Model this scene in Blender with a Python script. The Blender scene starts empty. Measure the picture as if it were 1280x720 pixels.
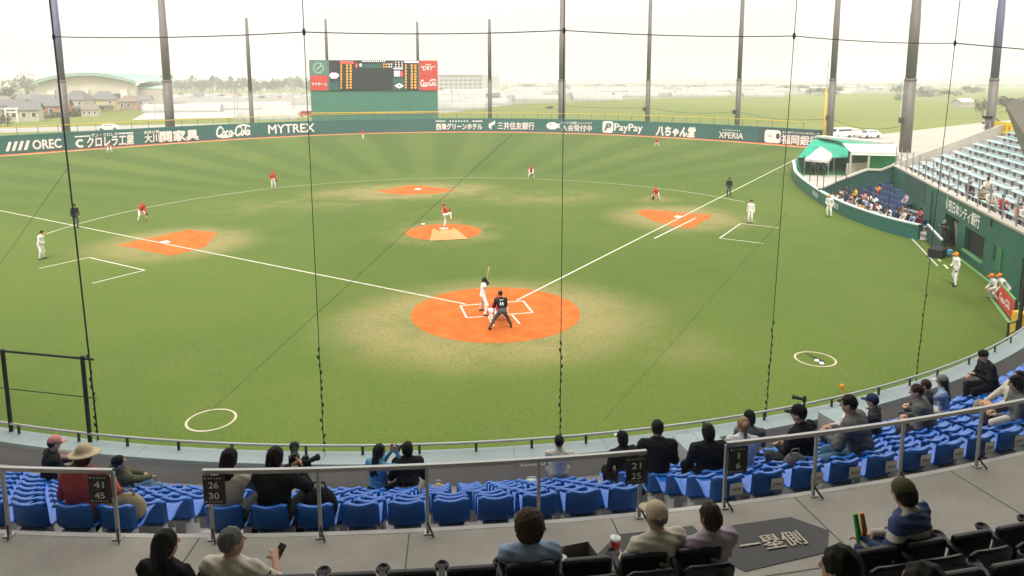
import bpy, bmesh, math, random
import numpy as np
from mathutils import Vector, Matrix
random.seed(7); rng = np.random.default_rng(7)
S = bpy.context.scene; C = S.collection
PI = math.pi
# ------------------------------------------------------------------ camera
CAM = np.array([-6.80, -32.138, 11.013]); YAW, PITCH, ROLL = 0.231169, -0.14647, -0.001582
FPX, PY = 880.48, 230.58            # focal length and optical axis row of a 1280x720 frame
_f = np.array([math.sin(YAW)*math.cos(PITCH), math.cos(YAW)*math.cos(PITCH), math.sin(PITCH)])
_r = np.array([math.cos(YAW), -math.sin(YAW), 0.]); _u = np.cross(_r, _f)
_r2 = math.cos(ROLL)*_r + math.sin(ROLL)*_u; _u2 = -math.sin(ROLL)*_r + math.cos(ROLL)*_u
cd = bpy.data.cameras.new('camera'); cam = bpy.data.objects.new('camera', cd); C.objects.link(cam)
cam.matrix_world = Matrix(((_r2[0], _u2[0], -_f[0], CAM[0]), (_r2[1], _u2[1], -_f[1], CAM[1]), (_r2[2], _u2[2], -_f[2], CAM[2]), (0, 0, 0, 1)))
cd.sensor_width = 36; cd.lens = FPX/1280*36; cd.shift_y = -(360-PY)/1280
cd.clip_start = .05; cd.clip_end = 20000
S.camera = cam
# ------------------------------------------------------------------ light
S.view_settings.view_transform = 'Standard'; S.view_settings.look = 'None'
S.view_settings.exposure = 1.27; S.view_settings.gamma = 1; S.view_settings.use_curve_mapping = False
S.cycles.max_bounces = 6; S.cycles.volume_bounces = 1; S.cycles.transparent_max_bounces = 8
S.cycles.use_denoising = True
SUN_EL, SUN_AZ = math.radians(58), math.radians(200)
W = bpy.data.worlds.new('World'); S.world = W; W.use_nodes = True
nt = W.node_tree; nt.nodes.clear()
def wn(t, **k):
    n = nt.nodes.new(t)
    for a, b in k.items(): setattr(n, a, b)
    return n
sky = wn('ShaderNodeTexSky', sky_type='NISHITA', sun_disc=False, sun_elevation=SUN_EL, sun_rotation=SUN_AZ, air_density=1.0, dust_density=6.0, ozone_density=1.0)
tc = wn('ShaderNodeTexCoord'); sx = wn('ShaderNodeSeparateXYZ'); nt.links.new(tc.outputs['Generated'], sx.inputs[0])
mr = wn('ShaderNodeMapRange'); mr.inputs['From Min'].default_value = 0; mr.inputs['From Max'].default_value = 1
mr.inputs['To Min'].default_value = 4.6; mr.inputs['To Max'].default_value = 12.2
nt.links.new(sx.outputs['Z'], mr.inputs['Value'])               # an overcast sky brightens towards the zenith
nz = wn('ShaderNodeTexNoise'); nz.inputs['Scale'].default_value = 2.2; nz.inputs['Detail'].default_value = 4
nt.links.new(tc.outputs['Generated'], nz.inputs['Vector'])
m2 = wn('ShaderNodeMapRange'); m2.inputs['To Min'].default_value = .93; m2.inputs['To Max'].default_value = 1.07
nt.links.new(nz.outputs['Fac'], m2.inputs['Value'])
mm = wn('ShaderNodeMath', operation='MULTIPLY'); nt.links.new(mr.outputs[0], mm.inputs[0]); nt.links.new(m2.outputs[0], mm.inputs[1])
cl = wn('ShaderNodeVectorMath', operation='SCALE'); cl.inputs[0].default_value = (1.0, .957, .875); nt.links.new(mm.outputs[0], cl.inputs['Scale'])
mx = wn('ShaderNodeMix', data_type='RGBA'); mx.inputs[0].default_value = .12
nt.links.new(cl.outputs[0], mx.inputs[6]); nt.links.new(sky.outputs[0], mx.inputs[7])
bg = wn('ShaderNodeBackground'); bg.inputs[1].default_value = .1; nt.links.new(mx.outputs[2], bg.inputs[0])
wo = wn('ShaderNodeOutputWorld'); nt.links.new(bg.outputs[0], wo.inputs[0])
sl = bpy.data.lights.new('sun', 'SUN'); sl.energy = 1.25; sl.angle = math.radians(13); sl.color = (1, .95, .86)
so = bpy.data.objects.new('sun', sl); C.objects.link(so)
so.rotation_euler = Vector((math.sin(SUN_AZ)*math.cos(SUN_EL), math.cos(SUN_AZ)*math.cos(SUN_EL), math.sin(SUN_EL))).to_track_quat('Z', 'Y').to_euler()

# ------------------------------------------------------------------ picking points of the place
def ray(x, y): return _f + (x-640)/FPX*_r2 - (y-PY)/FPX*_u2
def at(x, y, z=0.):
    d = ray(x, y); return CAM + d*(z-CAM[2])/d[2]
def aty(x, y, Y):
    d = ray(x, y); return CAM + d*(Y-CAM[1])/d[1]
def atd(x, y, D): return CAM + ray(x, y)*D
def scr(P):
    d = np.asarray(P, float)-CAM; z = d@_f
    return 640+FPX*(d@_r2)/z, PY-FPX*(d@_u2)/z
def depth(P): return float((np.asarray(P, float)-CAM)@_f)
# ------------------------------------------------------------------ materials
MATS = {}
def newmat(name):
    m = bpy.data.materials.new(name); m.use_nodes = True
    t = m.node_tree; b = t.nodes['Principled BSDF']
    return m, t, b
def nd(t, ty, ins=None, **k):
    n = t.nodes.new(ty)
    for a, b in k.items(): setattr(n, a, b)
    for a, v in (ins or {}).items():
        if isinstance(v, bpy.types.NodeSocket): t.links.new(v, n.inputs[a])
        else: n.inputs[a].default_value = v
    return n
def mth(t, op, a, b=None, c=None):
    n = t.nodes.new('ShaderNodeMath'); n.operation = op
    for i, v in enumerate((a, b, c)):
        if v is None: continue
        if isinstance(v, bpy.types.NodeSocket): t.links.new(v, n.inputs[i])
        else: n.inputs[i].default_value = v
    return n.outputs[0]
def mixc(t, f, a, b):
    n = t.nodes.new('ShaderNodeMix'); n.data_type = 'RGBA'
    for i, v in ((0, f), (6, a), (7, b)):
        if isinstance(v, bpy.types.NodeSocket): t.links.new(v, n.inputs[i])
        else: n.inputs[i].default_value = (*v, 1) if i and len(v) == 3 else v
    return n.outputs[2]
def rng_(t, v, a, b, c=0., d=1., smooth=True):
    n = t.nodes.new('ShaderNodeMapRange'); n.interpolation_type = 'SMOOTHSTEP' if smooth else 'LINEAR'
    t.links.new(v, n.inputs[0])
    for i, q in enumerate((a, b, c, d)): n.inputs[i+1].default_value = q
    return n.outputs[0]
def M(name, rgb, rough=.6, var=.15, scale=3., bump=0., bscale=40., metal=0., spec=.4, stretch=None, dirt=0.):
    """base colour with two octaves of tone variation, optional wear blotches and fine relief"""
    if name in MATS: return MATS[name]
    m, t, b = newmat(name)
    co = nd(t, 'ShaderNodeTexCoord').outputs['Object']
    if stretch: co = nd(t, 'ShaderNodeMapping', {'Vector': co, 'Scale': stretch}).outputs[0]
    n1 = nd(t, 'ShaderNodeTexNoise', {'Vector': co, 'Scale': scale, 'Detail': 5., 'Roughness': .6}).outputs['Fac']
    rn = nd(t, 'ShaderNodeObjectInfo').outputs['Random']
    v = mth(t, 'ADD', rng_(t, n1, .3, .7, 1-var, 1+var, False), mth(t, 'MULTIPLY', mth(t, 'SUBTRACT', rn, .5), var*.6))
    col = nd(t, 'ShaderNodeVectorMath', {0: rgb, 'Scale': v}, operation='SCALE').outputs[0]
    if dirt:
        n3 = nd(t, 'ShaderNodeTexNoise', {'Vector': co, 'Scale': scale*.35, 'Detail': 8., 'Roughness': .7}).outputs['Fac']
        col = mixc(t, rng_(t, n3, .45, .75, 0, dirt), col, tuple(c*.45 for c in rgb))
    t.links.new(col, b.inputs['Base Color'])
    b.inputs['Roughness'].default_value = rough; b.inputs['Metallic'].default_value = metal
    b.inputs['Specular IOR Level'].default_value = spec
    if bump:
        n2 = nd(t, 'ShaderNodeTexNoise', {'Vector': co, 'Scale': bscale, 'Detail': 3.}).outputs['Fac']
        bp = nd(t, 'ShaderNodeBump', {'Height': n2, 'Strength': min(1, bump), 'Distance': .02})
        t.links.new(bp.outputs[0], b.inputs['Normal'])
    MATS[name] = m
    return m
def EM(name, rgb, st):
    if name in MATS: return MATS[name]
    m, t, b = newmat(name); b.inputs['Base Color'].default_value = (*[c*.3 for c in rgb], 1)
    b.inputs['Emission Color'].default_value = (*rgb, 1); b.inputs['Emission Strength'].default_value = st
    MATS[name] = m; return m
# ------------------------------------------------------------------ mesh collectors and object helpers
class MB:
    def __init__(s): s.v = []; s.f = []; s.m = []
    def add(s, V, F, mi=0):
        o = len(s.v); s.v += [tuple(map(float, p)) for p in V]; s.f += [tuple(o+i for i in f) for f in F]; s.m += [mi]*len(F); return s
    def box(s, c, d, rz=0., mi=0, R=None):
        c = np.array(c, float); h = np.array(d, float)/2
        P = np.array([[x, y, z] for z in (-1, 1) for y in (-1, 1) for x in (-1, 1)])*h
        if R is not None: P = P@np.asarray(R).T
        elif rz:
            a, b = math.cos(rz), math.sin(rz); P = np.stack([P[:, 0]*a-P[:, 1]*b, P[:, 0]*b+P[:, 1]*a, P[:, 2]], 1)
        return s.add(P+c, [(0, 2, 3, 1), (4, 5, 7, 6), (0, 1, 5, 4), (2, 6, 7, 3), (0, 4, 6, 2), (1, 3, 7, 5)], mi)
    def bar(s, a, b, w, h, mi=0, up=(0, 0, 1)):
        a = np.array(a, float); b = np.array(b, float); d = b-a; L = np.linalg.norm(d); d = d/L
        up = np.array(up, float)
        if abs(d@up) > .98: up = np.array([0, 1., 0])
        x = np.cross(d, up); x /= np.linalg.norm(x); z = np.cross(x, d)
        return s.box((a+b)/2, (w, L, h), R=np.stack([x, d, z], 1), mi=mi)
    def tube(s, pts, r, n=6, mi=0, caps=True):
        pts = [np.array(p, float) for p in pts]; k = len(pts)
        rr = r if hasattr(r, '__len__') else [r]*k
        V = []; F = []
        x = None
        for i, p in enumerate(pts):
            d = pts[min(i+1, k-1)]-pts[max(i-1, 0)]; d = d/(np.linalg.norm(d)+1e-12)
            if x is None: x = np.cross(d, (0, 0, 1.) if abs(d[2]) < .9 else (0, 1., 0))
            x = x-d*(x@d); x /= np.linalg.norm(x)+1e-12; y = np.cross(d, x)
            for j in range(n):
                a = 2*PI*j/n; V.append(p+rr[i]*(math.cos(a)*x+math.sin(a)*y))
        for i in range(k-1):
            for j in range(n): F.append((i*n+j, i*n+(j+1) % n, (i+1)*n+(j+1) % n, (i+1)*n+j))
        if caps: F += [tuple(range(n))[::-1], tuple((k-1)*n+j for j in range(n))]
        return s.add(V, F, mi)
    def poly(s, pts, z0, z1, mi=0):
        n = len(pts); V = [(x, y, z0) for x, y in pts]+[(x, y, z1) for x, y in pts]
        return s.add(V, [tuple(range(n))[::-1], tuple(range(n, 2*n))]+[(i, (i+1) % n, n+(i+1) % n, n+i) for i in range(n)], mi)
    def sheet(s, pts, z, mi=0): return s.add([(p[0], p[1], z) for p in pts], [tuple(range(len(pts)))], mi)
    def strip(s, A, B, mi=0):
        n = len(A); return s.add(list(A)+list(B), [(i, i+1, n+i+1, n+i) for i in range(n-1)], mi)
    def lathe(s, prof, n=16, c=(0, 0, 0), mi=0):
        V = []; F = []
        for r, z in prof:
            for j in range(n): a = 2*PI*j/n; V.append((c[0]+r*math.cos(a), c[1]+r*math.sin(a), c[2]+z))
        for i in range(len(prof)-1):
            for j in range(n): F.append((i*n+j, i*n+(j+1) % n, (i+1)*n+(j+1) % n, (i+1)*n+j))
        F += [tuple(range(n))[::-1], tuple((len(prof)-1)*n+j for j in range(n))]
        return s.add(V, F, mi)
    def mesh(s, name, mats, smooth=False):
        me = bpy.data.meshes.new(name); me.from_pydata(s.v, [], s.f)
        for m in (mats if isinstance(mats, (list, tuple)) else [mats]): me.materials.append(m)
        if any(s.m): me.polygons.foreach_set('material_index', s.m)
        if smooth: me.polygons.foreach_set('use_smooth', [True]*len(s.f))
        me.update(); return me
    def build(s, name, mats, parent=None, smooth=False, bevel=0., **k):
        return link(name, s.mesh(name, mats, smooth), parent, bevel=bevel, **k)
def link(name, me, parent=None, loc=None, rz=0., label=None, cat=None, group=None, kind=None, bevel=0.):
    o = bpy.data.objects.new(name, me); C.objects.link(o)
    if parent is not None: o.parent = parent
    if loc is not None: o.location = loc
    if rz: o.rotation_euler.z = rz
    tag(o, label, cat, group, kind)
    if bevel:
        b = o.modifiers.new('bevel', 'BEVEL'); b.width = bevel; b.segments = 2; b.limit_method = 'ANGLE'
    return o
def tag(o, label=None, cat=None, group=None, kind=None):
    for k, v in (('label', label), ('category', cat), ('group', group), ('kind', kind)):
        if v: o[k] = v
def thing(name, label, cat, loc=(0, 0, 0), rz=0., group=None):
    o = bpy.data.objects.new(name, None); C.objects.link(o); o.empty_display_size = .2
    o.location = loc; o.rotation_euler.z = rz; tag(o, label, cat, group); return o
def kids(o): return [c for c in bpy.data.objects if c.parent is o]
def dup(o, loc, rz=0., label=None, group=None, ch=None):
    c = o.copy(); C.objects.link(c); c.location = loc; c.rotation_euler.z = rz
    if label: c['label'] = label
    if group: c['group'] = group
    for k in (ch if ch is not None else kids(o)):
        q = k.copy(); C.objects.link(q); q.parent = c
    return c
def arc(c, R, a0, a1, n, z=None):
    r = []
    for i in range(n+1):
        a = a0+(a1-a0)*i/n; p = (c[0]+R*math.cos(a), c[1]+R*math.sin(a))
        r.append(p if z is None else (*p, z))
    return r
_O = 'first second third fourth fifth sixth seventh eighth ninth tenth eleventh twelfth thirteenth fourteenth fifteenth sixteenth seventeenth eighteenth nineteenth'.split()
_T = {20: 'twent', 30: 'thirt', 40: 'fort', 50: 'fift'}
def nth(k):
    if k < 20: return _O[k-1]
    return _T[k//10*10]+('ieth' if k % 10 == 0 else 'y '+_O[k % 10-1])
def smoothpath(P, n):
    P = [np.array(p, float) for p in P]; out = []
    for i in range(len(P)-1):
        a, b, c_, d = P[max(i-1, 0)], P[i], P[i+1], P[min(i+2, len(P)-1)]
        for k in range(n):
            t = k/n; out.append(.5*((2*b)+(-a+c_)*t+(2*a-5*b+4*c_-d)*t*t+(-a+3*b-3*c_+d)*t**3))
    out.append(P[-1]); return out
# ------------------------------------------------------------------ lettering
def textgeo(body, bold=.0, shear=0., depth=0., res=3):
    cu = bpy.data.curves.new('lettering', 'FONT'); cu.body = body; cu.offset = bold; cu.shear = shear; cu.resolution_u = res
    cu.fill_mode = 'FRONT' if depth == 0 else 'BOTH'; cu.extrude = depth
    o = bpy.data.objects.new('lettering', cu); C.objects.link(o)
    dg = bpy.context.evaluated_depsgraph_get(); me = bpy.data.meshes.new_from_object(o.evaluated_get(dg))
    V = np.array([v.co[:] for v in me.vertices]); F = [tuple(p.vertices) for p in me.polygons]
    bpy.data.objects.remove(o); bpy.data.curves.remove(cu); bpy.data.meshes.remove(me)
    return V, F
def textfit(body, w, h, bold=.0, shear=0.):
    """lettering filling a box w x h, centred on 0,0; bold strokes are thin layers laid over each other"""
    V0, F0 = textgeo(body, 0., shear); V, F = [], []
    for k, (dx, dy) in enumerate([(0, 0)]+([(1, 0), (-1, 0), (0, 1), (0, -1), (.7, .7), (-.7, -.7), (.7, -.7), (-.7, .7)] if bold > .004 else [])):
        F += [tuple(i+k*len(V0) for i in f) for f in F0]; V.append(V0*[1, 1, 0]+[dx*bold, dy*bold, k*.0012])
    V = np.concatenate(V)
    lo, hi = V.min(0), V.max(0)
    V = V.copy(); V[:, 0] = ((V[:, 0]-lo[0])/(hi[0]-lo[0])-.5)*w; V[:, 1] = ((V[:, 1]-lo[1])/(hi[1]-lo[1])-.5)*h
    return V, F
def ribbon(P, w):
    """a pen stroke of width w along 2-D points"""
    P = [np.array(p, float) for p in P]; n = len(P); L = []; R = []
    ws = w if hasattr(w, '__len__') else [w]*n
    for i in range(n):
        d = P[min(i+1, n-1)]-P[max(i-1, 0)]; d /= np.hypot(*d)+1e-9; nn = np.array([-d[1], d[0]])*ws[i]/2
        L.append(P[i]+nn); R.append(P[i]-nn)
    return np.array(L+R), [(i, n+i, n+i+1, i+1) for i in range(n-1)]
def ell(cx, cy, rx, ry, a0, a1, n=14, sl=.25):
    out = []
    for i in range(n+1):
        a = math.radians(a0+(a1-a0)*i/n); y = ry*math.sin(a); out.append((cx+rx*math.cos(a)+sl*y, cy+y))
    return out
def cola_script(w, h):
    """flowing script lettering: Coca-Cola"""
    st = []
    def C_(x): st.append((ell(x, .5, .36, .5, 45, 330), .15)); st.append(([(x+.35, .95), (x+.5, .75), (x+.42, .6)], .08))
    def o_(x): st.append((ell(x, .27, .17, .26, 0, 360), .12))
    def c_(x): st.append((ell(x, .27, .17, .26, 50, 320), .12))
    def a_(x): o_(x); st.append(([(x+.27, .52), (x+.2, .1), (x+.32, .02)], .12))
    C_(.4); o_(.95); c_(1.4); a_(1.85)
    st.append(([(2.2, .2), (2.5, .3)], .1))
    C_(2.95); o_(3.5); st.append(([(3.8, .1), (3.95, .6), (4.1, 1.0), (4.0, .95), (3.85, .4), (3.95, .03)], .11)); a_(4.25)
    st.append(([(.3, .02), (.8, -.12), (1.5, -.1), (2.1, -.02)], .12)); st.append(([(3.0, 1.0), (3.6, 1.12), (4.3, 1.02), (4.6, .9)], .13))
    VV = []; FF = []; o = 0
    for P, ww in st:
        V, F = ribbon(P, ww*1.45); VV.append(V); FF += [tuple(o+i for i in f) for f in F]; o += len(V)
    V = np.concatenate(VV); lo, hi = V.min(0), V.max(0)
    V = (V-lo)/(hi-lo)-.5; V[:, 0] *= w; V[:, 1] *= h
    return V, FF
def blocks2d(rects):
    V = []; F = []
    for x0, y0, x1, y1 in rects:
        o = len(V); V += [(x0, y0), (x1, y0), (x1, y1), (x0, y1)]; F.append((o, o+1, o+2, o+3))
    return np.array(V, float), F
def glyph(r, w, h):
    """an unreadable small character: a few crossing strokes"""
    q = []
    for i in range(3): y = -h/2+h*(i+.5)/3+r.uniform(-.05, .05)*h; q.append((-w/2*r.uniform(.6, 1), y-h*.07, w/2*r.uniform(.6, 1), y+h*.07))
    for i in range(2): x = -w/4+w/2*i+r.uniform(-.1, .1)*w; q.append((x-w*.07, -h/2, x+w*.07, h/2*r.uniform(.5, 1)))
    return q
def put2d(mb, V, F, org, ex, ey, off=(0, 0, 0), mi=0):
    org = np.array(org, float)+np.array(off, float); ex = np.array(ex, float); ey = np.array(ey, float)
    ez = np.cross(ex, ey); ez = ez/(np.linalg.norm(ez)+1e-9)
    mb.add([org+ex*p[0]+ey*p[1]+ez*(p[2] if len(p) > 2 else 0) for p in V], F, mi)
# ------------------------------------------------------------------ figures: one continuous skin grown round a posed skeleton
class SDF:
    def __init__(s): s.p = []
    def cap(s, a, b, ra, rb=None, m=0, k=.03, sub=False): s.p.append(('c', np.array(a, float), np.array(b, float), ra, ra if rb is None else rb, m, k, sub))
    def ell(s, c, r, R=None, m=0, k=.03, sub=False): s.p.append(('e', np.array(c, float), np.array(r, float), np.eye(3) if R is None else np.asarray(R, float), None, m, k, sub))
    def box(s, c, h, R=None, rd=.02, m=0, k=.02, sub=False): s.p.append(('b', np.array(c, float), np.array(h, float), np.eye(3) if R is None else np.asarray(R, float), rd, m, k, sub))
    def bb(s, q):
        if q[0] == 'c': r = max(q[3], q[4]); return np.minimum(q[1], q[2])-r, np.maximum(q[1], q[2])+r
        r = np.abs(q[3])@(q[2]+(q[4] or 0)); return q[1]-r, q[1]+r
    def mesh(s, name, mats, vox, wr=0., hw=0., curly=False):
        B = [s.bb(q) for q in s.p if not q[7]]
        lo = np.min([b[0] for b in B], 0)-3*vox; hi = np.max([b[1] for b in B], 0)+3*vox
        n = np.ceil((hi-lo)/vox).astype(int)+1
        ax = [lo[i]+vox*np.arange(n[i]) for i in range(3)]
        D = np.full(n, 9., np.float32); BD = np.full(n, 9., np.float32); ID = np.zeros(n, np.int8)
        for q in s.p:
            a, b = s.bb(q); mg = q[6]+2.5*vox
            i0 = np.clip(np.floor((a-mg-lo)/vox).astype(int), 0, n-1); i1 = np.clip(np.ceil((b+mg-lo)/vox).astype(int)+1, 1, n)
            sl = tuple(slice(i0[i], i1[i]) for i in range(3))
            X = np.stack(np.meshgrid(*[ax[i][sl[i]] for i in range(3)], indexing='ij'), -1).astype(np.float32)
            if q[0] == 'c':
                pa = X-q[1].astype(np.float32); ba = (q[2]-q[1]).astype(np.float32); t = np.clip(pa@ba/(ba@ba+1e-9), 0, 1)
                d = np.sqrt(((pa-t[..., None]*ba)**2).sum(-1))-(q[3]+(q[4]-q[3])*t)
            elif q[0] == 'e':
                Y = (X-q[1].astype(np.float32))@q[3].astype(np.float32); r = q[2].astype(np.float32)
                k0 = np.sqrt(((Y/r)**2).sum(-1)); k1 = np.sqrt(((Y/(r*r))**2).sum(-1))+1e-6; d = k0*(k0-1)/k1
            else:
                Y = np.abs((X-q[1].astype(np.float32))@q[3].astype(np.float32))-q[2].astype(np.float32)
                d = np.sqrt((np.maximum(Y, 0)**2).sum(-1))+np.minimum(Y.max(-1), 0)-q[4]
            if wr and q[5] in (1, 2, 4): d = d+wr*(np.sin(X[..., 0]*37+X[..., 2]*61+3*np.sin(X[..., 1]*23))+.7*np.sin(X[..., 1]*47-X[..., 2]*39+X[..., 0]*19))
            if hw:
                x_, y_, z_ = X[..., 0], X[..., 1], X[..., 2]; zz = z_*(95 if curly else 9)
                d = d+hw*(np.sin(x_*118+1.7*np.sin(zz)+y_*31)+np.sin(y_*104+1.3*np.sin(zz*1.3+1)-x_*43)+.6*np.sin(x_*210-y_*170+zz*.7))
            if q[7]:
                D[sl] = np.maximum(D[sl], -d); continue
            k = q[6]; o = D[sl]; h = np.clip(.5+.5*(o-d)/k, 0, 1); D[sl] = o*(1-h)+d*h-k*h*(1-h)
            w = d < BD[sl]; BD[sl] = np.where(w, d, BD[sl]); I = ID[sl]; I[w] = q[5]
        sg = D < 0; c = n-1
        cnt = np.zeros(c, np.int16); acc = np.zeros((*c, 3), np.float32)
        corner = [(i, j, k) for i in (0, 1) for j in (0, 1) for k in (0, 1)]
        def sub(A, o): return A[o[0]:o[0]+c[0], o[1]:o[1]+c[1], o[2]:o[2]+c[2]]
        for a in range(8):
            for b in range(a+1, 8):
                ca, cb = np.array(corner[a]), np.array(corner[b])
                if np.abs(ca-cb).sum() != 1: continue
                m = sub(sg, ca) != sub(sg, cb)
                if not m.any(): continue
                da = sub(D, ca)[m]; db = sub(D, cb)[m]; t = da/(da-db)
                acc[m] += ca+t[:, None]*(cb-ca); cnt += m
        act = cnt > 0; idx = np.full(c, -1, np.int32); ii = np.argwhere(act); idx[act] = np.arange(len(ii))
        V = lo+vox*(ii+acc[act]/cnt[act][:, None]); VI = ID[tuple((ii+np.round(acc[act]/cnt[act][:, None]).astype(int)).T)]
        F = []
        for axn in range(3):
            u, v = [(1, 2), (2, 0), (0, 1)][axn]
            A = sg[tuple(slice(0, -1) if i == axn else slice(None) for i in range(3))]; Bq = sg[tuple(slice(1, None) if i == axn else slice(None) for i in range(3))]
            e = np.argwhere(A != Bq); e = e[(e[:, u] > 0) & (e[:, v] > 0) & (e[:, u] < c[u]) & (e[:, v] < c[v])]
            if not len(e): continue
            fl = A[tuple(e.T)]
            def g(du, dv): q = e.copy(); q[:, u] -= du; q[:, v] -= dv; return idx[tuple(q.T)]
            Q = np.stack([g(1, 1), g(0, 1), g(0, 0), g(1, 0)], 1); Q[~fl] = Q[~fl][:, ::-1]; F.append(Q)
        F = np.concatenate(F); F = F[(F >= 0).all(1)]
        me = bpy.data.meshes.new(name); me.vertices.add(len(V)); me.vertices.foreach_set('co', V.astype(np.float32).ravel())
        me.loops.add(4*len(F)); me.loops.foreach_set('vertex_index', F.ravel().astype(np.int32))
        me.polygons.add(len(F)); me.polygons.foreach_set('loop_start', np.arange(0, 4*len(F), 4, dtype=np.int32))
        for m in mats: me.materials.append(m)
        me.polygons.foreach_set('material_index', VI[F[:, 0]].astype(np.int32)); me.polygons.foreach_set('use_smooth', np.ones(len(F), bool))
        me.update(calc_edges=True); me.validate(); return me
def rotx(a): c, s = math.cos(a), math.sin(a); return np.array([[1, 0, 0], [0, c, -s], [0, s, c]])
def roty(a): c, s = math.cos(a), math.sin(a); return np.array([[c, 0, s], [0, 1, 0], [-s, 0, c]])
def rotz(a): c, s = math.cos(a), math.sin(a); return np.array([[c, -s, 0], [s, c, 0], [0, 0, 1]])
def unit(v): v = np.array(v, float); return v/(np.linalg.norm(v)+1e-9)
def ik(a, t, l1, l2, pole):
    a = np.array(a, float); t = np.array(t, float); d = t-a; L = min(np.linalg.norm(d), .995*(l1+l2)); d = unit(d)
    x = (l1*l1-l2*l2+L*L)/(2*L); h = math.sqrt(max(l1*l1-x*x, 0)); p = np.array(pole, float); p = unit(p-d*(p@d))
    return a+d*x+p*h, a+d*L
SKIN = lambda: M('skin', (.52, .31, .21), .55, .06, 6, .1, 90)
POSE = {
    'stand': dict(pel=(0, 0, .93), hands=[(-.27, .06, .80), (.27, .06, .80)], feet=[(-.12, 0, 0), (.12, .03, 0)]),
    'relax': dict(pel=(.03, 0, .93), lean=4, hands=[(-.25, .12, .88), (.12, .24, 1.0)], feet=[(-.16, .05, 0), (.15, -.02, 0)]),
    'ready': dict(pel=(0, -.16, .74), lean=38, hands=[(-.14, .36, .62), (.16, .38, .60)], feet=[(-.32, 0, 0), (.32, .03, 0)], head=(0, -28)),
    'deep': dict(pel=(0, -.2, .62), lean=58, hands=[(-.12, .42, .32), (.14, .44, .30)], feet=[(-.36, .02, 0), (.36, .02, 0)], head=(0, -45)),
    'knees': dict(pel=(0, -.14, .80), lean=40, hands=[(-.22, .2, .56), (.22, .2, .56)], feet=[(-.27, 0, 0), (.27, 0, 0)], head=(0, -30)),
    'sit': dict(pel=(0, 0, .50), lean=4, hands=[(-.11, .34, .64), (.11, .36, .64)], feet=[(-.13, .44, 0), (.13, .42, 0)], sit=True),
    'sitlean': dict(pel=(0, 0, .50), lean=24, hands=[(-.1, .45, .62), (.1, .45, .62)], feet=[(-.15, .40, 0), (.15, .42, 0)], sit=True, head=(0, -16)),
}
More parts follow.
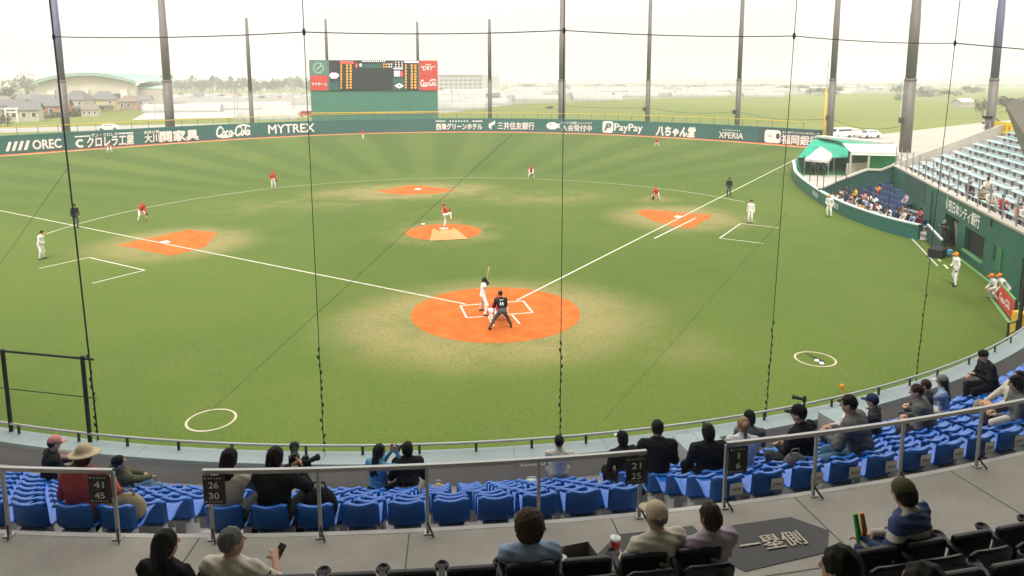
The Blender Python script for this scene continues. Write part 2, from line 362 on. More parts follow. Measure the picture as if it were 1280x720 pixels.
def figure(nm, pose, top, bottom, shoes, sleeve=None, skin=None, long=True, vox=.022, bulk=0., wr=0., extra=None, hair=None, hat=None, gloves=None, female=False, print_=None):
    """returns (body mesh, [(part name, mesh)]) in the figure's own axes: it faces +Y, feet on z = 0"""
    P = dict(POSE[pose]) if isinstance(pose, str) else dict(POSE[pose[0]], **pose[1])
    skin = skin or SKIN(); dark = M('dark_eye', (.02, .015, .012), .4, 0); s = SDF()
    mats = [skin, top, bottom, shoes, sleeve or top, dark, print_ or top, gloves or skin]
    Rt = rotz(math.radians(P.get('twist', 0)))@roty(math.radians(P.get('side', 0)))@rotx(-math.radians(P.get('lean', 0)))
    pe = np.array(P['pel'], float); up = Rt[:, 2]; sw = .175 if female else .195; b = bulk
    ch = pe+up*.34; nk = pe+up*.53
    hy, hp = P.get('head', (0, 0)); Rh = Rt@rotz(math.radians(hy))@rotx(-math.radians(hp)); hd = nk+Rh@np.array([0, .025, .155])
    F = (lambda v: hd+Rh@np.array(v, float))
    # trunk
    s.ell(pe+Rt@np.array([0, 0, .02]), (.165+b*.6, .125+b*.5, .13), Rt, 2, .05)
    s.ell(pe+Rt@np.array([0, -.005, .17]), (.145+b, .105+b, .16), Rt, 1, .06)
    s.ell(ch+Rt@np.array([0, 0, .02]), (.165+b, .112+b, .19), Rt, 1, .06)
    if female: s.ell(ch+Rt@np.array([0, .07, .0]), (.13, .07, .07), Rt, 1, .05)
    sh = [pe+Rt@np.array([sx*sw, 0, .455]) for sx in (-1, 1)]
    s.cap(sh[0], sh[1], .068+b*.5, m=1, k=.06)
    s.cap(nk-up*.05, nk+up*.0, .085+b*.3, .07, m=1, k=.05)
    s.cap(nk, hd-Rh[:, 2]*.03, .056, .052, m=0, k=.02)
    # head and face
    s.ell(hd, (.076, .094, .113), Rh, 0, .02); s.ell(F((0, .025, -.062)), (.056, .062, .058), Rh, 0, .03)
    s.cap(F((0, .09, .005)), F((0, .108, -.025)), .010, .015, 0, .012)
    for sx in (-1, 1):
        s.ell(F((sx*.079, -.005, -.012)), (.012, .02, .032), Rh, 0, .008)
        s.ell(F((sx*.031, .086, .012)), (.014, .01, .008), Rh, 5, .003)
        s.cap(F((sx*.018, .092, .032)), F((sx*.046, .08, .03)), .006, m=5, k=.003)
    s.cap(F((-.02, .083, -.06)), F((.02, .083, -.06)), .006, m=5, k=.003)
    # legs
    for i, sx in enumerate((-1, 1)):
        hip = pe+Rt@np.array([sx*.088, 0, -.02]); ft = np.array(P['feet'][i], float)
        toe = unit(rotz(math.radians(P.get('toe', [-sx*12, -sx*12])[i] if 'toe' in P else -sx*12))@np.array([0, 1., 0])); tz = P.get('toez', [0, 0])[i]
        an = ft+np.array([0, 0, .085])
        kn, an = ik(hip, an, .43, .415, P.get('kpole', [(-.25, 1, .15), (.25, 1, .15)])[i])
        s.cap(hip, kn, .088+b*.3, .062+b*.2, 2, .05); s.cap(kn, an+np.array([0, 0, .02]), .060+b*.25, .045+b*.25, 2, .03)
        s.ell(kn+(an-kn)*.28-toe*.022, (.05+b*.2, .055+b*.2, .10), None, 2, .03)
        s.cap(an, an+np.array([0, 0, -.03]), .042, .044, 3, .02)
        s.cap(an+np.array([0, 0, -.045])-toe*.035, an+np.array([0, 0, -.052+tz])+toe*.14, .042, .036, 3, .02)
        if extra == 'socks': s.cap(kn+(an-kn)*.45, an, .053, .043, 4 if sleeve else 3, .01)
    # arms and hands
    for i, sx in enumerate((-1, 1)):
        t = P['hands'][i]
        el, wr_ = ik(sh[i], t, .285, .255, P.get('epole', [(-.8, -.7, -.5), (.8, -.7, -.5)])[i])
        s.cap(sh[i], el, .056+b*.5, .045+b*.4, 4, .04); fm = 4 if long else 0
        s.cap(el, wr_, .043+(b*.4 if long else 0), .031+(b*.3 if long else 0), fm, .02)
        d = unit(wr_-el); n = P.get('palm', [None, None])[i]; n = unit(n) if n is not None else unit(np.cross(d, (0, 0, 1.)) * -sx if abs(d[2]) > .6 else (0, 0, -1.))
        n = unit(n-d*(n@d)); sd = np.cross(d, n)*sx; g = 7 if gloves else 0; cu = P.get('curl', .7)
        if vox > .013:
            kd = wr_+d*.075
            s.cap(wr_, kd, .03, .034, g, .015); s.cap(kd, kd+unit(d+n*cu)*.06, .032, .022, g, .012); s.cap(wr_+d*.03, wr_+d*.07+sd*.045+n*.015, .016, .012, g, .008)
        else:
            for o in (-.026, 0, .026): s.cap(wr_+d*.005+sd*o*.6, wr_+d*.085+sd*o, .019, .017, g, .012)
            for j, (o, L) in enumerate(((.033, .066), (.011, .076), (-.011, .071), (-.032, .056))):
                k0 = wr_+d*.088+sd*o; a1 = unit(d+n*cu*(.55+.08*j)); k1 = k0+a1*L*.52; a2 = unit(d+n*cu*(1.7+.1*j)); k2 = k1+a2*L*.55
                s.cap(k0, k1, .0105, .0098, g, .004); s.cap(k1, k2, .0096, .0085, g, .004)
            t0 = wr_+d*.025+sd*.03; t1 = t0+unit(d*.6+sd*.75+n*.3)*.045; s.cap(t0, t1, .015, .0115, g, .008); s.cap(t1, t1+unit(d*.9+n*.6+sd*.1)*.035, .0112, .009, g, .004)
    if print_:                                             # lettering blocks across the back
        for k in range(5): q = pe+Rt@np.array([-.075+.0375*k, -.128-b, .40+.012*math.sin(k*2.)]); s.cap(q, q+up*.035, .012, m=6, k=.004)
        if P.get('num', True):
            for k in (-.045, .045): q = pe+Rt@np.array([k, -.126-b, .22]); s.cap(q, q+up*.09, .022, m=6, k=.004)
    body = s.mesh(nm, mats, vox, wr)
    parts = []; hv = max(min(vox, .013), .008)
    def h_(name, sdf, ms, v=hv, **kw): parts.append((name, sdf.mesh(name, ms, v, **kw)))
    if hair:
        style, hm = hair; q = SDF()
        q.ell(F((0, -.012, .022)), (.088, .102, .110), Rh, 0, .02)
        if style in ('bob', 'long', 'perm'): q.ell(F((0, -.035, -.025)), (.092 if style != 'perm' else .115, .085, .105), Rh, 0, .03)
        if style == 'perm': q.ell(F((0, -.03, .03)), (.132, .13, .135), Rh, 0, .03); q.ell(F((0, -.05, -.06)), (.105, .08, .07), Rh, 0, .03)
        if style == 'long':
            for j in range(9):
                u = -1+j/4; q.cap(F((u*.062, -.055-.02*(1-u*u), -.03)), hd+Rh@np.array([0, -.04, -.1])+Rt@np.array([u*.085, -.075-.02*(1-u*u), -.24-.03*((j*7) % 3)]), .032, .016, 0, .018)
        if style == 'tail': q.ell(F((0, -.1, .05)), (.035, .04, .04), Rh, 0, .02); q.cap(F((0, -.125, .04)), F((0, -.13, -.16)), .032, .014, 0, .02)
        q.ell(F((0, .085, -.03)), (.062, .075, .085), Rh, 0, .01, True)               # the open face
        for sx in (-1, 1):
            if style in ('short', 'tail'): q.ell(F((sx*.085, .015, -.055)), (.03, .055, .055), Rh, 0, .01, True)
        if style == 'short': q.ell(F((0, -.02, -.16)), (.12, .14, .085), Rh, 0, .01, True)
        h_('hair', q, [hm], hw=.0028 if style != 'perm' else .0032, curly=style == 'perm')
    if hat:
        kind, hm, hm2 = hat; q = SDF()
        q.ell(F((0, -.008, .045)), (.093, .108, .098 if kind != 'bucket' else .105), Rh, 0, .01)
        if kind == 'bucket':
            q.ell(F((0, .0, .022)), (.175, .185, .022), Rh, 1, .03); q.ell(F((0, 0, -.1)), (.082, .098, .10), Rh, 0, .01, True)
        else:
            q.box(F((0, 0, -.075)), (.14, .16, .08), Rh, 0, 0, .01, True)
            if kind == 'helmet':
                q.ell(F((0, -.01, .03)), (.105, .12, .105), Rh, 0, .01); q.cap(F((-.09, .0, .0)), F((-.085, .01, -.05)), .03, m=0, k=.02)
            if kind != 'beanie': q.ell(F((0, .115, .018)), (.075, .085, .012), Rh, 1, .012)
            q.ell(F((0, -.01, .142)), (.01, .01, .008), Rh, 1, .004)
        q.ell(hd-Rh[:, 2]*.02, (.077, .093, .10), Rh, 0, .01, True)
        h_({'bucket': 'hat', 'cap': 'cap', 'helmet': 'helmet', 'beanie': 'knit_cap'}[kind], q, [hm, hm2 or hm])
    return body, parts
NPEOPLE = 0
def person(label, loc, rz, pose, top, bottom, shoes, group=None, scale=1., **k):
    """a figure standing at loc and facing the heading rz (0 faces +Y)"""
    body, parts = figure('person', pose, top, bottom, shoes, **k)
    o = link('person', body, None, loc, rz, label, 'person', group); o.scale = (scale,)*3
    for nm, me in parts: link(nm, me, o)
    return o
# ------------------------------------------------------------------ ground, field
def field_material():
    m, t, b = newmat('turf'); P = nd(t, 'ShaderNodeNewGeometry').outputs['Position']
    s = nd(t, 'ShaderNodeSeparateXYZ', {0: P}); x, y = s.outputs[0], s.outputs[1]
    def dist(cx, cy, sx=1., sy=1.):
        a = mth(t, 'MULTIPLY', mth(t, 'SUBTRACT', x, cx), sx); c = mth(t, 'MULTIPLY', mth(t, 'SUBTRACT', y, cy), sy)
        return mth(t, 'SQRT', mth(t, 'ADD', mth(t, 'MULTIPLY', a, a), mth(t, 'MULTIPLY', c, c)))
    def N(sc, de=5., ro=.6): return nd(t, 'ShaderNodeTexNoise', {'Vector': P, 'Scale': sc, 'Detail': de, 'Roughness': ro}).outputs['Fac']
    big, mid, fine, sp = N(.035, 4), N(.35, 6, .65), N(6., 5, .7), N(28., 2)
    col = mixc(t, rng_(t, big, .35, .65), (.066, .112, .018), (.089, .131, .0225))
    col = mixc(t, rng_(t, mid, .4, .75, 0, .5), col, (.108, .132, .030))
    # mowing: fanned out stripes beyond the infield arc
    R = dist(0, 26); ang = nd(t, 'ShaderNodeMath', {0: mth(t, 'SUBTRACT', x, 0.), 1: mth(t, 'SUBTRACT', y, 26.)}, operation='ARCTAN2').outputs[0]
    st = mth(t, 'SINE', mth(t, 'ADD', mth(t, 'MULTIPLY', ang, 40.), mth(t, 'MULTIPLY', mid, 2.6)))
    k = mth(t, 'MULTIPLY', rng_(t, st, -.55, .55), mth(t, 'MULTIPLY', rng_(t, R, 22, 30), rng_(t, y, 30, 50)))
    col = mixc(t, mth(t, 'MULTIPLY', mth(t, 'MULTIPLY', k, rng_(t, big, .25, .7, .45, .85)), .75), col, (.042, .080, .013))
    # faint straight mowing in the infield and foul ground
    st2 = mth(t, 'SINE', mth(t, 'MULTIPLY', mth(t, 'ADD', x, mth(t, 'MULTIPLY', y, .35)), 1.25))
    col = mixc(t, mth(t, 'MULTIPLY', mth(t, 'MULTIPLY', rng_(t, st2, -.4, .4), rng_(t, R, 30, 20)), .07), col, (.09, .125, .028))
    # no extra tone in the foul ground nearest the stand
    # worn turf: home, mound, bases, base path, around the arc
    tan = (.27, .225, .10)
    def wear(d, r0, r1, amt, a=.32, c=.62): return mth(t, 'MULTIPLY', mth(t, 'MULTIPLY', rng_(t, d, r1, r0), rng_(t, mid, a, c)), amt)
    ws = [wear(dist(-.3, -1.0, .9, 1.1), 4.4, 8.3, .8, .1, .58), wear(dist(0, 18.6), 2.6, 5.6, .55),
          wear(dist(-18.5, 19.3, 1, 1), 3.0, 6.8, .75, .15, .55), wear(dist(19.3, 19.6), 3.0, 7.2, .75, .15, .55), wear(dist(-1., 38.6, .6, 1), 3.0, 7.2, .8, .25, .55),
          wear(dist(11., 31.5, .5, .9), 1.0, 5.5, .45), wear(dist(-10, 33, .45, .9), 1., 5.5, .3), wear(dist(21.2, 28.0), .5, 3.2, .45, .3, .6), wear(dist(6.5, -6.5), .4, 3.5, .25)]
    w = ws[0]
    for q in ws[1:]: w = mth(t, 'MAXIMUM', w, q)
    col = mixc(t, w, col, tan)
    col = mixc(t, rng_(t, fine, .42, .75, 0, .55), col, (.034, .066, .011)); col = mixc(t, rng_(t, sp, .55, .75, 0, .4), col, (.18, .195, .06))
    t.links.new(col, b.inputs['Base Color']); b.inputs['Roughness'].default_value = .9; b.inputs['Specular IOR Level'].default_value = .12
    bp = nd(t, 'ShaderNodeBump', {'Height': mth(t, 'ADD', sp, fine), 'Strength': .5, 'Distance': .04}); t.links.new(bp.outputs[0], b.inputs['Normal'])
    return m
def dirt_material(name, c1, c2):
    m, t, b = newmat(name); P = nd(t, 'ShaderNodeNewGeometry').outputs['Position']
    def N(sc, de=5., ro=.65): return nd(t, 'ShaderNodeTexNoise', {'Vector': P, 'Scale': sc, 'Detail': de, 'Roughness': ro}).outputs['Fac']
    col = mixc(t, rng_(t, N(.9), .35, .7), c1, c2); col = mixc(t, rng_(t, N(7.), .55, .8, 0, .5), col, tuple(c*1.25 for c in c2)); col = mixc(t, rng_(t, N(30, 2), .55, .75, 0, .5), col, tuple(c*.5 for c in c1)); col = mixc(t, rng_(t, N(2.2, 7., .75), .5, .72, 0, .45), col, tuple(c*.62 for c in c1))
    t.links.new(col, b.inputs['Base Color']); b.inputs['Roughness'].default_value = .95; b.inputs['Specular IOR Level'].default_value = .1
    t.links.new(nd(t, 'ShaderNodeBump', {'Height': N(18.), 'Strength': .6, 'Distance': .03}).outputs[0], b.inputs['Normal'])
    return m
def farmland_material():
    m, t, b = newmat('farmland'); P = nd(t, 'ShaderNodeNewGeometry').outputs['Position']
    def N(sc, de=5., ro=.6): return nd(t, 'ShaderNodeTexNoise', {'Vector': P, 'Scale': sc, 'Detail': de, 'Roughness': ro}).outputs['Fac']
    vo = nd(t, 'ShaderNodeTexVoronoi', {'Vector': P, 'Scale': .012, 'Randomness': .55}, distance='CHEBYCHEV').outputs['Color']
    sv = nd(t, 'ShaderNodeSeparateColor', {0: vo}).outputs[0]
    col = mixc(t, sv, (.125, .155, .034), (.16, .18, .043)); col = mixc(t, rng_(t, N(.06), .4, .7, 0, .6), col, (.13, .165, .04)); col = mixc(t, rng_(t, N(1.2), .5, .8, 0, .4), col, (.1, .13, .035))
    t.links.new(col, b.inputs['Base Color']); b.inputs['Roughness'].default_value = .95; b.inputs['Specular IOR Level'].default_value = .1
    return m
M_TURF = field_material(); M_DIRT = dirt_material('infield_dirt', (.41, .10, .018), (.49, .14, .033)); M_TRACK = dirt_material('track_dirt', (.5, .115, .045), (.56, .15, .06))
M_PLATE = dirt_material('pale_dirt', (.50, .235, .095), (.56, .29, .13)); M_FARM = farmland_material()
M_LINE = M('chalk', (.52, .50, .42), .9, .12, 2, .2, 60); M_WHITE = M('white_paint', (.8, .8, .77), .5, .06, 2)
gr = MB(); ng = 48
gr.sheet(arc((0, 0), 9000, 0, 2*PI*(1-1/ng), ng-1), -.25); gr.build('ground', M_FARM, kind='structure')
# outfield wall line, from the wall's foot as seen
FOOT = [(0, 194), (90, 187), (180, 180.3), (285, 174.5), (400, 168.4), (530, 164.6), (645, 164.6), (760, 167.4), (875, 173.8), (1000, 182)]
_p = np.array([at(x, y)[:2] for x, y in FOOT]); _th = np.arctan2(_p[:, 0], _p[:, 1]); _rr = np.hypot(_p[:, 0], _p[:, 1])
_co = np.polyfit(_th, _rr, 4)
TH0, TH1 = math.radians(-46), math.radians(45.5)
def fence(th, off=0.):
    th_ = min(max(th, _th[0]-.06), _th[-1]+.03); r = float(np.polyval(_co, th_))+off; return np.array([r*math.sin(th), r*math.cos(th)])
_ths = np.linspace(TH0, TH1, 400); _fp = np.array([fence(a) for a in _ths]); _fs = np.concatenate([[0], np.cumsum(np.hypot(*np.diff(_fp, axis=0).T))])
_fx = np.array([scr((p[0], p[1], 1.5))[0] for p in _fp])
def fence_s(px): return float(np.interp(px, _fx, _fs))              # distance along the wall
def fence_at(s): return np.array([np.interp(s, _fs, _fp[:, 0]), np.interp(s, _fs, _fp[:, 1])])
def fence_n(s): d = fence_at(s+.5)-fence_at(s-.5); d /= np.hypot(*d); return np.array([d[1], -d[0]])    # towards the field
FH = 2.85
# field sheet: inside the wall, round to the backstop
WC, WR = np.array([-.44, 9.99]), 29.5
edge = [tuple(fence(a, .3)) for a in np.linspace(TH0, TH1, 60)]
edge += [(62, 56), (46, 42.5), (41.2, 35.8), (40, 20), (38, 16), (33, 7), (26, -4.8), (22, -11)]
edge += [tuple(WC+WR*np.array([math.cos(a), math.sin(a)])) for a in np.linspace(math.radians(-42), math.radians(-150), 40)]
edge += [(-34, 0), (-62, 46)]
g = MB(); g.sheet(edge, 0.0); g.build('field', M_TURF, kind='structure')
tr = MB(); A = [(*fence(a, .05), .004) for a in np.linspace(TH0, TH1, 120)]; B_ = [(*fence(a, -2.3), .004) for a in np.linspace(TH0, TH1, 120)]
tr.strip(A, B_); tr.build('warning_track', M_TRACK, kind='structure')
tr = MB(); A = [(*fence(a, -2.3), .008) for a in np.linspace(TH0, TH1, 120)]; B_ = [(*fence(a, -2.75), .008) for a in np.linspace(TH0, TH1, 120)]
tr.strip(A, B_); tr.build('track_edge', M('track_edge', (.55, .45, .28), .9, .2, .5), kind='structure')
def px_poly(P, z=0.): return [tuple(at(x, y, z)[:2]) for x, y in P]
def wob(P, n=10, a=.12, seed=0):
    r = random.Random(seed); out = []
    for i in range(len(P)):
        p = np.array(P[i]); q = np.array(P[(i+1) % len(P)])
        for k in range(n): out.append(tuple(p+(q-p)*k/n+np.array([r.uniform(-a, a), r.uniform(-a, a)])))
    return out
for nm, P, sd in (('third', [(146, 306), (236, 287), (271, 290.5), (257, 308.6), (212.5, 320)], 1), ('first', [(793, 265), (807, 261.5), (891, 269.5), (866, 285), (850, 285), (820, 277)], 2), ('second', [(471, 239), (514, 231.5), (571, 237), (545, 242), (498, 243.5)], 3)):
    d = MB(); d.sheet(wob(px_poly(P), 10, .1, sd), .006); d.build('base_dirt', M_DIRT, kind='structure')
rd = random.Random(4)
d = MB(); d.sheet([(4.05*math.cos(a)*(1+rd.uniform(-.008, .008))-.1, 4.05*math.sin(a)*(1+rd.uniform(-.008, .008))-.2) for a in np.linspace(0, 2*PI, 120)[:-1]], .006); d.build('home_dirt', M_DIRT, kind='structure')
# pitcher's mound: a low dome
MC = np.array([-.05, 18.5]); mo = MB(); NR, NA = 10, 48; V = [(*MC, .254)]; F = []
mz = lambda r: .254*max(0, 1-max(0, r-.5)/2.3)**1.1+.006
for i in range(1, NR+1):
    for j in range(NA): a = 2*PI*j/NA; r = 2.78*i/NR; V.append((MC[0]+r*math.cos(a), MC[1]+r*math.sin(a), mz(r)))
F += [(0, 1+j, 1+(j+1) % NA) for j in range(NA)]
for i in range(NR-1):
    for j in range(NA): a, b = 1+i*NA, 1+(i+1)*NA; F.append((a+j, b+j, b+(j+1) % NA, a+(j+1) % NA))
mo.add(V, F); mound = mo.build('mound', M_DIRT, kind='structure', smooth=True)
pl = MB(); n = 12; L = []; Rr = []
for i in range(n+1):
    y = 18.75-3.0*i/n; w = .75+.62*i/n; r1 = math.hypot(w, y-MC[1])
    L.append((MC[0]-w, y, mz(min(r1, 2.78))+.012)); Rr.append((MC[0]+w, y, mz(min(r1, 2.78))+.012))
Cn = [(MC[0], 18.75-3.0*i/n, mz(abs(18.75-3.0*i/n-MC[1]))+.012) for i in range(n+1)]
pl.strip(L, Cn); pl.strip(Cn, Rr); pl.build('plate', M_PLATE, mound, smooth=True)
pl = MB(); pl.box((MC[0], 18.44, .275), (.61, .15, .03)); pl.build('pitching_rubber', M_WHITE, mound)
# painted lines
ln = MB()
def line(a, b, w, z=.012, mb=None):
    a = np.array(a[:2], float); b = np.array(b[:2], float); d = (b-a)/np.hypot(*(b-a)); q = np.array([-d[1], d[0]])*w/2
    n = max(1, int(np.hypot(*(b-a))/4)); (mb or ln).strip([(*(a+(b-a)*i/n+q), z) for i in range(n+1)], [(*(a+(b-a)*i/n-q), z) for i in range(n+1)])
D2 = 1/math.sqrt(2)
e1 = next(r for r in np.arange(60, 130, .2) if np.hypot(*fence(PI/4)) <= r+2.8)
line((1.3, 1.3), (e1*D2, e1*D2), .11); line((-1.3, 1.3), (-70, 70), .11)
line((13.4+.65, 13.4-.65), (19.4+1.0, 19.4-.6), .13)
for sx in (-1, 1):
    bx0, bx1, y0, y1 = .37, 1.6, -.72, 1.13
    for a, b in (((bx0, y0), (bx1, y0)), ((bx1, y0), (bx1, y1)), ((bx1, y1), (bx0, y1)), ((bx0, y1), (bx0, y0))): line((sx*a[0], a[1]), (sx*b[0], b[1]), .1, .013)
    line((sx*.55, -.72), (sx*.62, -2.1), .1, .013)
AR = arc((0, 18.44), 28.96, math.radians(12.3), math.radians(167.7), 90)
ln.strip([(*p, .0125) for p in AR], [(*p, .0125) for p in arc((0, 18.44), 29.06, math.radians(12.3), math.radians(167.7), 90)])
for P in ([(48.6, 335.8), (111, 322), (181, 338), (115, 354.4)], [(974, 285), (926, 279.5), (899.5, 297.8), (954, 304.5)]):
    Q = [at(x, y) for x, y in P]
    for a, b in zip(Q[:-1], Q[1:]): line(a, b, .1)
ln.build('field_lines', M_LINE, kind='structure')
for cx, cy, lab in ((-11.44, -8.7, 'left'), (11.09, -8.85, 'right')):
    q = MB(); q.strip(arc((cx, cy), .715, 0, 2*PI, 60, .012), arc((cx, cy), .795, 0, 2*PI, 60, .012)); q.build('batting_circle', M('circle_cream', (.40, .36, .26), .9, .15, 2), kind='structure')
# bases and home plate
def base(loc, rz, lab):
    b = MB(); b.box((0, 0, .05), (.46, .46, .09)); tag(b.build('base_bag', M_WHITE, None, False, .02), lab, 'base'); o = bpy.data.objects[-1] if False else None
B1 = 19.4
for (x, y), lab in (((B1-.22, B1), 'white base bag beside the right foul line, at first base'), ((-B1+.22, B1), 'white base bag beside the left foul line, at third base'), ((.15, 39.3), 'white base bag in the dirt behind the pitcher, at second base')):
    b = MB(); b.box((0, 0, .055), (.5, .5, .09)); o = b.build('base_bag', M_WHITE, None, False, .02); o.location = (x, y, 0); o.rotation_euler.z = PI/4; tag(o, lab, 'base', 'base bags')
b = MB(); b.poly([(0, 0), (.216, .216), (.216, .432), (-.216, .432), (-.216, .216)], .008, .02); tag(b.build('home_plate', M_WHITE), 'white five sided home plate in the orange dirt circle', 'home plate')
b = MB(); b.box((0, 0, .06), (.3, .12, .12)); o = b.build('rosin_bag', M_WHITE, None, False, .03); o.location = tuple(at(529, 281, .04)); tag(o, 'small white rosin bag on the left edge of the mound', 'rosin bag')
# ------------------------------------------------------------------ outfield wall with its advertising
M_WALL = M('wall_green', (.019, .115, .104), .5, .10, .25, .05, 20, dirt=.15); M_WALLD = M('wall_slate', (.03, .07, .085), .5, .12, .4, dirt=.1)
M_STEEL = M('grey_steel', (.30, .29, .29), .5, .12, 1.5, metal=.3); M_YEL = M('yellow_rail', (.7, .45, .05), .45, .1, 1); M_DKST = M('dark_steel', (.035, .035, .036), .5, .2, 2)
M_CONC = M('concrete', (.40, .385, .36), .85, .14, 1.2, .25, 30, dirt=.25); M_CAPW = M('wall_cap', (.45, .52, .5), .6, .1, 1)
M_RED = M('sign_red', (.62, .05, .035), .5, .08, 1); M_NAVYB = M('emblem_dark', (.03, .05, .07), .5, 0)
wall = thing('outfield_wall', 'long curved green padded outfield wall lettered with white advertising', 'wall')
SL = _fs[-1]
cuts = [0]+[fence_s(x) for x in (60, 155, 250, 350, 450, 540, 625, 728, 845, 948)]+[SL-.2]
for i in range(len(cuts)-1):
    a, b = cuts[i]+.01, cuts[i+1]-.01; q = MB(); n = max(2, int((b-a)/1.5)); ss = np.linspace(a, b, n+1)
    f0 = [(*fence_at(s), 0) for s in ss]; f1 = [(*fence_at(s), FH) for s in ss]; b1 = [(*(fence_at(s)-fence_n(s)*.25), FH) for s in ss]; b0 = [(*(fence_at(s)-fence_n(s)*.25), 0) for s in ss]
    q.strip(f0, f1); q.strip(f1, b1); q.strip(b1, b0)
    q.build('wall_panel', M_WALLD if i >= len(cuts)-2 else M_WALL, wall)
q = MB(); ss = np.linspace(0, SL, 160); q.strip([(*(fence_at(s)+fence_n(s)*.03), FH-.1) for s in ss], [(*(fence_at(s)+fence_n(s)*.03), FH+.04) for s in ss]); q.strip([(*(fence_at(s)+fence_n(s)*.03), FH+.04) for s in ss], [(*(fence_at(s)-fence_n(s)*.28), FH+.04) for s in ss])
q.build('wall_coping', M('coping', (.03, .16, .14), .5, .1, 1), wall)
def wall_put(V, F, x0, x1, y0, y1, name, mat, off=.03):
    """fit flat artwork V (unit box centred on 0) between photo columns and rows, bent along the wall"""
    s0, s1 = fence_s(x0), fence_s(x1); sm = (s0+s1)/2; p = fence_at(sm)
    z = [0, 0]
    for i, yy in enumerate((y0, y1)):
        z[i] = float(np.interp(-yy, [-scr((*p, k))[1] for k in (0, FH)], [0, FH]))
    zc, h = (z[0]+z[1])/2, z[0]-z[1]
    out = []
    for v in V:
        a, b = v[:2]; s = sm+a*(s1-s0); q = fence_at(s)+fence_n(s)*(off+(v[2]*10 if len(v) > 2 else 0)); out.append((*q, zc+b*h))
    g = MB(); g.add(out, F); return g.build(name, mat, wall)
def wt(body, x0, x1, y0, y1, bold=.02, shear=0., mat=None, off=.03): V, F = textfit(body, 1, 1, bold, shear); return wall_put(V, F, x0, x1, y0, y1, 'lettering', mat or M_WHITE, off)
def wb(rects, x0, x1, y0, y1, mat=None, off=.03, nm='emblem'): V, F = blocks2d(rects); return wall_put(V, F, x0, x1, y0, y1, nm, mat or M_WHITE, off)
def wring(x0, x1, y0, y1, r0, a0, a1, mat=None, off=.03):
    A = [(.5*math.cos(math.radians(a)), .5*math.sin(math.radians(a))) for a in np.linspace(a0, a1, 24)]; V = A+[(p[0]*r0, p[1]*r0) for p in A]
    return wall_put(V, [(i, i+1, 25+i-1+0, 24+i) for i in range(23)] if False else [(i, i+1, 24+i+1, 24+i) for i in range(23)], x0, x1, y0, y1, 'emblem', mat or M_WHITE, off)
for k in range(4):                                                    # four slanted bars
    V = np.array([(-.5, -.5), (-.05, -.5), (.5, .5), (.05, .5)]); wall_put(V, [(0, 1, 2, 3)], 6+7.6*k, 15+7.6*k, 177.5-k*.6, 189-k*.6, 'emblem', M_WHITE)
wt('OREC', 40, 76.5, 174, 186, .03)
wring(94, 106, 174, 184.5, .5, 45, 315)
wt('クロレラ工業', 108, 167, 169, 183, .03, .12); wt('サン・クロレラ', 114, 147, 166, 170.5, .02, .1)
wb([(-.5, -.5, .5, .5)], 93.5, 113, 169.6, 171.2); wb([(-.5, -.5, .5, .5)], 148, 167, 165.6, 167.2)
wt('大川', 180, 199, 167, 178, .025); wt('関家具', 199.5, 248, 162.5, 176.5, .04); wt('家具は関', 180, 199, 163, 167, .02)
V, F = cola_script(1, 1); wall_put(V, F, 270, 313, 155.5, 172, 'lettering', M_WHITE)
wt('MYTREX', 335, 393, 155, 166, .015)
wt('リバーサイドホテル' if False else '西海グリーンホテル', 545, 603, 154, 162.2, .035); wb([(-.5, -.5, .5, .5)], 544.5, 557, 150.8, 152); wb([(-.5, -.5, .5, .5)], 590, 603, 150.8, 152)
wb([(-.42+.13*i, -.5, -.36+.13*i, .5) for i in range(7)], 560, 587, 150.5, 152.3)
V = np.array([(-.5, -.25), (-.1, -.5), (-.1, -.1), (.45, .1), (.5, .5), (-.1, .25), (-.5, .1)]); wall_put(V, [tuple(range(7))], 611, 619, 150.5, 162, 'emblem', M_WHITE)
wt('三井住友銀行', 622, 668, 152.5, 162, .02)
A = [(.42*math.cos(a)-.08, .42*math.sin(a)*.95) for a in np.linspace(.35, 2*PI-.35, 22)]+[(.5, -.3), (.38, 0), (.5, .35)]
wall_put(np.array(A), [tuple(range(len(A)))], 683, 701, 151.5, 163, 'emblem', M_WHITE)
wall_put(np.array([(.5*math.cos(a), .5*math.sin(a)) for a in np.linspace(0, 2*PI, 13)[:-1]]), [tuple(range(12))], 687, 689.2, 154.2, 156.2, 'emblem', M_NAVYB, .05)
wt('入会受付中', 702, 740, 156, 164, .015); wt('ホークス後援ファンクラブ', 702, 740, 152, 155.4, .012)
def rrect(n=5, r=.18):
    out = []
    for cx, cy, a in ((.5-r, .5-r, 0), (-.5+r, .5-r, 90), (-.5+r, -.5+r, 180), (.5-r, -.5+r, 270)):
        for i in range(n+1): b = math.radians(a+90*i/n); out.append((cx+r*math.cos(b), cy+r*math.sin(b)))
    return np.array(out)
V = rrect(); wall_put(V, [tuple(range(len(V)))], 753.2, 766.5, 151.5, 165.8, 'emblem', M_WHITE)
V, F = textfit('P', 1, 1, .03, .3); wall_put(V, F, 755.5, 764.5, 154, 163.5, 'emblem', M_WALL, .05)
wt('PayPay', 768, 803.5, 154.5, 167, .015)
wt('八ちゃん堂', 820, 870, 157.5, 171, .05, .2)
wt('XPERIA', 899, 929.5, 165.5, 173, .005); wb([(-.5+.1*i, -.4, -.45+.1*i, .4) for i in range(10)], 903, 926, 162.2, 163.4)
wall_put(rrect(), [tuple(range(24))], 956, 976, 162.5, 178.5, 'emblem', M_WHITE)
wall_put(np.array([(.5*math.cos(a), .5*math.sin(a)) for a in np.linspace(0, 2*PI, 17)[:-1]]), [tuple(range(16))], 970, 975, 166.5, 174, 'emblem', M_NAVYB, .05)
